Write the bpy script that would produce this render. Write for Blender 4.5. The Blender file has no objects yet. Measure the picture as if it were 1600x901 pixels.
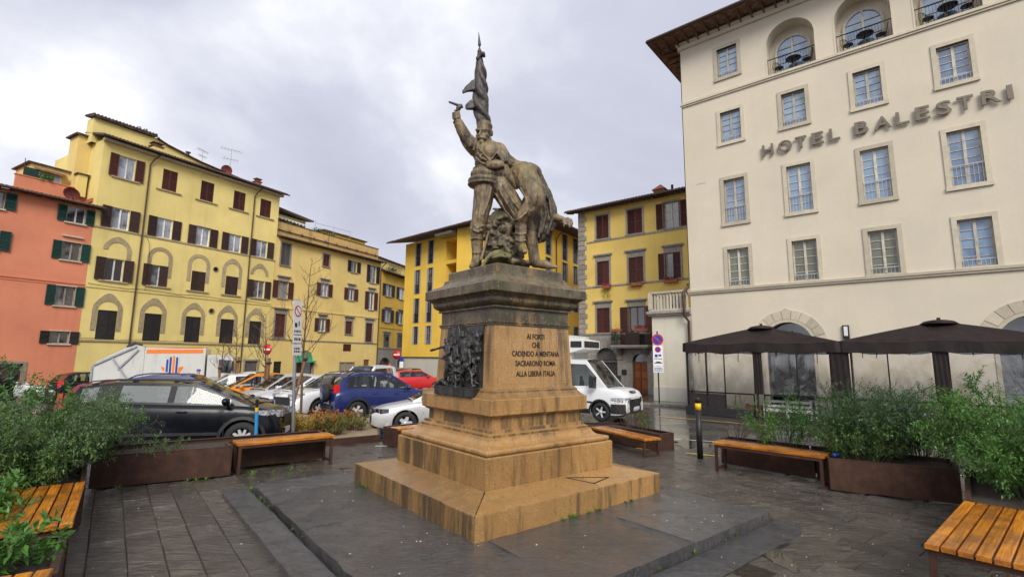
import bpy, math, random
import numpy as np
from mathutils import Vector, Matrix, noise
random.seed(7)
D = bpy.data
SC = bpy.context.scene
COL = SC.collection
PI = math.pi
rad = math.radians

# ---------------------------------------------------------------- camera
cd = D.cameras.new('camera'); cam = D.objects.new('camera', cd); COL.objects.link(cam)
cd.sensor_width = 36.0; cd.lens = 765 / 1600 * 36.0; cd.clip_start = 0.05; cd.clip_end = 3000
_p = math.atan(109 / 765); _r = rad(0.55)
_fw = Vector((0, math.cos(_p), math.sin(_p))); _rt = Vector((1, 0, 0)); _up = _rt.cross(_fw)
_rr = _rt * math.cos(_r) + _up * math.sin(_r); _uu = -_rt * math.sin(_r) + _up * math.cos(_r)
_m = Matrix((_rr, _uu, -_fw)).transposed().to_4x4(); _m.translation = (0, 0, 2.0)
cam.matrix_world = _m
SC.camera = cam

# ---------------------------------------------------------------- sky, sun, exposure
SUN_EL, SUN_AZ = rad(38), rad(172)          # azimuth measured from +Y, clockwise: behind the camera
w = D.worlds.new('World'); SC.world = w; w.use_nodes = True
nt = w.node_tree; N = nt.nodes; LK = nt.links
bg = N['Background']; bg.inputs['Strength'].default_value = 0.1
sky = N.new('ShaderNodeTexSky'); sky.sky_type = 'NISHITA'; sky.sun_disc = False
sky.sun_elevation = SUN_EL; sky.sun_rotation = SUN_AZ; sky.air_density = 1.0; sky.dust_density = 1.5
tc = N.new('ShaderNodeTexCoord')
sep = N.new('ShaderNodeSeparateXYZ'); LK.new(tc.outputs['Generated'], sep.inputs[0])
zz = N.new('ShaderNodeMath'); zz.operation = 'MAXIMUM'; zz.inputs[1].default_value = 0.0; LK.new(sep.outputs['Z'], zz.inputs[0])
za = N.new('ShaderNodeMath'); za.operation = 'ADD'; za.inputs[1].default_value = 0.35; LK.new(zz.outputs[0], za.inputs[0])
dv = N.new('ShaderNodeVectorMath'); dv.operation = 'DIVIDE'
cb = N.new('ShaderNodeCombineXYZ')
for i in range(3): LK.new(za.outputs[0], cb.inputs[i])
LK.new(tc.outputs['Generated'], dv.inputs[0]); LK.new(cb.outputs[0], dv.inputs[1])
def wnoise(scale, detail, rough, off):
    mp = N.new('ShaderNodeMapping'); mp.inputs['Location'].default_value = off; LK.new(dv.outputs[0], mp.inputs[0])
    n = N.new('ShaderNodeTexNoise'); n.inputs['Scale'].default_value = scale; n.inputs['Detail'].default_value = detail
    n.inputs['Roughness'].default_value = rough; n.inputs['Distortion'].default_value = 0.25; LK.new(mp.outputs[0], n.inputs['Vector']); return n
def wramp(src, stops):
    r = N.new('ShaderNodeValToRGB'); LK.new(src, r.inputs[0]); e = r.color_ramp.elements
    while len(e) < len(stops): e.new(0.5)
    for k, (p, c) in enumerate(stops): e[k].position = p; e[k].color = (*c, 1)
    return r
n1 = wnoise(1.15, 7, 0.52, (4.3, 1.2, 0.4)); n2 = wnoise(1.0, 4, 0.5, (1.9, 7.1, 2.0))
cl = wramp(n1.outputs['Fac'], [(0.30, (2.6, 2.72, 3.35)), (0.49, (3.4, 3.52, 4.15)), (0.58, (4.5, 4.6, 5.05)), (0.70, (6.9, 6.95, 7.1))])
cm = wramp(n2.outputs['Fac'], [(0.30, (0.55, 0.55, 0.55)), (0.42, (1, 1, 1))])
mx = N.new('ShaderNodeMixRGB'); LK.new(cm.outputs[0], mx.inputs[0]); LK.new(sky.outputs[0], mx.inputs[1]); LK.new(cl.outputs[0], mx.inputs[2])
LK.new(mx.outputs[0], bg.inputs['Color'])
sl = D.lights.new('sun', 'SUN'); sl.energy = 1.5; sl.angle = rad(28); sl.color = (1.0, 0.95, 0.87)
sun = D.objects.new('sun', sl); COL.objects.link(sun)
sd = Vector((math.sin(SUN_AZ) * math.cos(SUN_EL), math.cos(SUN_AZ) * math.cos(SUN_EL), math.sin(SUN_EL)))
sun.rotation_euler = (-sd).to_track_quat('-Z', 'Y').to_euler(); sun.location = sd * 100
SC.view_settings.view_transform = 'Standard'; SC.view_settings.look = 'None'; SC.view_settings.gamma = 1; SC.view_settings.exposure = 0.95
try: SC.cycles.max_bounces = 6; SC.cycles.transparent_max_bounces = 12; SC.cycles.caustics_reflective = False; SC.cycles.caustics_refractive = False
except Exception: pass

# ---------------------------------------------------------------- materials
MATS = {}
class NB:
    """small node-graph builder; every pattern is driven by world position so it stays put"""
    def __init__(s, name):
        s.m = D.materials.new(name); s.m.use_nodes = True; s.t = s.m.node_tree; s.n = s.t.nodes; s.l = s.t.links
        s.b = s.n['Principled BSDF']; s.pos = s.n.new('ShaderNodeNewGeometry'); s.p = s.pos.outputs['Position']
        MATS[name] = s.m
    def link(s, a, b): s.l.new(a, b)
    def mapped(s, scale=(1, 1, 1), rot=(0, 0, 0), loc=(0, 0, 0), src=None):
        m = s.n.new('ShaderNodeMapping'); m.inputs['Scale'].default_value = scale; m.inputs['Rotation'].default_value = rot; m.inputs['Location'].default_value = loc
        s.link(src or s.p, m.inputs[0]); return m.outputs[0]
    def noise(s, scale, detail=4, rough=0.55, vec=None, dist=0.0):
        n = s.n.new('ShaderNodeTexNoise'); n.inputs['Scale'].default_value = scale; n.inputs['Detail'].default_value = detail
        n.inputs['Roughness'].default_value = rough; n.inputs['Distortion'].default_value = dist; s.link(vec or s.p, n.inputs['Vector']); return n.outputs['Fac']
    def voro(s, scale, vec=None, feat='F1', out='Distance'):
        n = s.n.new('ShaderNodeTexVoronoi'); n.feature = feat; n.inputs['Scale'].default_value = scale; s.link(vec or s.p, n.inputs['Vector']); return n.outputs[out]
    def ramp(s, src, stops):
        r = s.n.new('ShaderNodeValToRGB'); s.link(src, r.inputs[0]); e = r.color_ramp.elements
        while len(e) < len(stops): e.new(0.5)
        for k, (p, c) in enumerate(stops):
            e[k].position = p; e[k].color = (*(c if isinstance(c, tuple) else (c, c, c)), 1)
        return r.outputs[0]
    def mix(s, fac, a, b, mode='MIX'):
        m = s.n.new('ShaderNodeMixRGB'); m.blend_type = mode
        for v, i in ((fac, 0), (a, 1), (b, 2)):
            if isinstance(v, (int, float)): m.inputs[i].default_value = v if i == 0 else (v, v, v, 1)
            elif isinstance(v, tuple): m.inputs[i].default_value = (*v, 1)
            else: s.link(v, m.inputs[i])
        return m.outputs[0]
    def math(s, op, a, b=0.0):
        m = s.n.new('ShaderNodeMath'); m.operation = op
        for v, i in ((a, 0), (b, 1)):
            if isinstance(v, (int, float)): m.inputs[i].default_value = v
            else: s.link(v, m.inputs[i])
        return m.outputs[0]
    def obrand(s): return s.n.new('ShaderNodeObjectInfo').outputs['Random']
    def normal_z(s):
        x = s.n.new('ShaderNodeSeparateXYZ'); s.link(s.pos.outputs['Normal'], x.inputs[0]); return x.outputs['Z']
    def height(s):
        x = s.n.new('ShaderNodeSeparateXYZ'); s.link(s.p, x.inputs[0]); return x.outputs['Z']
    def bump(s, h, strength=0.3, dist=0.02):
        b = s.n.new('ShaderNodeBump'); b.inputs['Strength'].default_value = strength; b.inputs['Distance'].default_value = dist
        s.link(h, b.inputs['Height']); s.link(b.outputs[0], s.b.inputs['Normal'])
    def out(s, col=None, rough=0.6, metal=0.0, spec=0.5, ior=None):
        if col is not None:
            if isinstance(col, tuple): s.b.inputs['Base Color'].default_value = (*col, 1)
            else: s.link(col, s.b.inputs['Base Color'])
        if isinstance(rough, (int, float)): s.b.inputs['Roughness'].default_value = rough
        else: s.link(rough, s.b.inputs['Roughness'])
        s.b.inputs['Metallic'].default_value = metal; s.b.inputs['Specular IOR Level'].default_value = spec
        if ior: s.b.inputs['IOR'].default_value = ior
        return s.m
def plain(name, col, rough=0.55, metal=0.0, var=0.15, scale=6, bump=0.0, spec=0.5):
    b = NB(name); f = b.noise(scale, 5, 0.6)
    lo = tuple(c * (1 - var) for c in col); hi = tuple(min(1, c * (1 + var)) for c in col)
    c = b.ramp(f, [(0.3, lo), (0.7, hi)])
    if bump: b.bump(b.noise(scale * 6, 4), bump, 0.01)
    return b.out(c, rough, metal, spec)
def plaster(name, col, grime=0.25, streak=(0.6, 0.55, 0.45), bumps=0.25, mottle=0.83):
    b = NB(name)
    big = b.noise(0.35, 6, 0.6); fine = b.noise(9, 5, 0.6); st = b.noise(1.0, 6, 0.65, b.mapped((2.2, 2.2, 0.16)))
    c = b.mix(b.ramp(big, [(0.32, 0.0), (0.7, 1.0)]), tuple(x * mottle for x in col), tuple(min(1, x * 1.06) for x in col))
    c = b.mix(b.math('MULTIPLY', b.ramp(fine, [(0.35, 0.0), (0.8, 1.0)]), 0.16), c, tuple(x * 0.72 for x in col))
    c = b.mix(b.math('MULTIPLY', b.ramp(st, [(0.52, 0.0), (0.75, 1.0)]), grime), c, tuple(x * y for x, y in zip(col, streak)))
    b.bump(b.noise(22, 5, 0.7), bumps, 0.01)
    return b.out(c, 0.85, 0, 0.25)
plaster('pink_plaster', (0.74, 0.27, 0.155), 0.25)
plaster('pale_yellow_plaster', (0.83, 0.675, 0.255), 0.34)
plaster('warm_yellow_plaster', (0.82, 0.62, 0.23), 0.22)
plaster('ochre_plaster', (0.70, 0.45, 0.08), 0.45)
plaster('orange_yellow_plaster', (0.84, 0.56, 0.09), 0.2, (0.75, 0.6, 0.4))
plaster('golden_plaster', (0.82, 0.60, 0.17), 0.25)
plaster('cream_plaster', (0.69, 0.62, 0.49), 0.14, (0.8, 0.78, 0.72), 0.15, 0.93)
plaster('annex_plaster', (0.68, 0.64, 0.52), 0.3)
plaster('pale_plaster', (0.55, 0.53, 0.47), 0.35)
plaster('stained_parapet', (0.62, 0.43, 0.17), 0.9, (0.22, 0.2, 0.2), 0.4)
plaster('grey_plinth', (0.30, 0.27, 0.24), 0.5)
def stone(name, col, var=0.3, scale=7, rough=0.7, bump=0.35):
    b = NB(name); r = b.obrand(); n = b.noise(scale, 6, 0.65); g = b.noise(1.1, 5, 0.6)
    c = b.mix(b.ramp(n, [(0.3, 0.0), (0.72, 1.0)]), tuple(x * (1 - var) for x in col), tuple(min(1, x * (1 + var)) for x in col))
    c = b.mix(b.math('MULTIPLY', b.ramp(g, [(0.45, 0.0), (0.75, 1.0)]), 0.35), c, tuple(x * 0.5 for x in col))
    v = b.math('ADD', b.math('MULTIPLY', r, 0.3), 0.85); c = b.mix(1.0, c, v, 'MULTIPLY')
    b.bump(b.noise(scale * 5, 6, 0.7), bump, 0.012)
    return b.out(c, rough, 0, 0.4)
stone('grey_stone', (0.27, 0.245, 0.21)); stone('pale_stone', (0.52, 0.47, 0.37), 0.15); stone('arch_stone', (0.40, 0.32, 0.19), 0.3)
stone('limestone', (0.56, 0.50, 0.38), 0.10); stone('serena_stone', (0.30, 0.275, 0.24)); stone('rustic_stone', (0.25, 0.23, 0.20), 0.25)
stone('concrete', (0.36, 0.35, 0.33), 0.15)
def wood_paint(name, col, rough=0.55):
    b = NB(name); n = b.noise(14, 4, 0.6, b.mapped((1, 1, 0.3))); r = b.obrand()
    c = b.mix(b.ramp(n, [(0.3, 0.0), (0.75, 1.0)]), tuple(x * 0.7 for x in col), tuple(x * 1.35 for x in col))
    c = b.mix(1.0, c, b.math('ADD', b.math('MULTIPLY', r, 0.5), 0.75), 'MULTIPLY'); return b.out(c, rough, 0, 0.4)
wood_paint('brown_shutter', (0.055, 0.028, 0.022)); wood_paint('red_brown_shutter', (0.085, 0.024, 0.017)); wood_paint('green_shutter', (0.010, 0.045, 0.034))
wood_paint('dark_shutter', (0.024, 0.020, 0.019)); wood_paint('brown_wood', (0.16, 0.065, 0.022)); wood_paint('door_wood', (0.26, 0.075, 0.018)); wood_paint('grey_shutter', (0.10, 0.09, 0.085))
wood_paint('white_sash', (0.68, 0.67, 0.64)); wood_paint('grey_sash', (0.50, 0.46, 0.38)); wood_paint('tan_sash', (0.30, 0.25, 0.19))
def glass_pane(name, dark, pale, split=0.5, rough=0.04, ior=2.1, wave=True):
    b = NB(name); r = b.obrand(); ph = b.math('MULTIPLY', r, 30.0)
    n = b.n.new('ShaderNodeTexNoise'); n.noise_dimensions = '4D'; n.inputs['Scale'].default_value = 1.6; n.inputs['Detail'].default_value = 3
    b.link(b.p, n.inputs['Vector']); b.link(ph, n.inputs['W'])
    f = b.math('ADD', n.outputs['Fac'], b.math('MULTIPLY', b.math('SUBTRACT', r, 0.5), 0.45))
    c = b.mix(b.ramp(f, [(split - 0.1, 0.0), (split + 0.1, 1.0)]), dark, pale)
    if wave:
        wv = b.noise(26, 2, 0.5, b.mapped((1, 1, 0.03))); c = b.mix(b.math('MULTIPLY', wv, 0.5), c, tuple(x * 0.55 for x in dark))
    b.bump(b.noise(1.4, 2), 0.06, 0.02)
    return b.out(c, rough, 0, 0.5, ior)
glass_pane('window_glass', (0.03, 0.035, 0.045), (0.30, 0.32, 0.36), 0.55)
glass_pane('pale_window_glass', (0.10, 0.12, 0.16), (0.42, 0.45, 0.50), 0.45)
glass_pane('curtained_sky_glass', (0.10, 0.17, 0.30), (0.24, 0.38, 0.56), 0.42, 0.03, 2.3)  # reflected blue sky is put into the pane colour, along with pale curtains
glass_pane('green_curtained_glass', (0.07, 0.085, 0.06), (0.20, 0.21, 0.15), 0.45, 0.05, 1.7)
glass_pane('dark_glass', (0.012, 0.013, 0.015), (0.05, 0.055, 0.06), 0.6)
def tiles(name, col):
    b = NB(name); n = b.noise(3.5, 5, 0.7); c = b.ramp(n, [(0.25, tuple(x * 0.35 for x in col)), (0.5, col), (0.72, (0.30, 0.22, 0.15)), (0.85, (0.16, 0.16, 0.09))])
    b.bump(b.noise(30, 4), 0.4, 0.01); return b.out(c, 0.8, 0, 0.3)
tiles('roof_tile', (0.17, 0.085, 0.055)); tiles('dark_roof_tile', (0.085, 0.055, 0.045))
plain('dark_metal', (0.022, 0.021, 0.02), 0.45, 0.3); plain('black_metal', (0.012, 0.012, 0.013), 0.35, 0.4); plain('copper_pipe', (0.075, 0.042, 0.03), 0.5, 0.3)
plain('rim_silver', (0.62, 0.62, 0.63), 0.35, 0.25, 0.05); plain('galvanized_steel', (0.42, 0.43, 0.44), 0.32, 0.85); plain('aluminium', (0.55, 0.55, 0.56), 0.35, 0.7); plain('red_dish', (0.20, 0.05, 0.04), 0.5)
plain('white_paint', (0.78, 0.78, 0.77), 0.4, 0, 0.06); plain('eave_wood', (0.10, 0.062, 0.04), 0.8, 0, 0.4, 9); plain('black_cloth', (0.022, 0.016, 0.015), 0.8, 0, 0.3)
plain('rubber', (0.018, 0.018, 0.018), 0.75); plain('black_plastic', (0.02, 0.02, 0.021), 0.5, 0, 0.2); plain('interior', (0.03, 0.03, 0.032), 0.8)
plain('sign_red', (0.55, 0.012, 0.016), 0.35, 0, 0.05); plain('sign_blue', (0.01, 0.045, 0.33), 0.35, 0, 0.05); plain('sign_white', (0.78, 0.78, 0.78), 0.35, 0, 0.04)
plain('sign_orange', (0.85, 0.2, 0.01), 0.4, 0, 0.05); plain('yellow_band', (0.85, 0.50, 0.01), 0.35, 0, 0.05); plain('orange_paint', (0.86, 0.20, 0.01), 0.4, 0, 0.05); plain('blue_paint', (0.015, 0.05, 0.28), 0.4, 0, 0.05)
plain('lettering_metal', (0.20, 0.17, 0.13), 0.45, 0.5, 0.15); plain('inscription_black', (0.012, 0.010, 0.009), 0.5); plain('light_blue_paint', (0.04, 0.30, 0.62), 0.4, 0, 0.08)
plain('chrome', (0.75, 0.75, 0.76), 0.12, 1.0, 0.03); plain('red_lamp', (0.62, 0.012, 0.015), 0.12, 0, 0.05); plain('amber_lamp', (0.8, 0.25, 0.01), 0.15)
plain('green_awning', (0.05, 0.36, 0.20), 0.6); plain('flower_pink', (0.65, 0.03, 0.16), 0.7, 0, 0.4, 40); plain('terracotta', (0.40, 0.13, 0.06), 0.75); plain('skin', (0.55, 0.33, 0.24), 0.5)
plain('orange_jacket', (0.85, 0.07, 0.015), 0.6, 0, 0.1); plain('navy_cloth', (0.015, 0.025, 0.08), 0.8); plain('blue_cap', (0.02, 0.08, 0.45), 0.7)
plain('road_paint_white', (0.55, 0.55, 0.53), 0.35, 0, 0.3, 12); plain('road_paint_yellow', (0.60, 0.40, 0.05), 0.35, 0, 0.35, 12); plain('litter_white', (0.7, 0.69, 0.66), 0.6)
plain('pallet_white', (0.62, 0.62, 0.60), 0.6, 0, 0.15, 9); plain('soil', (0.05, 0.036, 0.025), 0.95, 0, 0.5, 14, 0.8); plain('sand_soil', (0.27, 0.205, 0.125), 0.95, 0, 0.35, 10, 0.6)
def carpaint(name, col, metal=0.0, rough=0.22, dirt=0.25):
    b = NB(name); n = b.noise(2.0, 6, 0.7); d = b.noise(1.2, 6, 0.7, b.mapped((3, 3, 0.6)))
    c = b.mix(b.math('MULTIPLY', b.ramp(d, [(0.5, 0.0), (0.8, 1.0)]), dirt), col, (0.30, 0.28, 0.25))
    b.out(c, b.ramp(n, [(0.3, rough * 0.8), (0.8, rough * 1.6)]), metal, 0.4); b.b.inputs['Coat Weight'].default_value = 0.35; b.b.inputs['Coat Roughness'].default_value = 0.06
    dr = b.voro(140); b.bump(b.ramp(dr, [(0.0, 1.0), (0.28, 0.0)]), 0.05, 0.002); return b.m
carpaint('black_car_paint', (0.005, 0.006, 0.009), 0, 0.2, 0.0); MATS['black_car_paint'].node_tree.nodes['Principled BSDF'].inputs['Coat Weight'].default_value = 0.1; MATS['black_car_paint'].node_tree.nodes['Principled BSDF'].inputs['Specular IOR Level'].default_value = 0.28; carpaint('navy_car_paint', (0.012, 0.022, 0.115), 0.1, 0.22, 0.05); carpaint('silver_car_paint', (0.58, 0.58, 0.57), 0.35, 0.28, 0.12)
carpaint('white_car_paint', (0.74, 0.75, 0.76), 0, 0.22, 0.08); carpaint('orange_car_paint', (0.80, 0.25, 0.01), 0.1, 0.25, 0.05); carpaint('red_car_paint', (0.55, 0.02, 0.02), 0, 0.22, 0.05)
carpaint('maroon_car_paint', (0.20, 0.012, 0.025), 0, 0.22, 0.05); carpaint('grey_car_paint', (0.22, 0.24, 0.25), 0.3, 0.25, 0.1); carpaint('truck_white_paint', (0.60, 0.60, 0.56), 0, 0.4, 0.5); carpaint('dark_grey_car_paint', (0.05, 0.052, 0.056), 0.3, 0.25, 0.1)
def clear(name, tint, alpha, rough=0.03, ior=1.5, bumpn=None):
    m = D.materials.new(name); m.use_nodes = True; t = m.node_tree; n = t.nodes; n.remove(n['Principled BSDF']); MATS[name] = m
    o = n['Material Output']; tr = n.new('ShaderNodeBsdfTransparent'); tr.inputs[0].default_value = (*tint, 1); gl = n.new('ShaderNodeBsdfGlossy'); gl.inputs['Roughness'].default_value = rough
    fr = n.new('ShaderNodeFresnel'); fr.inputs[0].default_value = ior; ad = n.new('ShaderNodeMath'); ad.inputs[1].default_value = alpha; t.links.new(fr.outputs[0], ad.inputs[0])
    mxs = n.new('ShaderNodeMixShader'); t.links.new(ad.outputs[0], mxs.inputs[0]); t.links.new(tr.outputs[0], mxs.inputs[1]); t.links.new(gl.outputs[0], mxs.inputs[2]); t.links.new(mxs.outputs[0], o.inputs[0])
    if bumpn:
        g = n.new('ShaderNodeNewGeometry'); mp = n.new('ShaderNodeMapping'); mp.inputs['Scale'].default_value = (1, 1, 0.4); mp.inputs['Rotation'].default_value = (0.5, 0.3, 0)
        nn = n.new('ShaderNodeTexNoise'); nn.inputs['Scale'].default_value = bumpn; nn.inputs['Detail'].default_value = 3; nn.inputs['Distortion'].default_value = 1.2
        bp = n.new('ShaderNodeBump'); bp.inputs['Strength'].default_value = 0.8; bp.inputs['Distance'].default_value = 0.05
        t.links.new(g.outputs['Position'], mp.inputs[0]); t.links.new(mp.outputs[0], nn.inputs['Vector']); t.links.new(nn.outputs['Fac'], bp.inputs['Height']); t.links.new(bp.outputs[0], gl.inputs['Normal']); t.links.new(bp.outputs[0], fr.inputs['Normal'])
    return m
clear('car_glass', (0.62, 0.68, 0.68), 0.03, 0.02, 1.5); clear('clear_plastic', (0.90, 0.89, 0.87), 0.16, 0.22, 1.38, 2.2)
def bright_view(name):  # pale diffuse mixed in stands for bright reflections and views through the glass
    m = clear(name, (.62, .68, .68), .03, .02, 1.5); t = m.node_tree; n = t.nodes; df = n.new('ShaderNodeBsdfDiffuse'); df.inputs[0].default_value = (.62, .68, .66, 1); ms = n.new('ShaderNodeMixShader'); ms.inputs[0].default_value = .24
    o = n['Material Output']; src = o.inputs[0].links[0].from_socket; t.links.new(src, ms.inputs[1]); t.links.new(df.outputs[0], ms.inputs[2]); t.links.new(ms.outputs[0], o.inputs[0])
bright_view('bright_view_glass'); clear('lamp_glass', (0.75, 0.78, 0.8), 0.12, 0.05)
# monument granite: speckle, rain streaks, black crust and moss on the weathered top courses
def granite(name, weather):
    b = NB(name); sp = b.voro(170, out='Color'); sn = b.n.new('ShaderNodeSeparateColor'); b.link(sp, sn.inputs[0])
    n = b.noise(2.2, 6, 0.65); st = b.noise(1.0, 6, 0.7, b.mapped((5.5, 5.5, 0.55))); f = b.noise(60, 4, 0.7)
    c = b.mix(b.ramp(sn.outputs[0], [(0.1, 0.0), (0.9, 1.0)]), (0.26, 0.145, 0.052), (0.50, 0.30, 0.118))
    c = b.mix(b.math('MULTIPLY', b.ramp(f, [(0.52, 0.0), (0.66, 1.0)]), 0.4), c, (0.13, 0.075, 0.03))
    c = b.mix(b.math('MULTIPLY', b.ramp(n, [(0.40, 0.0), (0.70, 1.0)]), 0.6), c, (0.27, 0.135, 0.04)); c = b.mix(1.0, c, b.math('ADD', b.math('MULTIPLY', b.obrand(), 0.35), 0.82), 'MULTIPLY')
    lo = 0.52 - 0.20 * weather
    c = b.mix(b.math('MULTIPLY', b.math('MULTIPLY', b.ramp(st, [(lo, 0.0), (lo + 0.14, 1.0)]), b.ramp(b.normal_z(), [(0.3, 1.0), (0.9, 0.25 + 0.7 * (weather > 0.6))])), 0.7 + 0.25 * weather), c, (0.055, 0.044, 0.028))
    if weather > 0.5:
        up = b.ramp(b.normal_z(), [(0.2, 0.0), (0.8, 1.0)]); gm = b.noise(3.0, 6, 0.7)
        c = b.mix(b.math('MULTIPLY', up, b.ramp(gm, [(0.35, 0.3), (0.65, 1.0)])), c, (0.15, 0.115, 0.06))
        c = b.mix(b.math('MULTIPLY', b.ramp(gm, [(0.5, 0.0), (0.66, 1.0)]), 0.75), c, (0.06, 0.07, 0.022))
        li = b.noise(26, 3, 0.5); c = b.mix(b.ramp(li, [(0.62, 0.0), (0.68, 0.7)]), c, (0.27, 0.25, 0.18)); bl = b.noise(1.6, 6, 0.7, b.mapped((2, 2, 1.2), (0, 0, 0), (5, 3, 1))); c = b.mix(b.math('MULTIPLY', b.ramp(bl, [(0.46, 0.0), (0.6, 1.0)]), 0.55), c, (0.20, 0.165, 0.105))
    b.bump(b.noise(85, 4, 0.7), 0.3 + 0.3 * weather, 0.008)
    return b.out(c, b.ramp(n, [(0.3, 0.14), (0.75, 0.45)]), 0, 0.5)
granite('granite', 0.1); granite('stained_granite', 0.5); granite('crusted_granite', 1.0)
def sculpture(name, base, dark, moss):
    b = NB(name); n = b.noise(5, 7, 0.7); st = b.noise(1.0, 6, 0.7, b.mapped((9, 9, 1.3))); big = b.noise(1.5, 4, 0.6)
    c = b.mix(b.ramp(n, [(0.3, 0.0), (0.7, 1.0)]), tuple(x * 0.6 for x in base), tuple(x * 1.3 for x in base))
    c = b.mix(b.math('MULTIPLY', b.ramp(st, [(0.44, 0.0), (0.60, 1.0)]), 0.88), c, dark)
    up = b.ramp(b.normal_z(), [(-0.05, 0.0), (0.75, 1.0)])
    c = b.mix(b.math('MULTIPLY', up, b.ramp(big, [(0.3, 0.15), (0.68, 0.8)])), c, moss)
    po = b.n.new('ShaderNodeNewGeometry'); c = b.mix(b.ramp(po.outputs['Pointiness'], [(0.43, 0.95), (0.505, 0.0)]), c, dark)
    wsp = b.noise(40, 2); c = b.mix(b.ramp(wsp, [(0.70, 0.0), (0.74, 0.5)]), c, (0.45, 0.43, 0.36))
    b.bump(b.noise(55, 5, 0.7), 0.35, 0.012); return b.out(c, 0.5, 0, 0.45)
sculpture('weathered_sculpture', (0.27, 0.19, 0.105), (0.032, 0.026, 0.020), (0.19, 0.165, 0.05))
sculpture('dark_sculpture', (0.15, 0.115, 0.072), (0.022, 0.019, 0.015), (0.12, 0.115, 0.04)); sculpture('mossy_rock', (0.16, 0.12, 0.08), (0.035, 0.028, 0.02), (0.15, 0.14, 0.05)); sculpture('dark_bronze', (0.055, 0.053, 0.050), (0.010, 0.010, 0.010), (0.05, 0.055, 0.052))
sculpture('mossy_bag', (0.17, 0.14, 0.06), (0.05, 0.045, 0.02), (0.20, 0.20, 0.05)); sculpture('flag_bronze', (0.080, 0.066, 0.056), (0.022, 0.02, 0.02), (0.11, 0.10, 0.085))
MATS['dark_bronze'].node_tree.nodes['Principled BSDF'].inputs['Roughness'].default_value = 0.34
# wet paving
def paving(name, col, chisel, wet=0.5):
    b = NB(name); r = b.obrand(); n = b.noise(3.2, 7, 0.7); g = b.noise(0.8, 5, 0.6); fine = b.noise(38, 5, 0.7)
    c = b.mix(b.ramp(n, [(0.28, 0.0), (0.75, 1.0)]), tuple(x * 0.55 for x in col), tuple(x * 1.5 for x in col))
    c = b.mix(1.0, c, b.math('ADD', b.math('MULTIPLY', r, 0.7), 0.65), 'MULTIPLY')
    c = b.mix(b.math('MULTIPLY', b.ramp(fine, [(0.6, 0.0), (0.75, 1.0)]), 0.3), c, tuple(x * 2.6 for x in col))
    c = b.mix(b.math('MULTIPLY', b.ramp(g, [(0.55, 0.0), (0.72, 1.0)]), 0.35), c, (0.075, 0.062, 0.032))
    ro = b.ramp(b.math('ADD', b.math('MULTIPLY', g, 0.6), b.math('MULTIPLY', n, 0.4)), [(0.36, 0.04), (0.5, 0.13), (0.68, 0.34)])
    if chisel:
        ch = b.noise(1.0, 5, 0.6, b.mapped((4, 22, 10), (0, 0, rad(-40))), 0.8); c = b.mix(b.ramp(ch, [(0.34, 0.75), (0.47, 0.0)]), c, tuple(x * 0.28 for x in col)); c = b.mix(b.ramp(ch, [(0.56, 0.0), (0.70, 0.75)]), c, tuple(min(1, x * 2.3) for x in col)); h = b.math('ADD', b.math('MULTIPLY', ch, 1.0), b.math('MULTIPLY', n, 1.2)); b.bump(b.math('ADD', h, b.math('MULTIPLY', b.noise(20, 6, 0.75), 0.9)), 1.0, 0.075)
    else:
        s3 = b.noise(5, 7, 0.75, b.mapped((1, 2.4, 1), (0, 0, rad(20)))); c = b.mix(b.ramp(s3, [(0.33, 0.7), (0.46, 0.0)]), c, tuple(x * 0.35 for x in col)); c = b.mix(b.ramp(s3, [(0.55, 0.0), (0.72, 0.7)]), c, tuple(x * 1.9 for x in col)); h = b.math('ADD', b.math('MULTIPLY', n, 1.6), b.math('MULTIPLY', b.noise(9, 6, 0.75, b.mapped((1, 2.6, 1), (0, 0, rad(25)))), 1.0)); h = b.math('ADD', h, b.math('MULTIPLY', b.ramp(b.noise(2.6, 5, 0.7, b.mapped((1, 3.5, 1), (0, 0, rad(10)))), [(0.485, 0.0), (0.5, 1.0), (0.515, 0.0)]), -0.35)); b.bump(h, 0.8, 0.045)
    b.out(c, ro, 0, 0.7); b.link(b.ramp(g, [(0.38, 1.0), (0.66, 0.35)]), b.b.inputs['Coat Weight']); b.b.inputs['Coat Roughness'].default_value = 0.09; cbp = b.n.new('ShaderNodeBump'); cbp.inputs['Strength'].default_value = 0.7; cbp.inputs['Distance'].default_value = 0.022; b.link(h, cbp.inputs['Height']); b.link(cbp.outputs[0], b.b.inputs['Coat Normal']); b.b.inputs['Coat IOR'].default_value = 1.45; return b.m
paving('paving_stone', (0.112, 0.094, 0.071), True); paving('platform_stone', (0.072, 0.070, 0.070), False); plain('joint_earth', (0.042, 0.036, 0.026), 0.95, 0, 0.4, 20, 0.4, 0.1)
b = NB('far_paving'); mp = b.mapped((1, 1, 1), (0, 0, rad(32))); br = b.n.new('ShaderNodeTexBrick'); b.link(mp, br.inputs['Vector'])
br.inputs['Scale'].default_value = 1.0; br.inputs['Brick Width'].default_value = 0.75; br.inputs['Row Height'].default_value = 0.42; br.inputs['Mortar Size'].default_value = 0.012
br.inputs['Color1'].default_value = (0.055, 0.05, 0.046, 1); br.inputs['Color2'].default_value = (0.085, 0.078, 0.07, 1); br.inputs['Mortar'].default_value = (0.02, 0.018, 0.016, 1)
nn = b.noise(2.5, 6, 0.7); g = b.noise(0.35, 5, 0.6); c = b.mix(b.math('MULTIPLY', nn, 0.6), br.outputs['Color'], (0.04, 0.036, 0.032))
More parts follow.
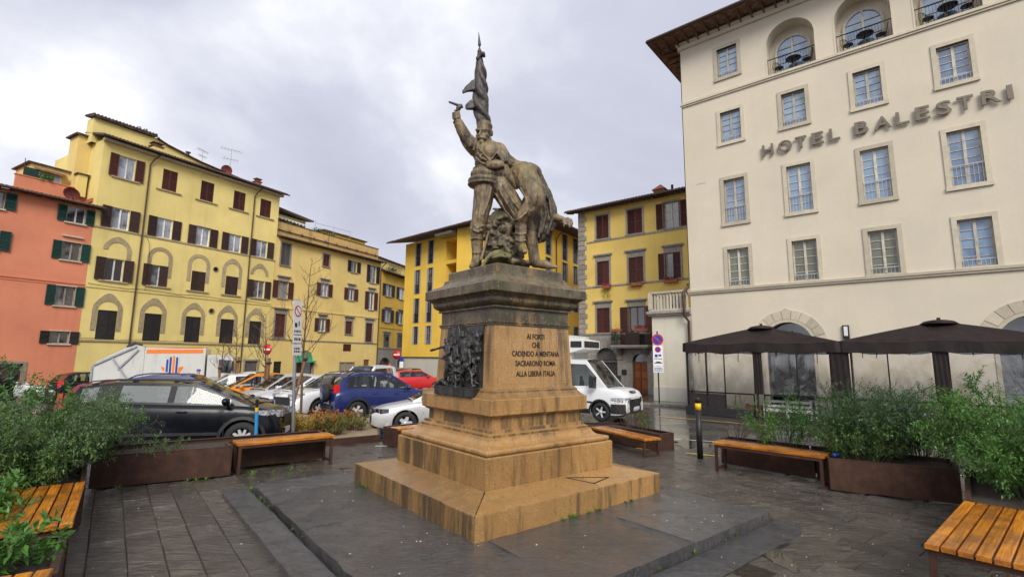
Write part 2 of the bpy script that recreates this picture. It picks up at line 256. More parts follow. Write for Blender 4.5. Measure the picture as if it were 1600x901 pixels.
b.bump(b.math('ADD', b.math('MULTIPLY', br.outputs['Fac'], -0.5), b.math('MULTIPLY', nn, 1.0)), 0.6, 0.02); b.out(c, b.ramp(g, [(0.36, 0.07), (0.6, 0.34)]), 0, 0.6); b.link(b.ramp(g, [(0.35, 1.0), (0.62, 0.1)]), b.b.inputs['Coat Weight']); b.b.inputs['Coat Roughness'].default_value = 0.06
b = NB('puddle_water'); b.bump(b.noise(7, 2), 0.03, 0.01); b.out((0.030, 0.025, 0.018), 0.02, 0, 0.6, 1.33)
# corten, bench wood, leaves
b = NB('corten_steel'); n = b.noise(5, 7, 0.7); s2 = b.noise(1, 5, 0.7, b.mapped((10, 10, 1.2)))
c = b.ramp(n, [(0.25, (0.030, 0.016, 0.012)), (0.5, (0.066, 0.031, 0.020)), (0.78, (0.125, 0.056, 0.030))]); c = b.mix(b.math('MULTIPLY', b.ramp(s2, [(0.5, 0.0), (0.7, 1.0)]), 0.5), c, (0.03, 0.018, 0.014))
b.bump(b.noise(70, 4), 0.25, 0.005); b.out(c, 0.55, 0.15, 0.4)
b = NB('bench_wood'); r = b.obrand(); v4 = b.n.new('ShaderNodeTexNoise'); v4.noise_dimensions = '4D'; b.link(b.p, v4.inputs['Vector']); b.link(b.math('MULTIPLY', r, 40.0), v4.inputs['W']); v4.inputs['Scale'].default_value = 4; v4.inputs['Detail'].default_value = 6
tcx = b.n.new('ShaderNodeTexCoord').outputs['Object']; gr = b.noise(1.0, 6, 0.65, b.mapped((2.2, 38, 38), src=tcx), 0.6); kn = b.voro(2.6, b.mapped((1, 3.5, 1), src=tcx))
c = b.ramp(gr, [(0.28, (0.26, 0.075, 0.010)), (0.52, (0.58, 0.205, 0.018)), (0.78, (0.76, 0.34, 0.04))]); c = b.mix(b.ramp(kn, [(0.03, 0.85), (0.10, 0.0)]), c, (0.09, 0.03, 0.01))
c = b.mix(b.math('MULTIPLY', b.ramp(v4.outputs['Fac'], [(0.46, 0.0), (0.64, 1.0)]), 0.7), c, (0.17, 0.055, 0.014)); c = b.mix(b.ramp(b.noise(9, 4, .6), [(.62, 0.0), (.72, .55)]), c, (.10, .04, .015)); c = b.mix(1.0, c, b.math('ADD', b.math('MULTIPLY', r, 0.5), 0.7), 'MULTIPLY')
b.bump(gr, 0.4, 0.006); b.out(c, b.ramp(v4.outputs['Fac'], [(0.3, 0.08), (0.7, 0.3)]), 0, 0.5)
def leaf(name, lo, hi, trans=0.25):
    b = NB(name); n = b.noise(2.4, 4, 0.6); r = b.noise(55, 2); c = b.mix(b.ramp(n, [(0.3, 0.0), (0.7, 1.0)]), lo, hi); c = b.mix(b.math('MULTIPLY', r, 0.5), c, tuple(x * 1.7 for x in hi))
    b.out(c, 0.42, 0, 0.45); b.b.inputs['Transmission Weight'].default_value = 0.0; b.b.inputs['Subsurface Weight'].default_value = 0.0
    tr = b.n.new('ShaderNodeBsdfTranslucent'); b.link(c, tr.inputs[0]); ms = b.n.new('ShaderNodeMixShader'); ms.inputs[0].default_value = trans
    b.link(b.b.outputs[0], ms.inputs[1]); b.link(tr.outputs[0], ms.inputs[2]); b.link(ms.outputs[0], b.n['Material Output'].inputs[0]); return b.m
leaf('sage_leaf', (0.045, 0.105, 0.028), (0.105, 0.19, 0.045)); leaf('bright_leaf', (0.035, 0.105, 0.02), (0.09, 0.21, 0.035)); leaf('dark_leaf', (0.024, 0.062, 0.022), (0.06, 0.12, 0.04)); leaf('grey_leaf', (0.05, 0.10, 0.04), (0.11, 0.18, 0.065))
leaf('orange_leaf', (0.20, 0.055, 0.012), (0.50, 0.20, 0.03)); leaf('yellow_leaf', (0.16, 0.11, 0.015), (0.42, 0.30, 0.04)); leaf('olive_leaf', (0.07, 0.09, 0.015), (0.20, 0.20, 0.04)); leaf('grass_leaf', (0.04, 0.10, 0.012), (0.12, 0.24, 0.03))
plain('bark', (0.13, 0.075, 0.045), 0.85, 0, 0.4, 18, 0.6); plain('twig', (0.10, 0.055, 0.045), 0.8, 0, 0.3, 30); plain('stake_wood', (0.21, 0.10, 0.045), 0.8, 0, 0.35, 16, 0.3); plain('stem_green', (0.06, 0.075, 0.03), 0.7)

# ---------------------------------------------------------------- mesh helpers
class M:
    def __init__(s): s.v = []; s.f = []; s.mi = []; s.sm = []
    def add(s, vs, fs, m=0, smooth=False):
        o = len(s.v); s.v += [tuple(x) for x in vs]; s.f += [tuple(i + o for i in f) for f in fs]; s.mi += [m] * len(fs); s.sm += [smooth] * len(fs)
    def box(s, x0, x1, y0, y1, z0, z1, m=0):
        s.add([(x0, y0, z0), (x1, y0, z0), (x1, y1, z0), (x0, y1, z0), (x0, y0, z1), (x1, y0, z1), (x1, y1, z1), (x0, y1, z1)],
              [(0, 3, 2, 1), (4, 5, 6, 7), (0, 1, 5, 4), (1, 2, 6, 5), (2, 3, 7, 6), (3, 0, 4, 7)], m)
    def obox(s, c, size, mat3, m=0):
        hx, hy, hz = size[0] / 2, size[1] / 2, size[2] / 2; c = Vector(c)
        vs = [c + mat3 @ Vector(p) for p in ((-hx, -hy, -hz), (hx, -hy, -hz), (hx, hy, -hz), (-hx, hy, -hz), (-hx, -hy, hz), (hx, -hy, hz), (hx, hy, hz), (-hx, hy, hz))]
        s.add(vs, [(0, 3, 2, 1), (4, 5, 6, 7), (0, 1, 5, 4), (1, 2, 6, 5), (2, 3, 7, 6), (3, 0, 4, 7)], m)
    def bar(s, a, b, wd, th, m=0, up=(0, 0, 1)):
        a = Vector(a); b = Vector(b); d = b - a; L = d.length; d.normalize(); u = Vector(up)
        if abs(d.dot(u)) > 0.98: u = Vector((1, 0, 0))
        sx = d.cross(u).normalized(); uz = sx.cross(d)
        s.obox((a + b) / 2, (L, wd, th), Matrix((d, sx, uz)).transposed(), m)
    def poly(s, pts, m=0): s.add(pts, [tuple(range(len(pts)))], m)
    def prism(s, pts, z0, z1, m=0, top=True, bottom=True, mp=None):
        n = len(pts); mp = mp or (lambda x, y, z: (x, y, z)); vs = [mp(x, y, z0) for x, y in pts] + [mp(x, y, z1) for x, y in pts]
        fs = [(i, (i + 1) % n, n + (i + 1) % n, n + i) for i in range(n)]
        if bottom: fs.append(tuple(range(n - 1, -1, -1)))
        if top: fs.append(tuple(range(n, 2 * n)))
        s.add(vs, fs, m)
    def tube(s, pts, r, n=8, m=0, cap=True, smooth=True, flat=1.0):
        pts = [Vector(p) for p in pts]; rs = r if isinstance(r, (list, tuple)) else [r] * len(pts); vs = []; fs = []; side = None
        for i, p in enumerate(pts):
            d = (pts[min(i + 1, len(pts) - 1)] - pts[max(i - 1, 0)])
            if d.length < 1e-9: d = Vector((0, 0, 1))
            d.normalize()
            if side is None: u = Vector((0, 0, 1)) if abs(d.z) < 0.9 else Vector((1, 0, 0)); side = d.cross(u).normalized()
            side = (side - d * side.dot(d)).normalized(); up = side.cross(d)
            for k in range(n): a = 2 * PI * k / n; vs.append(p + (side * math.cos(a) + up * math.sin(a) * flat) * rs[i])
        for i in range(len(pts) - 1):
            for k in range(n): fs.append((i * n + k, i * n + (k + 1) % n, (i + 1) * n + (k + 1) % n, (i + 1) * n + k))
        s.add(vs, fs, m, smooth)
        if cap: L = len(pts) - 1; s.add(vs[:n], [tuple(range(n))[::-1]], m); s.add(vs[L * n:], [tuple(range(n))], m)
    def lathe(s, prof, n=24, c=(0, 0, 0), axis='Z', m=0, smooth=True, cap=True):
        vs = []; fs = []
        for r, h in prof:
            for k in range(n):
                a = 2 * PI * k / n; x, y = r * math.cos(a), r * math.sin(a)
                p = (x, y, h) if axis == 'Z' else ((x, h, y) if axis == 'Y' else (h, x, y)); vs.append((p[0] + c[0], p[1] + c[1], p[2] + c[2]))
        for i in range(len(prof) - 1):
            for k in range(n): fs.append((i * n + k, i * n + (k + 1) % n, (i + 1) * n + (k + 1) % n, (i + 1) * n + k))
        if cap and prof[0][0] > 1e-6: fs.append(tuple(range(n))[::-1])
        if cap and prof[-1][0] > 1e-6: fs.append(tuple(range((len(prof) - 1) * n, len(prof) * n)))
        s.add(vs, fs, m, smooth)
    def ell(s, c, r, nu=14, nv=9, m=0, rot=None):
        c = Vector(c); vs = []; fs = []
        for j in range(nv + 1):
            t = PI * j / nv
            for k in range(nu):
                a = 2 * PI * k / nu; p = Vector((r[0] * math.sin(t) * math.cos(a), r[1] * math.sin(t) * math.sin(a), r[2] * math.cos(t)))
                vs.append(c + (rot @ p if rot else p))
        for j in range(nv):
            for k in range(nu): fs.append((j * nu + k, (j + 1) * nu + k, (j + 1) * nu + (k + 1) % nu, j * nu + (k + 1) % nu))
        s.add(vs, fs, m, True)
    def limb(s, pts, n=12):
        for i in range(len(pts) - 1):
            a, b = pts[i], pts[i + 1]; s.tube([a[:3], b[:3]], [a[3], b[3]], n)
        for p in pts: s.ell(p[:3], (p[3],) * 3, n, 8)
    def mesh(s, name, mats):
        me = D.meshes.new(name); me.from_pydata(s.v, [], s.f)
        for m in (mats if isinstance(mats, (list, tuple)) else [mats]): me.materials.append(MATS[m])
        if s.f: me.polygons.foreach_set('material_index', s.mi); me.polygons.foreach_set('use_smooth', s.sm)
        me.update(); return me
    def build(s, name, mats, parent=None, loc=(0, 0, 0), rz=0.0):
        return link(name, s.mesh(name, mats), parent, loc, rz)
def link(name, me, parent=None, loc=(0, 0, 0), rz=0.0):
    o = D.objects.new(name, me); COL.objects.link(o); o.location = loc
    if isinstance(rz, (tuple, list)): o.rotation_euler = rz
    elif rz: o.rotation_euler = (0, 0, rz)
    if parent: o.parent = parent
    return o
def tag(o, label=None, cat=None, group=None, kind=None):
    if label: o['label'] = label
    if cat: o['category'] = cat
    if group: o['group'] = group
    if kind: o['kind'] = kind
    return o
def thing(name, label, cat, loc=(0, 0, 0), rz=0.0, group=None):
    o = D.objects.new(name, None); COL.objects.link(o); o.location = loc; o.rotation_euler = (0, 0, rz) if isinstance(rz, (int, float)) else rz; o.empty_display_size = 0.2
    return tag(o, label, cat, group)
KIDS = {}
def copy_tree(o, parent=None):
    c = o.copy(); COL.objects.link(c)
    if parent: c.parent = parent
    for ch in list(o.children): copy_tree(ch, c)
    return c
def dup(o, loc, rz, label):
    c = copy_tree(o); c.location = loc; c.rotation_euler = rz if isinstance(rz, (tuple, list)) else (0, 0, rz); c['label'] = label; return c
def npmesh(name, verts, faces, mat, smooth=False):
    me = D.meshes.new(name); v = np.asarray(verts, dtype=np.float32); f = np.asarray(faces, dtype=np.int32); k = f.shape[1]
    me.vertices.add(len(v)); me.vertices.foreach_set('co', v.ravel()); me.loops.add(f.size); me.loops.foreach_set('vertex_index', f.ravel())
    me.polygons.add(len(f)); me.polygons.foreach_set('loop_start', np.arange(0, f.size, k, dtype=np.int32)); me.polygons.foreach_set('loop_total', np.full(len(f), k, dtype=np.int32))
    me.materials.append(MATS[mat]); me.update(calc_edges=True); me.validate()
    if smooth: me.polygons.foreach_set('use_smooth', np.ones(len(f), dtype=bool))
    return me
def gz(x, y):
    t = min(max(y - 9, 0), 9); return -0.03 * t - 0.02 * min(max(-x - 5, 0), 22) * min(max((y - 9) / 9, 0), 1)
def blob(m, name, mat, voxel, smooth=4, fac=0.5, rough=0.0):
    """fuses overlapping closed shapes of m into one continuous surface"""
    o = m.build(name, mat); rm = o.modifiers.new('r', 'REMESH'); rm.mode = 'VOXEL'; rm.voxel_size = voxel; rm.use_smooth_shade = True
    sm = o.modifiers.new('s', 'SMOOTH'); sm.iterations = smooth; sm.factor = fac
    me = D.meshes.new_from_object(o.evaluated_get(bpy.context.evaluated_depsgraph_get())); D.objects.remove(o)
    me.name = name; me.materials.clear(); me.materials.append(MATS[mat]); me.polygons.foreach_set('use_smooth', [True] * len(me.polygons))
    if rough:
        n = len(me.vertices); co = np.empty(n * 3, dtype=np.float32); no = np.empty(n * 3, dtype=np.float32); me.vertices.foreach_get('co', co); me.vertices.foreach_get('normal', no)
        co = co.reshape(-1, 3); no = no.reshape(-1, 3); d = np.array([noise.fractal(Vector(p) * 9, 1.0, 2.0, 3) for p in co], dtype=np.float32)
        me.vertices.foreach_set('co', (co + no * (d * rough)[:, None]).ravel())
    me.update(); return me
def text_mesh(txt, size, mat, extrude=0.01, offset=0.0, sx=1.0, align='CENTER', bevel=0.0):
    c = D.curves.new('t', 'FONT'); c.body = txt; c.size = size; c.extrude = extrude; c.offset = offset; c.align_x = align; c.align_y = 'CENTER'; c.bevel_depth = bevel; c.resolution_u = 3
    o = D.objects.new('t', c); COL.objects.link(o); o.scale = (sx, 1, 1)
    me = D.meshes.new_from_object(o.evaluated_get(bpy.context.evaluated_depsgraph_get())); D.objects.remove(o); D.curves.remove(c)
    me.transform(Matrix.Diagonal((sx, 1, 1, 1))); me.materials.clear(); me.materials.append(MATS[mat]); return me
RX90 = Matrix.Rotation(PI / 2, 4, 'X')

# statue modelled from fused limbs (x, y, z, radius) and ellipsoids, metres from the middle of the pedestal top
STATUE = {'soldier':[('E',[(-0.365,0,2.351),(0.129,0.15,0.168)],0),('E',[(-0.375,-0.035,2.231),(0.101,0.104,0.111)],0),('E',[(-0.36,0.01,2.46),(0.123,0.14,0.084)],0),('E',[(-0.356,0.01,2.437),(0.133,0.151,0.077)],0),('L',[(-0.415,-0.135,2.292,0.017),(-0.426,-0.155,2.221,0.027)]),('L',[(-0.48,-0.1,2.327,0.024),(-0.416,-0.13,2.324,0.024),(-0.333,-0.13,2.328,0.024),(-0.286,-0.1,2.329,0.021)]),('E',[(-0.448,-0.09,2.233),(0.045,0.041,0.041)],0),('E',[(-0.319,-0.1,2.233),(0.052,0.041,0.041)],0),('L',[(-0.481,-0.09,2.182,0.021),(-0.44,-0.135,2.183,0.027),(-0.398,-0.145,2.186,0.031),(-0.351,-0.135,2.18,0.027),(-0.304,-0.1,2.172,0.021)]),('E',[(-0.397,-0.1,2.123),(0.052,0.052,0.052)],0),('E',[(-0.232,0.02,2.332),(0.018,0.039,0.049)],0),('L',[(-0.331,0,2.203,0.101),(-0.313,0.02,2.095,0.119)]),('L',[(-0.407,-0.03,2.086,0.049),(-0.318,-0.06,2.048,0.048),(-0.224,-0.02,2.089,0.049)]),('E',[(-0.278,0,1.958),(0.264,0.209,0.209)],0),('L',[(-0.467,0,2.048,0.125),(-0.287,0,2.057,0.146),(-0.113,0.02,2.038,0.126)]),('E',[(-0.296,0,1.812),(0.215,0.18,0.18)],0),('E',[(-0.315,0,1.707),(0.225,0.194,0.031)],0),('E',[(-0.314,0,1.606),(0.263,0.214,0.145)],0),('E',[(-0.339,0,1.497),(0.276,0.228,0.103)],0),('E',[(-0.352,0,1.44),(0.269,0.227,0.062)],0),('E',[(-0.107,0.02,1.623),(0.18,0.208,0.152)],0),('E',[(-0.398,-0.185,1.937),(0.017,0.017,0.017)],0),('E',[(-0.387,-0.185,1.87),(0.017,0.017,0.017)],0),('E',[(-0.375,-0.185,1.802),(0.017,0.017,0.017)],0),('E',[(-0.364,-0.185,1.735),(0.017,0.017,0.017)],0),('E',[(-0.353,-0.185,1.668),(0.017,0.017,0.017)],0),('L',[(-0.487,-0.02,2.039,0.132),(-0.577,-0.08,2.105,0.121),(-0.641,-0.12,2.181,0.107),(-0.707,-0.17,2.287,0.092),(-0.754,-0.2,2.38,0.082)]),('E',[(-0.765,-0.2,2.402),(0.089,0.089,0.031)],0),('L',[(-0.769,-0.2,2.423,0.058),(-0.789,-0.215,2.466,0.055)]),('E',[(-0.799,-0.225,2.516),(0.051,0.048,0.065)],0),('L',[(-0.758,-0.265,2.549,0.016),(-0.799,-0.288,2.529,0.017),(-0.843,-0.262,2.536,0.016),(-0.855,-0.222,2.553,0.014)]),('L',[(-0.757,-0.265,2.52,0.016),(-0.798,-0.288,2.497,0.017),(-0.842,-0.262,2.503,0.016),(-0.854,-0.222,2.524,0.014)]),('L',[(-0.757,-0.265,2.491,0.016),(-0.797,-0.288,2.465,0.017),(-0.841,-0.262,2.471,0.016),(-0.853,-0.222,2.495,0.014)]),('L',[(-0.756,-0.265,2.463,0.016),(-0.797,-0.288,2.432,0.017),(-0.84,-0.262,2.438,0.016),(-0.853,-0.222,2.466,0.014)]),('L',[(-0.751,-0.25,2.47,0.024),(-0.751,-0.26,2.527,0.022),(-0.76,-0.25,2.575,0.02)]),('L',[(-0.106,0.02,2.023,0.129),(-0.007,0.06,1.902,0.112),(0.141,0.1,1.828,0.091),(0.256,0.06,1.795,0.077)]),('L',[(-0.108,-0.13,2.001,0.031),(-0.004,-0.15,1.878,0.031),(0.106,-0.13,1.773,0.027)]),('L',[(-0.108,-0.13,1.965,0.038),(-0.021,-0.16,1.831,0.037),(0.072,-0.14,1.74,0.027)]),('L',[(-0.124,-0.15,1.913,0.034),(-0.037,-0.17,1.769,0.034)]),('L',[(-0.016,-0.1,1.684,0.075),(0.067,-0.1,1.542,0.068),(0.143,-0.08,1.416,0.055),(0.178,-0.07,1.37,0.027)]),('L',[(-0.332,0,1.44,0.179),(-0.36,-0.01,1.144,0.157),(-0.408,-0.03,0.855,0.129)]),('E',[(-0.44,-0.02,0.69),(0.129,0.129,0.047)],0),('L',[(-0.422,-0.02,0.823,0.126),(-0.439,-0.02,0.683,0.122)]),('L',[(-0.442,-0.02,0.649,0.108),(-0.44,0,0.445,0.095),(-0.432,0,0.256,0.084),(-0.443,-0.02,0.159,0.087)]),('L',[(-0.439,0.03,0.141,0.068),(-0.479,-0.14,0.088,0.059),(-0.497,-0.24,0.056,0.042)]),('E',[(-0.443,-0.02,0.527),(0.112,0.112,0.02)],0),('L',[(-0.105,0.02,1.449,0.186),(0.071,0,1.169,0.175),(0.285,0.02,0.891,0.147)]),('L',[(0.327,0.03,0.852,0.137),(0.404,0.04,0.617,0.113),(0.453,0.05,0.396,0.088),(0.473,0.04,0.204,0.088)]),('E',[(0.382,0.03,0.705),(0.126,0.123,0.031)],0),('L',[(0.48,0.05,0.168,0.068),(0.636,-0.01,0.144,0.071),(0.733,-0.05,0.11,0.05),(0.807,-0.08,0.092,0.027)]),('L',[(-0.469,-0.155,1.305,0.019),(-0.432,-0.146,1.099,0.018),(-0.446,-0.137,0.893,0.018)]),('L',[(-0.227,-0.157,1.342,0.019),(-0.265,-0.147,1.135,0.018),(-0.345,-0.137,0.894,0.018)]),('L',[(-0.351,-0.155,1.306,0.019),(-0.344,-0.144,1.065,0.018),(-0.388,-0.136,0.86,0.018)]),('L',[(-0.492,-0.127,0.655,0.018),(-0.424,-0.125,0.625,0.018),(-0.358,-0.127,0.656,0.018)]),('L',[(-0.486,-0.13,0.729,0.018),(-0.409,-0.129,0.703,0.018),(-0.339,-0.13,0.731,0.018)]),('L',[(-0.098,-0.165,1.305,0.019),(0.056,-0.165,1.028,0.018),(0.225,-0.165,0.788,0.018)]),('L',[(-0.032,-0.165,1.376,0.019),(0.139,-0.165,1.098,0.018),(0.308,-0.165,0.892,0.018)]),('L',[(-0.148,-0.165,1.235,0.018),(0.006,-0.165,0.958,0.018),(0.159,-0.165,0.771,0.018)]),('L',[(-0.445,-0.19,1.892,0.017),(-0.392,-0.19,1.821,0.017),(-0.307,-0.19,1.78,0.017)]),('L',[(-0.156,-0.19,1.895,0.017),(-0.206,-0.19,1.816,0.017),(-0.273,-0.19,1.766,0.017)]),('L',[(-0.477,-0.19,1.821,0.017),(-0.391,-0.19,1.743,0.017),(-0.306,-0.19,1.709,0.017)]),('L',[(-0.536,-0.17,2.115,0.024),(-0.568,-0.17,2.025,0.024)]),('L',[(-0.603,-0.2,2.19,0.024),(-0.634,-0.17,2.096,0.024)]),('L',[(-0.656,-0.2,2.262,0.024),(-0.695,-0.2,2.189,0.024)]),('L',[(-0.5,-0.17,2.061,0.024),(-0.515,-0.17,1.954,0.024)]),('L',[(-0.513,-0.06,0.465,0.013),(-0.436,-0.092,0.441,0.013),(-0.359,-0.05,0.469,0.013)]),('L',[(-0.51,-0.06,0.321,0.013),(-0.434,-0.092,0.298,0.013),(-0.357,-0.05,0.325,0.013)])],
'fallen':[('E',[(0.338,0.08,1.672),(0.258,0.231,0.175)],0),('E',[(0.163,0.08,1.67),(0.203,0.196,0.154)],0),('L',[(0.3,-0.04,1.611,0.206),(0.411,-0.2,1.333,0.178),(0.46,-0.32,1.102,0.151)]),('L',[(0.46,-0.32,1.078,0.148),(0.344,-0.27,0.909,0.132),(0.257,-0.22,0.807,0.119)]),('E',[(0.247,-0.22,0.78),(0.122,0.119,0.036)],0),('L',[(0.248,-0.21,0.742,0.099),(0.243,-0.2,0.574,0.089),(0.24,-0.2,0.432,0.082)]),('L',[(0.251,-0.16,0.388,0.073),(0.289,-0.26,0.312,0.065),(0.306,-0.38,0.265,0.045)]),('L',[(0.162,-0.26,0.673,0.013),(0.24,-0.29,0.645,0.013),(0.326,-0.26,0.674,0.013)]),('L',[(0.163,-0.26,0.578,0.013),(0.241,-0.29,0.551,0.013),(0.327,-0.26,0.58,0.013)]),('L',[(0.164,-0.26,0.471,0.013),(0.242,-0.29,0.444,0.013),(0.327,-0.26,0.472,0.013)]),('L',[(0.234,-0.4,1.259,0.016),(0.316,-0.4,1.091,0.016),(0.34,-0.4,0.973,0.016)]),('L',[(0.366,-0.4,0.974,0.016),(0.318,-0.4,0.856,0.016),(0.221,-0.4,0.771,0.016)]),('L',[(0.463,-0.4,1.16,0.016),(0.479,-0.4,1.025,0.016),(0.399,-0.4,0.89,0.016)]),('L',[(0.711,0.08,0.898,0.09),(0.827,0.04,0.916,0.069),(0.906,0,0.891,0.048)]),('E',[(0.949,-0.01,0.871),(0.058,0.034,0.041)],0),('L',[(0.965,-0.02,0.879,0.02),(0.998,-0.03,0.89,0.019),(1.059,-0.03,0.863,0.015),(1.063,-0.02,0.834,0.014)]),('L',[(0.965,-0.02,0.868,0.02),(1.004,-0.03,0.869,0.019),(1.069,-0.03,0.828,0.015),(1.073,-0.02,0.799,0.014)]),('L',[(0.965,-0.02,0.858,0.02),(0.997,-0.03,0.848,0.019),(1.055,-0.03,0.793,0.015),(1.059,-0.02,0.764,0.014)]),('L',[(0.965,-0.02,0.847,0.02),(0.977,-0.03,0.834,0.019),(1.021,-0.03,0.772,0.015),(1.025,-0.02,0.743,0.014)]),('L',[(0.933,-0.03,0.841,0.02),(0.941,-0.05,0.793,0.017),(0.934,-0.05,0.751,0.014)])],
'coat':[('L',[(0.41,0.15,1.671,0.19),(0.491,0.2,1.477,0.205),(0.557,0.24,1.212,0.233),(0.62,0.22,0.909,0.224),(0.648,0.18,0.747,0.153),(0.594,0.15,0.625,0.09),(0.552,0.13,0.549,0.034)]),('L',[(0.419,0.14,1.2,0.154),(0.46,0.1,0.973,0.152),(0.488,0.1,0.76,0.103)]),('L',[(0.5,0.1,1.579,0.084),(0.66,0.1,1.37,0.084),(0.756,0.08,1.077,0.083),(0.796,0.07,0.861,0.048),(0.754,0.07,0.719,0.034)]),('L',[(0.515,-0.005,1.529,0.028),(0.619,-0.005,1.262,0.027),(0.653,-0.005,0.943,0.027),(0.585,-0.005,0.663,0.027)]),('L',[(0.601,-0.005,1.44,0.028),(0.704,-0.005,1.192,0.027),(0.748,-0.005,0.874,0.027),(0.67,-0.005,0.646,0.027)]),('L',[(0.481,-0.005,1.475,0.028),(0.55,-0.005,1.19,0.027),(0.578,-0.005,0.872,0.027),(0.534,-0.005,0.592,0.027)])],
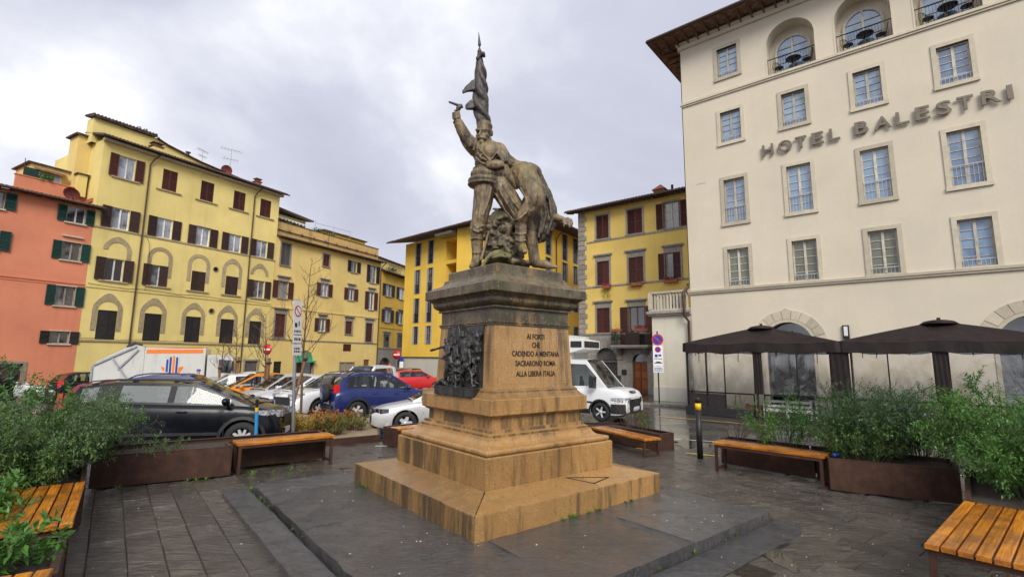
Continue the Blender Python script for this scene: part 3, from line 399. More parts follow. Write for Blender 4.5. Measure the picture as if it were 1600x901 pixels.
'rock':[('E',[(-0.061,0.16,0.451),(0.276,0.276,0.38)],0),('E',[(0.11,0.22,0.717),(0.245,0.21,0.28)],0),('E',[(0.012,0.1,0.166),(0.409,0.307,0.075)],0),('E',[(-0.17,0.22,0.714),(0.175,0.21,0.21)],0),('E',[(-0.162,-0.01,0.465),(0.061,0.077,0.029)],0),('E',[(-0.301,0.023,0.259),(0.042,0.094,0.045)],0),('E',[(0.213,0.054,0.534),(0.038,0.078,0.06)],0),('E',[(0.018,-0.006,0.325),(0.034,0.083,0.049)],0),('E',[(-0.129,0.036,0.854),(0.055,0.082,0.06)],0),('E',[(0.138,-0,0.198),(0.071,0.068,0.062)],0),('E',[(0.236,0.003,0.799),(0.042,0.094,0.044)],0),('E',[(0.079,-0.005,0.646),(0.05,0.064,0.049)],0),('E',[(0.057,0.007,0.211),(0.077,0.088,0.064)],0),('E',[(0.106,0.047,0.762),(0.08,0.091,0.049)],0),('E',[(0.133,0.052,0.728),(0.06,0.062,0.03)],0),('E',[(0.226,-0.008,0.148),(0.071,0.066,0.032)],0),('E',[(-0.126,0.039,0.314),(0.033,0.077,0.029)],0),('E',[(0.137,0.059,0.641),(0.081,0.072,0.065)],0),('E',[(-0.122,0.003,0.811),(0.032,0.057,0.043)],0),('E',[(0.068,-0.064,0.736),(0.074,0.062,0.063)],0),('E',[(0.25,0.045,0.605),(0.057,0.079,0.05)],0),('E',[(0.039,0.033,0.422),(0.056,0.068,0.054)],0),('E',[(-0.168,0.063,0.662),(0.058,0.074,0.028)],0),('E',[(-0.049,-0.088,0.422),(0.061,0.076,0.029)],0),('E',[(0.081,0.016,0.531),(0.049,0.081,0.055)],0),('E',[(-0.307,0.071,0.841),(0.081,0.06,0.045)],0),('E',[(0.058,-0.029,0.626),(0.046,0.065,0.049)],0),('E',[(-0.126,0.025,0.596),(0.032,0.075,0.055)],0),('E',[(-0.121,0.027,0.71),(0.043,0.057,0.044)],0),('E',[(0.123,-0.012,0.791),(0.048,0.087,0.044)],0),('E',[(0.222,0.022,0.752),(0.064,0.09,0.044)],0),('E',[(-0.176,0.012,0.781),(0.04,0.086,0.059)],0),('E',[(-0.202,0.054,0.675),(0.064,0.086,0.04)],0),('E',[(-0.236,0.063,0.668),(0.045,0.065,0.043)],0),('E',[(-0.05,0.019,0.572),(0.039,0.048,0.062)],0),('E',[(0.242,0.039,0.159),(0.079,0.091,0.035)],0),('E',[(0.157,0.038,0.267),(0.057,0.061,0.04)],0),('E',[(-0.175,0.018,0.821),(0.045,0.087,0.029)],0),('E',[(0.257,0.102,0.386),(0.077,0.091,0.049)],0),('E',[(-0.301,0.012,0.323),(0.046,0.079,0.047)],0),('E',[(-0.048,-0.017,0.18),(0.047,0.059,0.059)],0),('E',[(-0.01,-0.054,0.285),(0.04,0.072,0.057)],0),('E',[(-0.204,0.07,0.303),(0.072,0.087,0.028)],0),('E',[(0.085,-0.059,0.228),(0.044,0.059,0.046)],0),('E',[(-0.047,0.001,0.521),(0.031,0.05,0.032)],0),('E',[(-0.243,0.086,0.84),(0.075,0.052,0.047)],0),('E',[(-0.115,-0.028,0.629),(0.063,0.075,0.04)],0),('E',[(-0.193,-0.03,0.617),(0.059,0.081,0.041)],0),('E',[(-0.267,0.023,0.74),(0.062,0.085,0.042)],0),('E',[(0.191,0.022,0.419),(0.049,0.071,0.053)],0),('E',[(-0.046,-0.037,0.352),(0.043,0.072,0.053)],0),('E',[(-0.27,0.031,0.561),(0.076,0.092,0.041)],0),('E',[(0.252,0.022,0.298),(0.054,0.053,0.057)],0),('E',[(0.106,0.037,0.23),(0.064,0.082,0.048)],0),('E',[(-0.245,-0.026,0.429),(0.038,0.084,0.029)],0),('E',[(-0.263,0.081,0.815),(0.04,0.049,0.059)],0),('E',[(-0.234,0.05,0.26),(0.073,0.093,0.049)],0),('E',[(0.186,0.062,0.861),(0.057,0.082,0.032)],0),('E',[(0.16,-0.033,0.182),(0.046,0.073,0.057)],0),('E',[(-0.163,-0.025,0.727),(0.062,0.083,0.042)],0),('E',[(-0.082,-0.039,0.566),(0.052,0.051,0.046)],0),('E',[(0.299,0.095,0.592),(0.039,0.081,0.056)],0),('E',[(0.11,0.002,0.491),(0.063,0.09,0.033)],0),('E',[(-0.253,0.085,0.337),(0.057,0.069,0.054)],0),('E',[(-0.197,-0.02,0.664),(0.06,0.062,0.036)],0),('E',[(0.124,-0.017,0.171),(0.066,0.066,0.058)],0),('E',[(0.053,-0.048,0.66),(0.032,0.07,0.041)],0),('E',[(-0.206,-0.002,0.601),(0.07,0.054,0.064)],0),('E',[(-0.01,-0.04,0.42),(0.072,0.086,0.048)],0),('E',[(-0.009,0.007,0.343),(0.051,0.082,0.063)],0),('E',[(-0.02,-0.07,0.68),(0.067,0.079,0.062)],0),('E',[(0.222,0.004,0.693),(0.044,0.057,0.054)],0),('E',[(0.228,0.013,0.217),(0.074,0.062,0.043)],0),('E',[(0.142,-0.033,0.797),(0.073,0.061,0.04)],0),('E',[(0.054,-0.074,0.358),(0.047,0.067,0.045)],0),('E',[(-0.182,0.066,0.453),(0.051,0.074,0.032)],0),('E',[(-0.136,-0.049,0.369),(0.075,0.09,0.03)],0),('E',[(0.279,0.092,0.619),(0.07,0.062,0.053)],0),('E',[(0.1,-0.028,0.275),(0.068,0.092,0.052)],0),('E',[(0.021,-0.025,0.778),(0.048,0.082,0.052)],0),('E',[(0.04,-0.001,0.734),(0.063,0.056,0.06)],0),('E',[(0.096,0.052,0.793),(0.038,0.064,0.055)],0),('E',[(0.063,0.006,0.464),(0.054,0.062,0.034)],0),('E',[(-0.27,0.071,0.358),(0.058,0.083,0.041)],0),('E',[(-0.148,0.045,0.596),(0.033,0.072,0.037)],0),('E',[(0.169,0.004,0.611),(0.051,0.073,0.056)],0),('E',[(-0.086,-0.065,0.236),(0.044,0.051,0.031)],0),('E',[(0.177,-0.012,0.336),(0.04,0.067,0.055)],0),('E',[(0.201,0.044,0.333),(0.038,0.066,0.034)],0),('E',[(0.02,-0.062,0.438),(0.043,0.084,0.028)],0),('E',[(0.194,0.085,0.237),(0.05,0.074,0.049)],0),('E',[(0.088,0.018,0.161),(0.046,0.088,0.045)],0),('E',[(0.067,-0.071,0.322),(0.069,0.078,0.045)],0),('E',[(0.017,-0.064,0.515),(0.057,0.049,0.045)],0)],
'cloak':[('L',[(-0.278,0.02,0.661,0.031),(-0.147,-0.02,0.861,0.041),(0.022,-0.03,0.923,0.041),(0.194,0,0.793,0.034)]),('L',[(-0.267,0.04,0.715,0.031),(-0.138,0,0.891,0.041),(0.022,-0.01,0.943,0.041),(0.194,0.02,0.834,0.034)]),('L',[(-0.255,0.06,0.77,0.031),(-0.129,0.02,0.922,0.041),(0.021,0.01,0.963,0.041),(0.193,0.04,0.875,0.034)]),('L',[(-0.243,0.08,0.825,0.031),(-0.119,0.04,0.953,0.041),(0.021,0.03,0.983,0.041),(0.193,0.06,0.916,0.034)]),('L',[(-0.231,0.1,0.88,0.031),(-0.11,0.06,0.984,0.041),(0.021,0.05,1.003,0.041),(0.193,0.08,0.957,0.034)]),('L',[(-0.218,0.12,0.936,0.031),(-0.101,0.08,1.015,0.041),(0.02,0.07,1.024,0.041),(0.193,0.1,0.999,0.035)]),('L',[(-0.206,0.14,0.993,0.031),(-0.091,0.1,1.046,0.042),(0.02,0.09,1.044,0.041),(0.193,0.12,1.041,0.035)]),('E',[(0.004,0.16,0.879),(0.296,0.191,0.167)],0)],
'bag':[('E',[(-0.05,-0.2,0.214),(0.171,0.112,0.066)],-12),('E',[(-0.133,-0.2,0.247),(0.125,0.099,0.072)],-25),('L',[(-0.207,-0.24,0.238,0.039),(-0.276,-0.26,0.167,0.033),(-0.319,-0.28,0.083,0.029),(-0.343,-0.3,0.007,0.019)]),('L',[(0.016,-0.3,0.247,0.026),(0.088,-0.3,0.208,0.029),(0.082,-0.28,0.159,0.026)]),('L',[(-0.177,-0.32,0.175,0.019),(-0.047,-0.35,0.196,0.019),(0.082,-0.3,0.188,0.019)])],
'sword':[('L',[(-0.252,-0.1,0.63,0.023),(-0.31,-0.13,0.399,0.02),(-0.364,-0.16,0.179,0.026)])],
'satchel':[('E',[(-0.163,-0.215,1.7),(0.148,0.054,0.077)],-6),('L',[(-0.298,-0.22,1.732,0.017),(-0.161,-0.26,1.696,0.02),(-0.028,-0.22,1.678,0.017)]),('L',[(-0.431,-0.17,1.99,0.017),(-0.308,-0.19,1.84,0.017),(-0.232,-0.2,1.755,0.017)]),('L',[(-0.074,-0.12,1.962,0.017),(-0.044,-0.17,1.833,0.017),(-0.042,-0.2,1.732,0.017)])],
'pistol':[('L',[(-0.735,-0.25,2.659,0.027),(-0.814,-0.28,2.675,0.02),(-0.902,-0.31,2.693,0.017)]),('L',[(-0.735,-0.25,2.652,0.034),(-0.768,-0.25,2.622,0.037)]),('L',[(-0.756,-0.24,2.628,0.031),(-0.796,-0.225,2.548,0.027),(-0.802,-0.22,2.485,0.031)]),('L',[(-0.729,-0.245,2.669,0.031),(-0.708,-0.24,2.647,0.02)]),('L',[(-0.779,-0.27,2.59,0.01),(-0.819,-0.275,2.572,0.01),(-0.811,-0.27,2.532,0.01)])],
'pole':[('L',[(-0.473,0.12,3.758,0.016),(-0.451,0.12,3.383,0.018),(-0.407,0.12,2.857,0.018),(-0.371,0.12,2.483,0.02),(-0.336,0.12,2.186,0.021)]),('L',[(-0.497,0.12,4.23,0.004),(-0.484,0.12,4.083,0.018),(-0.477,0.12,3.985,0.029),(-0.476,0.12,3.936,0.011)]),('L',[(-0.476,0.12,3.92,0.015),(-0.474,0.12,3.855,0.04),(-0.474,0.12,3.833,0.015)])],
'flag':[('L',[(-0.448,0.12,3.769,0.023),(-0.436,0.132,3.726,0.025),(-0.429,0.146,3.683,0.027),(-0.429,0.159,3.641,0.03),(-0.435,0.17,3.596,0.032),(-0.446,0.174,3.547,0.034),(-0.461,0.17,3.494,0.036),(-0.476,0.158,3.435,0.038),(-0.488,0.138,3.372,0.04),(-0.494,0.112,3.306,0.042),(-0.492,0.084,3.238,0.044),(-0.481,0.056,3.172,0.046),(-0.462,0.034,3.11,0.048),(-0.437,0.022,3.053,0.05),(-0.408,0.023,3.004,0.052),(-0.383,0.041,2.965,0.054),(-0.364,0.069,2.932,0.054),(-0.353,0.103,2.901,0.054),(-0.351,0.14,2.871,0.054),(-0.359,0.174,2.84,0.054),(-0.374,0.202,2.804,0.054),(-0.395,0.216,2.762,0.055),(-0.416,0.219,2.713,0.054),(-0.434,0.208,2.657,0.054),(-0.446,0.187,2.596,0.054),(-0.449,0.158,2.532,0.054)]),('L',[(-0.487,0.145,3.785,0.023),(-0.487,0.142,3.731,0.025),(-0.486,0.133,3.674,0.027),(-0.483,0.119,3.614,0.029),(-0.476,0.101,3.552,0.032),(-0.464,0.082,3.49,0.034),(-0.448,0.066,3.429,0.036),(-0.428,0.054,3.372,0.038),(-0.406,0.051,3.32,0.04),(-0.386,0.057,3.274,0.042),(-0.37,0.074,3.234,0.044),(-0.36,0.1,3.199,0.046),(-0.36,0.132,3.167,0.049),(-0.37,0.166,3.137,0.051),(-0.39,0.197,3.104,0.053),(-0.42,0.216,3.063,0.055),(-0.451,0.223,3.016,0.055),(-0.479,0.216,2.962,0.055),(-0.501,0.198,2.901,0.055),(-0.512,0.169,2.835,0.054),(-0.511,0.134,2.767,0.054),(-0.495,0.097,2.698,0.054),(-0.469,0.065,2.633,0.053),(-0.436,0.042,2.572,0.053),(-0.399,0.029,2.517,0.053),(-0.361,0.028,2.468,0.053)]),('L',[(-0.483,0.095,3.752,0.023),(-0.465,0.087,3.696,0.025),(-0.444,0.081,3.641,0.027),(-0.421,0.082,3.591,0.029),(-0.401,0.089,3.545,0.031),(-0.385,0.103,3.504,0.034),(-0.376,0.123,3.466,0.036),(-0.376,0.147,3.429,0.038),(-0.386,0.17,3.392,0.04),(-0.405,0.19,3.353,0.043),(-0.432,0.202,3.309,0.045),(-0.462,0.204,3.259,0.047),(-0.492,0.194,3.202,0.049),(-0.517,0.173,3.139,0.051),(-0.532,0.141,3.07,0.053),(-0.53,0.104,2.999,0.054),(-0.516,0.069,2.93,0.054),(-0.491,0.041,2.866,0.053),(-0.458,0.023,2.807,0.053),(-0.421,0.017,2.755,0.053),(-0.383,0.025,2.71,0.053),(-0.35,0.046,2.673,0.053),(-0.325,0.076,2.64,0.053),(-0.311,0.11,2.608,0.054),(-0.307,0.144,2.576,0.054),(-0.313,0.173,2.541,0.054)]),('L',[(-0.472,0.12,3.704,0.052),(-0.477,0.12,3.49,0.075),(-0.463,0.12,3.224,0.097),(-0.409,0.12,2.988,0.108),(-0.415,0.12,2.778,0.113),(-0.401,0.12,2.545,0.102)]),('L',[(-0.483,0.11,3.313,0.046),(-0.583,0.08,3.262,0.034),(-0.662,0.05,3.175,0.025),(-0.727,0.04,3.085,0.017)]),('L',[(-0.483,0.11,3.287,0.046),(-0.583,0.08,3.236,0.034),(-0.662,0.05,3.16,0.025),(-0.727,0.04,3.079,0.017)]),('L',[(-0.482,0.11,3.26,0.046),(-0.582,0.08,3.21,0.034),(-0.662,0.05,3.144,0.025),(-0.727,0.04,3.073,0.017)]),('L',[(-0.482,0.11,3.234,0.046),(-0.582,0.08,3.183,0.034),(-0.661,0.05,3.128,0.025),(-0.727,0.04,3.067,0.017)]),('L',[(-0.481,0.11,3.207,0.046),(-0.581,0.08,3.157,0.034),(-0.661,0.05,3.113,0.025),(-0.727,0.04,3.06,0.017)]),('L',[(-0.481,0.11,3.181,0.046),(-0.581,0.08,3.131,0.034),(-0.66,0.05,3.097,0.025),(-0.727,0.04,3.054,0.017)]),('L',[(-0.476,0.1,2.949,0.045),(-0.579,0.06,2.9,0.04),(-0.654,0.04,2.837,0.028),(-0.673,0.05,2.79,0.017)]),('L',[(-0.475,0.1,2.923,0.045),(-0.579,0.06,2.874,0.039),(-0.653,0.04,2.821,0.028),(-0.673,0.05,2.8,0.017)]),('L',[(-0.475,0.1,2.897,0.045),(-0.578,0.06,2.848,0.039),(-0.653,0.04,2.806,0.028),(-0.673,0.05,2.811,0.017)]),('L',[(-0.474,0.1,2.871,0.045),(-0.577,0.06,2.822,0.039),(-0.653,0.04,2.79,0.028),(-0.674,0.05,2.821,0.017)]),('L',[(-0.474,0.1,2.845,0.045),(-0.577,0.06,2.796,0.039),(-0.652,0.04,2.775,0.028),(-0.674,0.05,2.831,0.017)]),('L',[(-0.472,0.1,3.788,0.04),(-0.41,0.06,3.772,0.04),(-0.391,0.08,3.743,0.029)]),('L',[(-0.478,0.06,3.729,0.034),(-0.502,0.06,3.686,0.029)])]}

# ---------------------------------------------------------------- ground
def axis(vals): return sorted(set(round(v, 3) for v in vals))
gx = axis([-600, -250, -120, -80, -55] + [-40 + i for i in range(0, 71)] + [45, 70, 120, 300, 600]); gy = axis([-120, -40, -10, 0, 4, 7] + [8 + i * 0.75 for i in range(0, 60)] + [58, 66, 80, 110, 160, 260, 500, 900])
gv = [(x, y, gz(x, y) - 0.014) for y in gy for x in gx]; nx = len(gx)
gf = [(j * nx + i, j * nx + i + 1, (j + 1) * nx + i + 1, (j + 1) * nx + i) for j in range(len(gy) - 1) for i in range(nx - 1)]
ground = link('ground', npmesh('ground', gv, gf, 'far_paving', True)); tag(ground, kind='structure')
# the monument's own frame: x along the right-hand front, -y faces the inscription side
MC = Vector((-0.12, 7.60, 0)); MR = rad(38.9); CX, SX = math.cos(MR), math.sin(MR)
def ml(x, y): return (MC.x + x * CX - y * SX, MC.y + x * SX + y * CX)
def to_ml(x, y): dx, dy = x - MC.x, y - MC.y; return (dx * CX + dy * SX, -dx * SX + dy * CX)

# ---------------------------------------------------------------- paving stones
pg_ = [ml(-8.05 + 15.3 * i / 30, -8.05 + 13.7 * j / 30) for j in range(31) for i in range(31)]; pavement = link('pavement', npmesh('pavement', [(x, y, gz(x, y) - 0.0105) for x, y in pg_], [(j * 31 + i, j * 31 + i + 1, (j + 1) * 31 + i + 1, (j + 1) * 31 + i) for j in range(30) for i in range(30)], 'joint_earth')); tag(pavement, kind='structure')
def stone_proto(seed, mat='paving_stone'):
    r = random.Random(seed); m = M(); j = lambda a: r.uniform(-a, a)
    b = [(-0.5 + j(.012), -0.5 + j(.012)), (0.5 + j(.012), -0.5 + j(.012)), (0.5 + j(.012), 0.5 + j(.012)), (-0.5 + j(.012), 0.5 + j(.012))]
    vs = [(x, y, -0.06) for x, y in b] + [(x, y, -0.012 + j(.003)) for x, y in b] + [(x * 0.972, y * 0.972, j(.003)) for x, y in b] + [(j(.1), j(.1), j(.003) + 0.002)]
    fs = [(i, (i + 1) % 4, 4 + (i + 1) % 4, 4 + i) for i in range(4)] + [(4 + i, 4 + (i + 1) % 4, 8 + (i + 1) % 4, 8 + i) for i in range(4)] + [(8 + i, 8 + (i + 1) % 4, 12) for i in range(4)]
    m.add(vs, fs); return m
protos = [stone_proto(s) for s in range(8)]; pmesh = [p.mesh('paving_stone', 'paving_stone') for p in protos]
spots = []; rr = random.Random(5); row = 0; x = -8.0
while x < 7.2:
    wd = rr.uniform(0.27, 0.38); y = -8 + rr.uniform(0, 0.5)
    while y < 5.6:
        ln = rr.uniform(0.36, 0.78); cx, cy = x + wd / 2, y + ln / 2; X, Y = ml(cx, cy)
        inside = (-3.16 < cx < 2.05 and -3.42 < cy < 2.4)
        if not inside and Y > 2.2 and Y < 13.2 and abs(X) < Y * 1.12 + 0.6: spots.append((math.hypot(X, Y), X, Y, wd - 0.005, ln - 0.005))
        y += ln
    x += wd
spots.sort()
def seen(s): return s[0] > 3.4
rest = M(); cnt = 0
for d, X, Y, wd, ln in spots:
    z = gz(X, Y) + rr.uniform(-0.007, 0.004); k = rr.randrange(8)
    if seen((d,)) and cnt < 298:
        o = link('paving_stone', pmesh[k], pavement, (X, Y, z), (rr.uniform(-.006, .006), rr.uniform(-.006, .006), MR)); o.scale = (wd, ln, 1); cnt += 1
    else:
        mt = Matrix.Translation((X, Y, z)) @ Matrix.Rotation(MR, 4, 'Z') @ Matrix.Diagonal((wd, ln, 1, 1)); rest.add([mt @ Vector(p) for p in protos[k].v], protos[k].f)
tag(rest.build('paving_stones', 'paving_stone', pavement), kind='stuff')
for k, (px, py, rx_, ry_) in enumerate(((2.75, 5.35, 0.34, 0.11), (1.95, 4.2, 0.4, 0.10), (-5.2, 11.6, 0.7, 0.25), (4.6, 12.6, 1.0, 0.4))):
    m = M(); n = 28; m.poly([(rx_ * math.cos(a) * (1 + .25 * noise.noise((math.cos(a) * 2 + k * 5, math.sin(a) * 2, k)) * 2), ry_ * math.sin(a) * (1 + .3 * noise.noise((math.cos(a) * 3, math.sin(a) * 3 + k * 3, k)) * 2), 0) for a in [2 * PI * i / n for i in range(n)]])
    tag(m.build('puddle', 'puddle_water', None, (px, py, gz(px, py) + 0.0065), MR + 0.9), kind='structure')

# ---------------------------------------------------------------- raised stone platform
platform = link('stone_platform', (lambda m: (m.box(-2.84, 1.93, -2.94, 2.30, -0.1, 0.075), m.mesh('stone_platform', 'joint_earth'))[1])(M()), None, (MC.x, MC.y, 0), MR); tag(platform, kind='structure')
def slab(x0, x1, y0, y1, z0, z1, seed, edge=()):
    nx_, ny_ = 8, 8; vs = []; fs = []; r = random.Random(seed); ch = 0.005; tilt = (r.uniform(-.004, .004), r.uniform(-.004, .004))
    for j in range(ny_ + 1):
        for i in range(nx_ + 1):
            u, v = i / nx_, j / ny_; X = x0 + (x1 - x0) * u; Y = y0 + (y1 - y0) * v; q = Vector((X * 2.3, Y * 2.3, seed * .37))
            e = min(i, nx_ - i, j, ny_ - j); z = z1 + 0.012 * noise.noise(q) + 0.010 * noise.noise(q * 3.1) + tilt[0] * (u - .5) + tilt[1] * (v - .5)
            if e == 0: z -= ch + 0.008 * abs(noise.noise(q * 2.7))
            jx = 0.0; jy = 0.0
            if ('l' in edge and i == 0) or ('r' in edge and i == nx_): jx += 0.018 * noise.noise(q * 1.9) + 0.008 * noise.noise(q * 5)
            if ('f' in edge and j == 0) or ('b' in edge and j == ny_): jy += 0.018 * noise.noise(q * 1.9) + 0.008 * noise.noise(q * 5)
            vs.append((X + jx, Y + jy, z))
    w_ = nx_ + 1
    for j in range(ny_):
        for i in range(nx_): fs.append((j * w_ + i, j * w_ + i + 1, (j + 1) * w_ + i + 1, (j + 1) * w_ + i))
    ring = [i for i in range(w_)] + [j * w_ + nx_ for j in range(1, ny_ + 1)] + [ny_ * w_ + i for i in range(nx_ - 1, -1, -1)] + [j * w_ for j in range(ny_ - 1, 0, -1)]
    o = len(vs); vs += [(vs[k][0], vs[k][1], z0) for k in ring]; n = len(ring)
    for k in range(n): fs.append((ring[(k + 1) % n], ring[k], o + k, o + (k + 1) % n))
    m = M(); m.add(vs, fs, 0, True); return m
def crisp(o): o.data.set_sharp_from_angle(angle=rad(30)); return o
sd_ = 0; xs = [-2.88, -1.45, 0.25, 1.96]; rr = random.Random(11)
for i in range(3):
    y = -2.98; yy = [-2.98]
    while yy[-1] < 2.32 - 0.5: yy.append(min(2.32, yy[-1] + rr.uniform(1.1, 1.75)))
    yy[-1] = 2.32
    for j in range(len(yy) - 1):
        sd_ += 1; ed = ('l' if i == 0 else '') + ('r' if i == 2 else '') + ('f' if j == 0 else '') + ('b' if j == len(yy) - 2 else '')
        if -1.5 < (xs[i] + xs[i + 1]) / 2 < 1.3 and -1.5 < (yy[j] + yy[j + 1]) / 2 < 1.3 and False: continue
        crisp(slab(xs[i] + .001, xs[i + 1] - .001, yy[j] + .001, yy[j + 1] - .001, -0.05, 0.122, sd_, ed).build('platform_slab', 'platform_stone', platform))
y = -3.0
while y < 2.3:
    l = rr.uniform(1.5, 2.2); sd_ += 1; crisp(slab(-3.26, -2.93, y, min(y + l, 2.4) - .003, -0.06, 0.066, sd_, 'l').build('step_stone', 'platform_stone', platform)); y += l
x = -3.2
while x < 1.9:
    l = rr.uniform(1.4, 2.0); sd_ += 1; crisp(slab(x, min(x + l, 2.1) - .003, -3.42, -3.01, -0.06, 0.012, sd_, 'f').build('step_stone', 'platform_stone', platform)); x += l
# weeds in the joints and bits of litter
def tufts(name, spots, mat, n=22, h=0.06):
    v = []; f = []; r = random.Random(3)
    for (x, y, z, s) in spots:
        for _ in range(n):
            a = r.uniform(0, 6.28); d = r.uniform(0, 0.05) * s; bx, by = x + d * math.cos(a), y + d * math.sin(a); hh = h * s * r.uniform(.5, 1.2); ln = r.uniform(.2, .9) * hh; w2 = 0.004
            ca, sa = math.cos(a), math.sin(a); o = len(v)
            v += [(bx - sa * w2, by + ca * w2, z), (bx + sa * w2, by - ca * w2, z), (bx + ca * ln + sa * w2 * .6, by + sa * ln - ca * w2 * .6, z + hh), (bx + ca * ln - sa * w2 * .6, by + sa * ln + ca * w2 * .6, z + hh)]; f.append((o, o + 1, o + 2, o + 3))
    return tag(link(name, npmesh(name, v, f, mat)), kind='stuff')
tp = []
r = random.Random(21)
for _ in range(5): t = r.uniform(-2.9, 2.0); tp.append((*ml(t, -2.99), 0.02, r.uniform(.4, .9)))
for _ in range(6): t = r.uniform(-2.9, 2.3); tp.append((*ml(-2.9, t), 0.05, r.uniform(.3, .8)))
for _ in range(9): t = r.uniform(-0.4, 1.0); tp.append((*ml(t, -1.64), 0.118, r.uniform(.3, .8)))
for _ in range(4): t = r.uniform(0.6, 1.4); tp.append((*ml(-1.64, t), 0.118, r.uniform(.3, .8)))
for _ in range(9): t = r.uniform(0, 1); tp.append((-6.2 + 2.5 * t + 0.02, 7.5 + 1.65 * t, 0.0, r.uniform(.5, 1.3)))
tufts('grass', tp, 'grass_leaf')
lv = []; lf = []
for _ in range(170):
    q = r.random(); X, Y = (r.uniform(1.4, 5.2), r.uniform(4.3, 8.6)) if q < .6 else (r.uniform(-5, 1), r.uniform(4.2, 8.5)); lx, ly = to_ml(X, Y)
    if -1.7 < lx < 1.7 and -1.7 < ly < 1.7: continue
    z = 0.14 if (-2.9 < lx < 1.9 and -2.9 < ly < 2.3) else 0.012; s = r.uniform(.004, .015); a = r.uniform(0, 3); c_, s_ = math.cos(a) * s, math.sin(a) * s; o = len(lv)
    lv += [(X - c_, Y - s_, z), (X + s_ * .6, Y - c_ * .6, z + .004), (X + c_, Y + s_, z + .002), (X - s_ * .6, Y + c_ * .6, z + .005)]; lf.append((o, o + 1, o + 2, o + 3))
tag(link('litter', npmesh('litter', lv, lf, 'litter_white')), kind='stuff')

# ---------------------------------------------------------------- monument pedestal
ped = thing('monument_pedestal', 'tall stepped granite pedestal with carved inscription and moulded cornice in the middle of the square', 'pedestal', (MC.x, MC.y, 0), MR)
def sq(profile, name, mat, parent=ped, bev=True):
    """a course of the pedestal: half-width / height profile swept round a square"""
    m = M(); vs = []; fs = []
    for a, z in profile: vs += [(-a, -a, z), (a, -a, z), (a, a, z), (-a, a, z)]
    for i in range(len(profile) - 1):
        for k in range(4): fs.append((i * 4 + k, i * 4 + (k + 1) % 4, i * 4 + 4 + (k + 1) % 4, i * 4 + 4 + k))
    fs.append((3, 2, 1, 0)); L = (len(profile) - 1) * 4; fs.append((L, L + 1, L + 2, L + 3)); m.add(vs, fs); return m.build(name, mat, parent)
def arc(a0, z0, a1, z1, n=6, bulge=1):
    out = []
    for i in range(n + 1):
        t = i / n * PI / 2
        if bulge > 0: out.append((a0 + (a1 - a0) * (1 - math.cos(t)), z0 + (z1 - z0) * math.sin(t)))
        else: out.append((a0 + (a1 - a0) * math.sin(t), z0 + (z1 - z0) * (1 - math.cos(t))))
    return out
# bottom slab: eight stones, mitred at the corners
A0, B0 = 1.62, 1.15
def slab_stone(p, mat):   # p: outer a, outer b, inner b, inner a (xy)
    m = M(); c = [sum(q[i] for q in p) / 4 for i in (0, 1)]; sh = lambda q, d: (q[0] + (c[0] - q[0]) * d / max(.3, math.hypot(q[0] - c[0], q[1] - c[1])), q[1] + (c[1] - q[1]) * d / max(.3, math.hypot(q[0] - c[0], q[1] - c[1])))
    q = [sh(x, .003) for x in p]; t = [sh(x, .014) for x in p]; zt = (0.385, 0.385, 0.462, 0.462); b = [(*x, 0.10) for x in q] + [(*x, z - .012) for x, z in zip(q, zt)] + [(*x, z) for x, z in zip(t, zt)]
    fs = [(3, 2, 1, 0)] + [(i, (i + 1) % 4, 4 + (i + 1) % 4, 4 + i) for i in range(4)] + [(4 + i, 4 + (i + 1) % 4, 8 + (i + 1) % 4, 8 + i) for i in range(4)] + [(8, 9, 10, 11)]
    m.add(b, fs); return m.build('slab_stone', mat, ped)
def rot(p, k): 
    for _ in range(k): p = (-p[1], p[0])
    return p
for k in range(4):
    for (u0, u1) in (((-A0, 1.0), (1.0, A0)) if k in (3, 1) else ((-A0, 0.35), (0.35, A0))):
        ib = lambda u: max(-B0, min(B0, u)); P_ = [(u0, -A0), (u1, -A0), (ib(u1), -B0), (ib(u0), -B0)]
        slab_stone([rot(q, k) for q in P_], 'granite' if k in (0, 1) else 'stained_granite')
m = M(); 
for a, b_ in (((0.12, -1.21), (0.34, -1.50)), ((0.34, -1.50), (0.72, -1.43)), ((0.72, -1.43), (0.12, -1.21))):
    za = lambda q: 0.462 - (abs(q[1]) - B0) / (A0 - B0) * 0.077 + 0.001
    m.bar((*a, za(a)), (*b_, za(b_)), 0.016, 0.008)
m.build('inlay_joint', 'inscription_black', ped)
# plinth: four stones
a = 1.145
for (x0, x1, y0, y1, mt) in ((-a, .30, -a, -.2, 'granite'), (.305, a, -a, .1, 'granite'), (-a, -.1, -.195, a, 'stained_granite'), (-.095, a, .105, a, 'granite')):
    m = M(); m.box(x0, x1, y0, y1, 0.44, 0.812); i = .01; m.add([(x0, y0, .812), (x1, y0, .812), (x1, y1, .812), (x0, y1, .812), (x0 + i, y0 + i, .825), (x1 - i, y0 + i, .825), (x1 - i, y1 - i, .825), (x0 + i, y1 - i, .825)], [(0, 1, 5, 4), (1, 2, 6, 5), (2, 3, 7, 6), (3, 0, 4, 7), (4, 5, 6, 7)])
    m.build('plinth_stone', mt, ped)
sq([(1.06, .823)] + [(1.085 + .028 * math.sin(t), .863 - .035 * math.cos(t)) for t in [PI * i / 8 for i in range(9)]] + arc(1.07, .898, .93, 1.0, 6, -1)[1:] + [(.90, 1.003)], 'torus_moulding', 'granite')
sq([(.90, 1.0), (.90, 1.03), (.86, 1.05), (.855, 1.085), (.82, 1.09)], 'fillet_moulding', 'stained_granite')
sq([(.806, 1.088), (.806, 1.22), (.82, 1.235)], 'neck_course', 'stained_granite')
sq([(.83, 1.233), (.86, 1.262), (.88, 1.27)], 'cove_moulding', 'stained_granite')
sq([(.885, 1.268), (.89, 1.275), (.89, 1.462), (.882, 1.47)], 'base_block', 'granite')
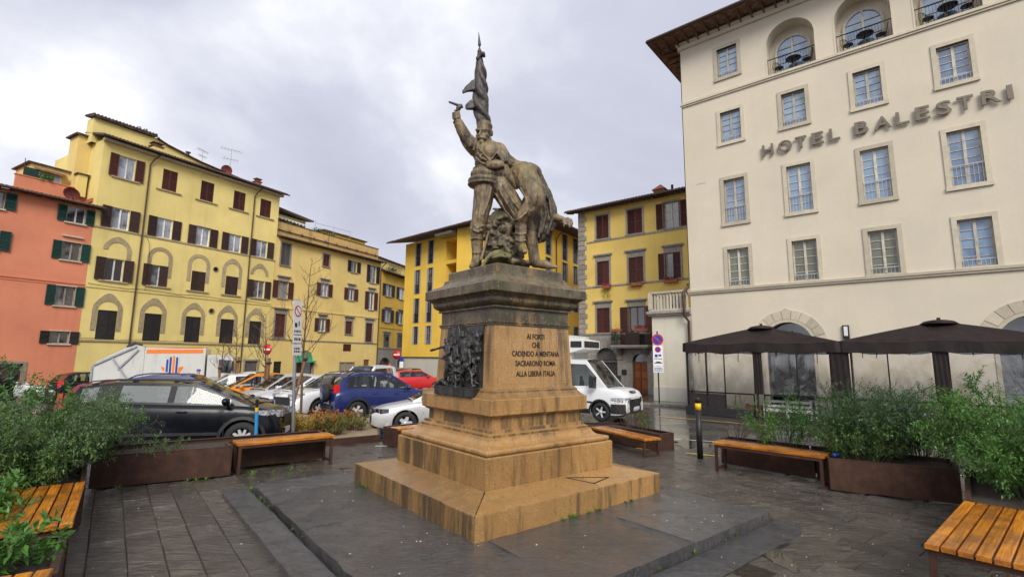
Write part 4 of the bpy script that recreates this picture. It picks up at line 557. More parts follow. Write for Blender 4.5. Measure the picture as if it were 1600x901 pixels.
sq([(.875, 1.468), (.83, 1.50), (.80, 1.535), (.79, 1.545), (.79, 1.565), (.755, 1.60)], 'sloped_moulding', 'stained_granite')
sq([(.742, 1.598), (.74, 1.606), (.70, 2.455)], 'die', 'granite')
sq([(.705, 2.453), (.72, 2.458), (.72, 2.474), (.712, 2.478), (.728, 2.484), (.728, 2.50), (.70, 2.507)], 'band_moulding', 'crusted_granite')
sq([(.697, 2.505), (.697, 2.687)], 'frieze', 'crusted_granite')
sq([(.70, 2.685), (.735, 2.69), (.735, 2.715), (.725, 2.72), (.745, 2.73)] + [(.745 + .11 * (t / 8) + .018 * math.sin(t / 8 * PI * 2), 2.73 + .15 * t / 8) for t in range(1, 9)] + [(.862, 2.883)], 'cornice_moulding', 'crusted_granite')
sq([(.87, 2.881), (.892, 2.89), (.895, 2.897), (.895, 3.018), (.887, 3.026), (.80, 3.06)], 'corona', 'crusted_granite')
sq([(.81, 3.056), (.80, 3.075), (.785, 3.085)] + [(.775 - .10 * math.sin(t / 6 * PI / 2), 3.09 + .10 * (1 - math.cos(t / 6 * PI / 2))) for t in range(1, 7)] + [(.655, 3.20)], 'cap_moulding', 'crusted_granite')
sq([(.633, 3.198), (.633, 3.312), (.622, 3.324)], 'cap_block', 'crusted_granite')
# raised border and sunk joint round the inscription field, then the letters
TL = math.atan((.74 - .70) / .85); fx = Matrix.Rotation(-TL, 4, 'X')
def on_front(y, z): return -(.74 - (z - 1.606) / .849 * .04) - y
m = M()
for (x0, x1, z0, z1) in ((-.60, .62, 1.655, 1.662), (-.60, .62, 2.395, 2.402), (-.607, -.60, 1.655, 2.402), (.62, .627, 1.655, 2.402)):
    ys = [on_front(.002, z) for z in (z0, z1)]; m.add([(x0, ys[0], z0), (x1, ys[0], z0), (x1, ys[1], z1), (x0, ys[1], z1)], [(0, 1, 2, 3)])
m.build('inscription_border', 'arch_stone', ped)
for txt, zc, cx_, ww in (('AI FORTI', 2.305, .03, .34), ('CHE', 2.185, .03, .155), ('CADENDO A MENTANA', 2.062, .03, .90), ('SACRARONO ROMA', 1.928, .02, .76), ('ALLA LIBERA ITALIA', 1.785, .02, .74)):
    me = text_mesh(txt, .105, 'inscription_black', .003, .0013); xs_ = [v.co.x for v in me.vertices]; sx_ = ww / (max(xs_) - min(xs_)); me.transform(Matrix.Diagonal((sx_, 1, 1, 1)))
    me.transform(fx @ RX90); link('inscription_line', me, ped, (cx_, on_front(.003, zc), zc))
# bronze relief on the left face
rel = thing('bronze_relief', 'dark bronze relief of charging soldiers set into the left face of the pedestal', 'relief', (MC.x, MC.y, 0), MR)
def on_left(z, d=0.0): return -(.74 - (z - 1.606) / .849 * .04) - d
m = M(); m.add([(on_left(1.55, .02), .50, 1.55), (on_left(1.55, .02), -.50, 1.55), (on_left(2.45, .02), -.47, 2.45), (on_left(2.45, .02), .47, 2.45), (on_left(1.55, -.03), .50, 1.55), (on_left(1.55, -.03), -.50, 1.55), (on_left(2.45, -.03), -.47, 2.45), (on_left(2.45, -.03), .47, 2.45)],
    [(0, 1, 2, 3), (0, 4, 5, 1), (1, 5, 6, 2), (2, 6, 7, 3), (3, 7, 4, 0)]); m.build('back_panel', 'dark_bronze', rel)
m = M(); m.box(-.92, -.70, -.48, .48, 1.474, 1.575); m.box(-.925, -.70, -.49, .49, 1.575, 1.592); m.build('ledge', 'dark_bronze', rel)
rg = random.Random(4)
def soldier_relief(m, y, z0, h, out, lean, stride, arms):
    x = on_left(z0 + h * .5) - out; s = h / 1.75; hip = (x, y, z0 + .92 * s); ch = (x, y + lean * .5, z0 + 1.35 * s); hd = (x - .02, y + lean * .8, z0 + 1.62 * s)
    for sg in (1, -1):
        kn = (x - .03 * sg, y + stride * sg * .55, z0 + .5 * s); ft = (x + .01, y + stride * sg * (1.0 if sg > 0 else .9), z0 + .04 * s)
        m.limb([(*hip, .085 * s), (*kn, .065 * s), (*ft, .05 * s)], 10); m.limb([(*ft, .05 * s), (ft[0] - .02, ft[1] + .14 * s, ft[2], .035 * s)], 8)
    m.limb([(*hip, .135 * s), (*ch, .155 * s)], 12); m.ell((hip[0], hip[1], hip[2] - .06 * s), (.14 * s, .17 * s, .14 * s)); m.ell(hd, (.085 * s, .085 * s, .115 * s)); m.ell((hd[0], hd[1] + .01, hd[2] + .09 * s), (.095 * s, .1 * s, .05 * s)); m.ell((hd[0] - .075 * s, hd[1] + .02, hd[2] - .01), (.03 * s,) * 3)
    m.limb([(ch[0], ch[1], ch[2] + .1 * s, .06 * s), (*hd, .05 * s)], 8)
    for pts in arms:
        q = [(ch[0] - .02, ch[1] + pts[0][0] * s, ch[2] + pts[0][1] * s, .062 * s)] + [(ch[0] - p[2] * s, ch[1] + p[0] * s, ch[2] + p[1] * s, .05 * s) for p in pts[1:]]; m.limb(q, 8); m.ell(q[-1][:3], (.06 * s,) * 3)
m = M()
soldier_relief(m, .20, 1.585, .70, .10, .12, .17, [[(.12, .1), (.42, .08, .06), (.78, .0, .12), (1.02, -.05, .16)], [(-.1, .1), (-.2, -.15, .1), (.05, -.3, .18)]])
soldier_relief(m, .06, 1.585, .68, .07, .06, .12, [[(.12, .1), (.4, .14, .1), (.72, .1, .14)], [(-.1, .05), (-.25, -.2, .1), (-.05, -.35, .15)]])
soldier_relief(m, -.24, 1.585, .64, .11, -.10, .15, [[(.1, .1), (.22, -.16, .12), (.0, -.32, .2)], [(-.1, .06), (-.24, -.2, .1), (-.26, -.42, .12)]])
soldier_relief(m, -.06, 1.60, .78, .03, .03, .10, [[(.1, .1), (.22, .35, .05), (.3, .6, .06)]])
soldier_relief(m, -.36, 1.62, .74, .02, -.03, .09, [[(-.1, .1), (-.2, .3, .04)]]); soldier_relief(m, .36, 1.60, .58, .02, .03, .10, [[(.1, .05), (.3, .2, .05)]])
m.limb([(-.80, .30, 1.60, .03), (-.84, .40, 1.66, .04), (-.86, .52, 1.60, .035), (-.86, .56, 1.56, .02)], 8); m.limb([(-.82, .1, 1.86, .012), (-.85, .34, 1.98, .012), (-.86, .62, 2.0, .01)], 8)
for _ in range(60):
    y_, z_ = rg.uniform(-.42, .42), rg.uniform(1.95, 2.40); m.ell((on_left(z_, .012 + .03 * (2.4 - z_)), y_, z_), (.02, rg.uniform(.02, .05), rg.uniform(.03, .08)), 8, 6)
for _ in range(70):
    y_ = rg.uniform(-.42, .40); z_ = rg.uniform(1.62, 2.22); o_ = .035 + .075 * rg.random() * (1 - (z_ - 1.6) * .9); a_ = rg.uniform(-1.2, 1.2); l_ = rg.uniform(.05, .13); q_ = rg.uniform(.010, .024)
    m.limb([(on_left(z_, o_), y_, z_, q_), (on_left(z_, o_ + .015), y_ + l_ * .5 * math.sin(a_), z_ - l_ * .5 * math.cos(a_), q_ * 1.1), (on_left(z_, o_ - .01), y_ + l_ * math.sin(a_ * 1.4), z_ - l_ * math.cos(a_ * 1.4), q_ * .6)], 7)
me = blob(m, 'figures', 'dark_bronze', .0075, 2, .5, .010); link('figures', me, rel)

# ---------------------------------------------------------------- statue group
stt = thing('statue_group', 'weathered statue of a soldier aiming a pistol over a fallen comrade on the pedestal', 'statue', (MC.x, MC.y, 3.325))
def shape(keys, name, mat, vox, smooth=3, rough=0.0, parent=stt):
    m = M()
    for k in keys:
        for it in STATUE[k]:
            if it[0] == 'L': m.limb(it[1], 12)
            else: c, r_ = it[1]; m.ell(c, r_, 18, 12, 0, Matrix.Rotation(rad(it[2]), 3, 'Y') if it[2] else None)
    return link(name, blob(m, name, mat, vox, smooth, .5, rough), parent)
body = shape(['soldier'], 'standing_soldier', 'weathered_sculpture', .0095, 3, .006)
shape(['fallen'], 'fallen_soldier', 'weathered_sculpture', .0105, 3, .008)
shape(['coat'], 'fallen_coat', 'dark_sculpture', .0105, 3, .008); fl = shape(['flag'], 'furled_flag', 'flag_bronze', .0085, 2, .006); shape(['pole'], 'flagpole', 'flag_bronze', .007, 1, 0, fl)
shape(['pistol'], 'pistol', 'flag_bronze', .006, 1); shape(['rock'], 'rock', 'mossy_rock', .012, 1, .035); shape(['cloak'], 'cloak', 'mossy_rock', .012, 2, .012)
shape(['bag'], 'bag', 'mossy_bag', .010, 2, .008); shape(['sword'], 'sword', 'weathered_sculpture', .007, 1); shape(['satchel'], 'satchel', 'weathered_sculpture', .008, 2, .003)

# ---------------------------------------------------------------- building kit
# every building is an Empty at the left foot of its front; local x runs along the front, -y faces the square, z is up
def building(name, label, P, deg, zoff=0.0): return thing(name, label, 'building', (P[0], P[1], zoff), rad(deg))
def wall(b, u0, u1, z0, z1, holes, mat, depth=7.0, ztop=None, name='wall', ydef=0.0, sides=True):
    """front wall with real openings: holes are (u0,u1,z0,z1,reveal,arched)"""
    m = M(); us = sorted({u0, u1, *[h[0] for h in holes], *[h[1] for h in holes]}); zs = sorted({z0, z1, *[h[2] for h in holes], *[h[3] for h in holes]})
    inh = lambda u, z: any(h[0] < u < h[1] and h[2] < z < h[3] for h in holes)
    y = ydef
    for j in range(len(zs) - 1):
        run = None
        for i in range(len(us) - 1):
            solid = not inh((us[i] + us[i + 1]) / 2, (zs[j] + zs[j + 1]) / 2)
            if solid and run is None: run = us[i]
            if run is not None and (not solid or i == len(us) - 2):
                e = us[i + 1] if solid else us[i]; m.add([(run, y, zs[j]), (e, y, zs[j]), (e, y, zs[j + 1]), (run, y, zs[j + 1])], [(0, 1, 2, 3)]); run = None
    for h in holes:
        a, c, z0_, z1_, d = h[:5]; yb = y + d
        if len(h) > 5 and h[5]:
            r = (c - a) / 2; cx = (a + c) / 2; zc = z1_ - r; n = 16; pts = [(cx - r * math.cos(PI * i / n), zc + r * math.sin(PI * i / n)) for i in range(n + 1)]
            for i in range(n // 2): m.poly([(a, y, z1_), (pts[i][0], y, pts[i][1]), (pts[i + 1][0], y, pts[i + 1][1])])
            for i in range(n // 2, n): m.poly([(c, y, z1_), (pts[i][0], y, pts[i][1]), (pts[i + 1][0], y, pts[i + 1][1])])
            edge = [(a, z0_)] + pts + [(c, z0_)]
        else: edge = [(a, z0_), (a, z1_), (c, z1_), (c, z0_)]
        for i in range(len(edge)): p, q = edge[i], edge[(i + 1) % len(edge)]; m.poly([(p[0], y, p[1]), (q[0], y, q[1]), (q[0], yb, q[1]), (p[0], yb, p[1])])
        m.poly([(a, yb, z0_), (c, yb, z0_), (c, yb, z1_), (a, yb, z1_)])
    if sides:
        zt = ztop or z1
        for pts in (((u0, y, z0), (u0, y, zt), (u0, depth, zt), (u0, depth, z0)), ((u1, y, z0), (u1, depth, z0), (u1, depth, zt), (u1, y, zt)), ((u0, depth, z0), (u0, depth, zt), (u1, depth, zt), (u1, depth, z0)), ((u0, y, zt), (u1, y, zt), (u1, depth, zt), (u0, depth, zt))): m.poly(pts)
    return m.build(name, mat, b)
def mod(b, name, mat, *boxes):
    m = M()
    for q in boxes: m.box(*q)
    return m.build(name, mat, b)
CACHE = {}
def cached(key, fn):
    if key not in CACHE: CACHE[key] = fn()
    return CACHE[key]
def shutter_mesh(w_, h, mat):
    def f():
        m = M(); t = .04; s = .055; m.box(0, s, 0, t, 0, h); m.box(w_ - s, w_, 0, t, 0, h); m.box(s, w_ - s, 0, t, 0, .08); m.box(s, w_ - s, 0, t, h - .07, h); m.box(s, w_ - s, .003, t - .003, h * .48, h * .48 + .06)
        n = max(6, int(h / .085)); dz = (h - .16) / n
        for i in range(n): z = .085 + dz * i; m.add([(s, .004, z), (w_ - s, .004, z), (w_ - s, .036, z + dz * .75), (s, .036, z + dz * .75), (s, .012, z - .004), (w_ - s, .012, z - .004)], [(0, 1, 2, 3), (0, 4, 5, 1)])
        m.poly([(s, .037, .05), (w_ - s, .037, .05), (w_ - s, .037, h - .05), (s, .037, h - .05)]); return m.mesh('shutter', mat)
    return cached(('sh', round(w_, 2), round(h, 2), mat), f)
def sash_mesh(w_, h, mat, rows=1, cols=1, t=.055):
    def f():
        m = M(); y0, y1 = 0, .06; m.box(0, t, y0, y1, 0, h); m.box(w_ - t, w_, y0, y1, 0, h); m.box(t, w_ - t, y0, y1, 0, t); m.box(t, w_ - t, y0, y1, h - t, h); m.box(w_ / 2 - t * .75, w_ / 2 + t * .75, y0 - .012, y1 - .003, t, h - t)
        for sx in (t, w_ / 2 + t * .75):
            lw = w_ / 2 - t * 1.75
            for r_ in range(1, rows): z = t + (h - 2 * t) * r_ / rows; m.box(sx, sx + lw, .008, .045, z - .014, z + .014)
            for c_ in range(1, cols): x = sx + lw * c_ / cols; m.box(x - .012, x + .012, .010, .043, t, h - t)
        return m.mesh('sash', mat)
    return cached(('sa', round(w_, 2), round(h, 2), mat, rows, cols), f)
def pane_mesh(w_, h, mat):
    def f(): m = M(); m.poly([(.03, 0, .03), (w_ - .03, 0, .03), (w_ - .03, 0, h - .03), (.03, 0, h - .03)]); return m.mesh('pane', mat)
    return cached(('pa', round(w_, 2), round(h, 2), mat), f)
RW = random.Random(77)
def window(b, u, z0, z1, w_, kind, shut='brown_shutter', sash='white_sash', glass='window_glass', sill=None, surround=None, rows=2, cols=1, cap=None, y=0.0, rev=.18, sillw=.2, shw=None, capmat='serena_stone', half=False):
    """u is the middle; kind: open / closed / none / half; the part is an Empty-free frame mesh with sub-parts"""
    h = z1 - z0; m = M(); a = u - w_ / 2; s = surround or 0
    if s:
        t = .045; m.box(-s, 0, -t, rev * .5, 0, h); m.box(w_, w_ + s, -t, rev * .5, 0, h); m.box(-s, w_ + s, -t, rev * .5, h, h + s)
    if sill: m.box(-sillw, w_ + sillw, -.10, rev * .6, -.09, -.002)
    if cap: m.box(-s - .12, w_ + s + .12, -.17, 0, h + s + cap, h + s + cap + .10); m.box(-s - .06, w_ + s + .06, -.10, 0, h + s + cap - .07, h + s + cap); 
    if cap and cap > .1: m.box(-s, w_ + s, -.03, 0, h + s, h + s + cap - .07)
    if not m.f: m.box(-.012, 0, .0, .06, 0, h)
    key = ('wf', round(w_, 2), round(h, 2), s, bool(sill), cap, sillw, rev, capmat)
    me = cached(key, lambda: m.mesh('window', capmat)); o = link('window', me, b, (a, y, z0))
    if kind != 'closed':
        link('sash', sash_mesh(w_, h, sash, rows, cols), o, (0, rev - .07, 0)); link('pane', pane_mesh(w_, h, glass), o, (0, rev - .035, 0))
    sw = shw or w_ / 2
    if kind == 'closed':
        for k in (0, 1): link('shutter', shutter_mesh(w_ / 2 - .006, h - .01, shut), o, (k * w_ / 2 + .003, .02 + RW.uniform(0, .01), .005))
    elif kind in ('open', 'half'):
        me = shutter_mesh(sw, h, shut); an = RW.uniform(.02, .10); e = s * .0
        link('shutter', me, o, (-sw * math.cos(an) - .01, -.055 - sw * math.sin(an), 0), (0, 0, an))
        if kind == 'half': link('shutter', me, o, (w_ - sw, -.05, 0))
        else: an = RW.uniform(.02, .10); link('shutter', me, o, (w_ + .01, -.055, 0), (0, 0, -an))
    return o
def hole(u, z0, z1, w_, rev=.18, arched=False): return (u - w_ / 2, u + w_ / 2, z0, z1, rev, arched)
def arch_ring(b, u, z_spring, ri, ro, z_bot, mat='arch_stone', pointed=0.0, t=.035, a0=0, a1=PI, name='arch_surround', left=True, right=True):
    m = M(); n = 22; inn = []; out = []
    for i in range(n + 1):
        a = a0 + (a1 - a0) * i / n; ca, sa = math.cos(a), math.sin(a); inn.append((u - ri * ca, z_spring + ri * sa)); out.append((u - ro * ca, z_spring + (ro + pointed * max(0, sa) ** 6) * sa))
    for i in range(n):
        p = [inn[i], inn[i + 1], out[i + 1], out[i]]; m.prism([(x, z) for x, z in p], 0, -t, 0, True, False, lambda x, z, y: (x, y, z))
    if z_bot < z_spring:
        for sgn, on in ((-1, left), (1, right)):
            if on: m.box(min(u + sgn * ri, u + sgn * ro), max(u + sgn * ri, u + sgn * ro), -t + .003, 0, z_bot, z_spring)
    return m.build(name, mat, b)
def pipe(b, pts, r=.05, mat='copper_pipe', name='downpipe'): m = M(); m.tube(pts, r, 8); return m.build(name, mat, b)
def eaves(b, u0, u1, z, over=.55, thick=.16, mat='eave_wood', tile='dark_roof_tile', slope=.30, run=3.0, rafters=0.6, y0=0.0, left=.0, right=.0):
    """projecting roof edge: boarding, gutter, rafter ends and rolls of barrel tiles running up the slope"""
    m = M(); a, c = u0 - left, u1 + right; m.add([(a, -over, z), (c, -over, z), (c, run, z + (run + over) * slope), (a, run, z + (run + over) * slope), (a, -over, z + .07), (c, -over, z + .07), (c, run, z + .07 + (run + over) * slope), (a, run, z + .07 + (run + over) * slope)], [(0, 3, 2, 1), (4, 5, 6, 7), (0, 1, 5, 4), (1, 2, 6, 5), (3, 0, 4, 7)])
    ro = m.build('roof', mat, b)
    if rafters:
        x = a + .15; me = None
        rm = M(); rm.add([(-.045, -over + .06, -.11), (.045, -over + .06, -.11), (.045, .25, -.11 + (over + .2) * slope), (-.045, .25, -.11 + (over + .2) * slope), (-.045, -over + .06, .0), (.045, -over + .06, .0), (.045, .25, (over + .2) * slope), (-.045, .25, (over + .2) * slope)], [(0, 3, 2, 1), (0, 1, 5, 4), (1, 2, 6, 5), (3, 0, 4, 7), (2, 3, 7, 6)])
        me = rm.mesh('rafter', mat); xs_ = []
        while x < c - .1: link('rafter', me, ro, (x, 0, z)); x += rafters
    t = M(); x = a + .1; r = .085
    while x < c - .05:
        j = RW.uniform(-.03, .03); pts = []; L = run * .98
        for q in (0, 1):
            yy = -over - .05 + j if q == 0 else L; zz = z + .075 + (yy + over) * slope
            pts.append([(x + r * math.cos(PI * k / 5), yy, zz + r * math.sin(PI * k / 5)) for k in range(6)])
        t.add(pts[0] + pts[1], [(k, 6 + k, 7 + k, k + 1) for k in range(5)], 0, True); t.poly(pts[0]); x += .215
    tag(t.build('roof_tiles', tile, ro), kind='stuff')
    g = M(); g.tube([(a, -over - .07, z + .01), (c, -over - .07, z + .01)], .065, 8); g.build('gutter', 'copper_pipe', ro)
    return ro
def antenna(P, h, label, s=1.0, rz=0.0):
    t = thing('antenna', label, 'antenna', P, rz, 'television antennas on the roofs'); m = M(); m.tube([(0, 0, -.3), (0, 0, h)], .025, 6); m.build('mast', 'galvanized_steel', t)
    m = M()
    for z, L, n in ((h - .1, 1.3 * s, 7), (h * .62, .9 * s, 5)):
        m.tube([(-L / 2, 0, z), (L / 2, 0, z + .12)], .016, 5)
        for i in range(n): x = -L / 2 + L * i / (n - 1); e = .28 * s * (1 - .4 * i / n); m.tube([(x, -e, z + .06), (x, e, z + .06)], .011, 5); m.tube([(x, 0, z - e * .5), (x, 0, z + e * .5 + .1)], .011, 5)
    m.build('aerial', 'galvanized_steel', t); return t
def dish(P, r, label, rz, tilt=.5, mat='red_dish'):
    t = thing('satellite_dish', label, 'satellite dish', P, rz); m = M(); m.lathe([(0.001, 0), (r * .35, .03 * r), (r * .7, .13 * r), (r, .28 * r), (r * 1.01, .28 * r), (r * .7, .10 * r), (r * .3, -.01), (.001, -.03)], 20, axis='Y')
    me = m.mesh('reflector', mat); me.transform(Matrix.Rotation(tilt, 4, 'X') @ Matrix.Rotation(PI, 4, 'Z')); link('reflector', me, t)
    m = M(); m.tube([(0, .05, 0), (0, .12, -.2), (0, .12, -.75 * r / .45)], .025, 6); m.tube([(0, 0, -r * .5), (0, -r * .8, -r * .25)], .012, 5); m.box(-.04, .04, -r * .85, -r * .75, -r * .3, -r * .2); m.build('mount', 'dark_metal', t); return t
def world_of(b, x, y, z): 
    a = b.rotation_euler.z; return (b.location.x + x * math.cos(a) - y * math.sin(a), b.location.y + x * math.sin(a) + y * math.cos(a), b.location.z + z)
def chimney(b, u, y, z, w_=.5, h=.9, cap=True, mat='pale_yellow_plaster', name='chimney'):
    m = M(); m.box(u - w_ / 2, u + w_ / 2, y - w_ / 2, y + w_ / 2, z, z + h); o = m.build(name, mat, b)
    if cap: m = M(); m.box(u - w_ * .65, u + w_ * .65, y - w_ * .65, y + w_ * .65, z + h, z + h + .07); m.box(u - w_ * .4, u + w_ * .4, y - w_ * .4, y + w_ * .4, z + h + .07, z + h + .25); m.box(u - w_ * .6, u + w_ * .6, y - w_ * .6, y + w_ * .6, z + h + .25, z + h + .32); m.build('chimney_cap', 'roof_tile', o)
    return o
ZB = -1.3
YP = (-27.684, 31.446)
# ---------------------------------------------------------------- pink house (far left)
pk = building('pink_house', 'salmon pink house with green shutters at the far left edge', YP, 60.6)
H = []; W4 = [(10.34, 11.36), (7.9, 9.06), (5.0, 6.23), (2.64, 3.40)]
for zz0, zz1 in W4: H.append(hole(-.93, zz0, zz1, .95))
for zz0, zz1 in W4[:2]: H.append(hole(-4.75, zz0, zz1, .95))
H.append((-4.6, -2.42, -1.2, 1.42, .3, False))
wall(pk, -9.0, -.012, ZB, 11.60, H, 'pink_plaster')
for i, (zz0, zz1) in enumerate(W4):
    window(pk, -.93, zz0, zz1, .95, 'open', 'green_shutter' if i < 3 else 'dark_shutter', 'tan_sash' if i else 'white_sash', 'window_glass' if i < 3 else 'dark_glass', True, .05, 1, shw=.46, sillw=.1, capmat='pale_stone')
for zz0, zz1 in W4[:2]: window(pk, -4.75, zz0, zz1, .95, 'open', 'green_shutter', 'tan_sash', 'window_glass', True, .05, 1, shw=.5, sillw=.1, capmat='pale_stone')
mod(pk, 'string_course', 'pink_plaster', (-9, -.014, -.05, .0, 6.43, 6.52), (-9, -.014, -.03, .0, 6.28, 6.33)); mod(pk, 'plinth', 'grey_plinth', (-2.3, -.014, -.03, 0, ZB, .10))
mod(pk, 'awning_box', 'pale_stone', (-1.5, -.45, -.12, -.003, 9.38, 9.47))
sf = mod(pk, 'shop_front', 'grey_stone', (-4.75, -4.6, -.04, .1, -1.2, 1.52), (-2.42, -2.25, -.04, .1, -1.2, 1.52), (-4.6, -2.42, -.04, .1, 1.42, 1.54)); m = M(); m.box(-4.6, -4.5, .1, .2, -1.2, 1.42); m.box(-3.5, -3.4, .1, .2, -1.2, 1.42); m.box(-3.4, -2.42, .1, .2, 1.1, 1.18); m.build('frame', 'dark_metal', sf)
m = M(); m.poly([(-4.6, .16, -1.2), (-3.4, .16, -1.2), (-3.4, .16, 1.42), (-4.6, .16, 1.42)]); m.build('pane', 'pale_window_glass', sf); m = M(); m.poly([(-3.4, .18, -1.2), (-2.42, .18, -1.2), (-2.42, .18, 1.42), (-3.4, .18, 1.42)]); m.build('pane', 'dark_glass', sf)
eaves(pk, -9, -.012, 11.55, .5, slope=.22, run=2.2, tile='roof_tile', right=.4)
m = M(); m.box(-3.55, -.02, 1.7, 1.9, 11.9, 13.05); m.box(-3.6, -.02, 1.66, 1.94, 13.05, 13.11); m.box(-3.62, -.02, 1.62, 1.7, 11.93, 12.0); m.build('terrace_parapet', 'pink_plaster', pk)
m = M(); m.box(-.08, .0, .5, 1.8, 12.1, 12.35); m.build('ridge_tile', 'terracotta', pk)
m = M(); m.box(-3.15, -2.45, 2.0, 2.1, 13.1, 13.75); m.tube([(-3.15, 2.05, 13.0), (-3.15, 2.05, 14.3)], .02, 6); m.build('terrace_screen', 'green_shutter', pk)
dish(world_of(pk, -.95, 1.0, 12.48), .45, 'rusty red satellite dish tilted on the tiles of the pink house', rad(20), .6)
def tuft_plant(P, label, cat, mat, n, s, leafl=.09, name='potted_plant', group=None, seed=1):
    t = thing(name, label, cat, P, 0, group); r = random.Random(seed); v = []; f = []
    for _ in range(n):
        d = Vector((r.gauss(0, 1), r.gauss(0, 1), abs(r.gauss(0, 1)))).normalized() * s * r.uniform(.2, 1) ** .6; a = Vector((r.gauss(0, 1), r.gauss(0, 1), r.gauss(.4, 1))).normalized(); q = a.cross(Vector((0, 0, 1))).normalized() * leafl * .28; o = len(v)
        v += [d, d + a * leafl * .5 + q, d + a * leafl, d + a * leafl * .5 - q]; f.append((o, o + 1, o + 2, o + 3))
    tag(link('foliage', npmesh('foliage', v, f, mat), t), kind='stuff'); return t
tuft_plant(world_of(pk, -2.1, 1.95, 13.1), 'green plant spilling over the pink terrace parapet', 'plant', 'bright_leaf', 160, .5, .2)
# ---------------------------------------------------------------- pale yellow palazzo with blind arches
y1 = building('pale_yellow_palazzo', 'large pale yellow five-bay palazzo with brown shutters and stone arch surrounds', YP, 60.617)
UC = [1.45, 4.20, 6.92, 9.55, 11.93]; UR3 = [1.45, 4.20, 6.92, 9.50, 11.88]; UR1 = [1.40, 4.12, 6.86, 9.48, 11.90]
R4, R3, R2, R1 = (14.08, 15.66), (10.49, 11.95), (6.91, 8.43), (2.97, 4.92)
H = [hole(u, *R4, 1.0) for u in UC] + [hole(u, *R3, 1.03) for u in UR3] + [hole(u, *R2, 1.04) for u in UC] + [hole(u, *R1, 1.08) for u in UR1]
DO = [(3.7, 1.15), (6.5, 1.0), (9.55, 1.05), (11.8, 1.12)]; H += [hole(u, -1.2, 1.58, w_) for u, w_ in DO]
wall(y1, 0, 13.22, ZB, 16.45, H, 'pale_yellow_plaster', 8.0)
for i, u in enumerate(UC): window(y1, u, *R4, 1.0, 'open' if i == 0 else 'closed', 'red_brown_shutter', 'white_sash', 'pale_window_glass', True, None, 1, sillw=.35, shw=.52, capmat='arch_stone')
for i, u in enumerate(UR3): window(y1, u, *R3, 1.03, 'open', 'brown_shutter', 'white_sash', 'pale_window_glass', None, .05 if i == 2 else None, 1, shw=.58)
for i, u in enumerate(UC): window(y1, u, *R2, 1.04, ('open', 'half', 'closed', 'closed', 'open')[i], 'brown_shutter', 'white_sash', 'window_glass' if i != 1 else 'pale_window_glass', True, None, 1, shw=.55, sillw=.3, capmat='arch_stone')
for i, u in enumerate(UR1): window(y1, u, *R1, 1.08, 'closed', 'dark_shutter', rev=.22)
for i, u in enumerate(UC): arch_ring(y1, u + (.05 if i == 0 else -.06), 8.95 if i != 0 else 9.0, .56, .82, (9.0, 7.6, 7.6, 7.5, 8.9)[i] if i else 8.5, pointed=.14 if i in (0, 3, 4) else 0, left=i != 0)
for i, u in enumerate(UR1): arch_ring(y1, u - .03, 4.95, .57, .84, 3.55, pointed=.26 if i != 2 else .2)
mod(y1, 'string_course', 'arch_stone', (0, 13.22, -.06, 0, 10.36, 10.47)); mod(y1, 'string_course', 'pale_yellow_plaster', (0, 13.22, -.05, 0, 6.34, 6.45)); mod(y1, 'string_course', 'arch_stone', (0, 13.22, -.07, 0, 2.82, 2.93))
for u, z in ((8.15, 8.8), (8.13, 5.46)): m = M(); m.lathe([(.17, -.005), (.17, -.025), (.24, -.025), (.24, .0)], 18, (u, 0, z), 'Y', cap=False); m.build('vent_ring', 'arch_stone', y1); m = M(); m.lathe([(.001, -.012), (.175, -.012)], 18, (u, 0, z), 'Y'); m.build('vent_hole', 'dark_glass', y1)
for u, w_ in DO:
    d = mod(y1, 'door_surround', 'grey_stone', (u - w_ / 2 - .14, u - w_ / 2, -.04, .1, -1.2, 1.72), (u + w_ / 2, u + w_ / 2 + .14, -.04, .1, -1.2, 1.72), (u - w_ / 2, u + w_ / 2, -.04, .1, 1.58, 1.72)); m = M(); m.box(u - w_ / 2, u - .01, .1, .16, -1.2, 1.58); m.box(u + .01, u + w_ / 2, .1, .16, -1.2, 1.58); m.build('door', 'grey_shutter', d)
pipe(y1, [(3.25, -.6, 16.5), (2.95, -.2, 16.0), (2.8, -.08, 15.6), (2.8, -.08, -1.2)]); pipe(y1, [(11.25, -.6, 16.5), (10.95, -.2, 16.0), (10.82, -.08, 15.6), (10.82, -.08, -1.2)])
mod(y1, 'cornice', 'pale_stone', (-.1, 13.4, -.35, 0, 16.30, 16.46)); eaves(y1, 0, 13.22, 16.50, .55, slope=.26, run=2.4, rafters=0, left=.3, right=.55)
wall(y1, -.3, 3.25, 16.4, 18.15, [], 'pale_yellow_plaster', 2.2, name='attic_wall', ydef=1.2); m = M(); m.add([(-.45, .95, 18.14), (3.5, .95, 18.22), (3.5, 2.3, 18.45), (-.45, 2.3, 18.4), (-.45, .95, 18.26), (3.5, .95, 18.34), (3.5, 2.3, 18.57), (-.45, 2.3, 18.52)], [(0, 3, 2, 1), (4, 5, 6, 7), (0, 1, 5, 4), (1, 2, 6, 5), (3, 0, 4, 7)]); m.build('attic_roof', 'dark_roof_tile', y1)
t = M(); x = -.4
while x < 3.5: t.tube([(x, .9, 18.30 + .02 * x), (x, 2.3, 18.50 + .02 * x)], .08, 6); x += .21
t.build('attic_tile', 'dark_roof_tile', y1)
m = M(); m.prism([(3.25, 16.4), (10.7, 16.6), (10.7, 17.1), (6.8, 17.45), (4.3, 17.9), (4.2, 18.0), (3.65, 18.1), (3.6, 18.2), (3.25, 18.2)], 1.2, 6, mp=lambda x, z, y: (x, y, z)); m.build('attic_gable', 'pale_yellow_plaster', y1)
m = M(); P_ = [(10.75, 17.12), (6.8, 17.47), (4.3, 17.92), (3.65, 18.14), (3.58, 18.24)]
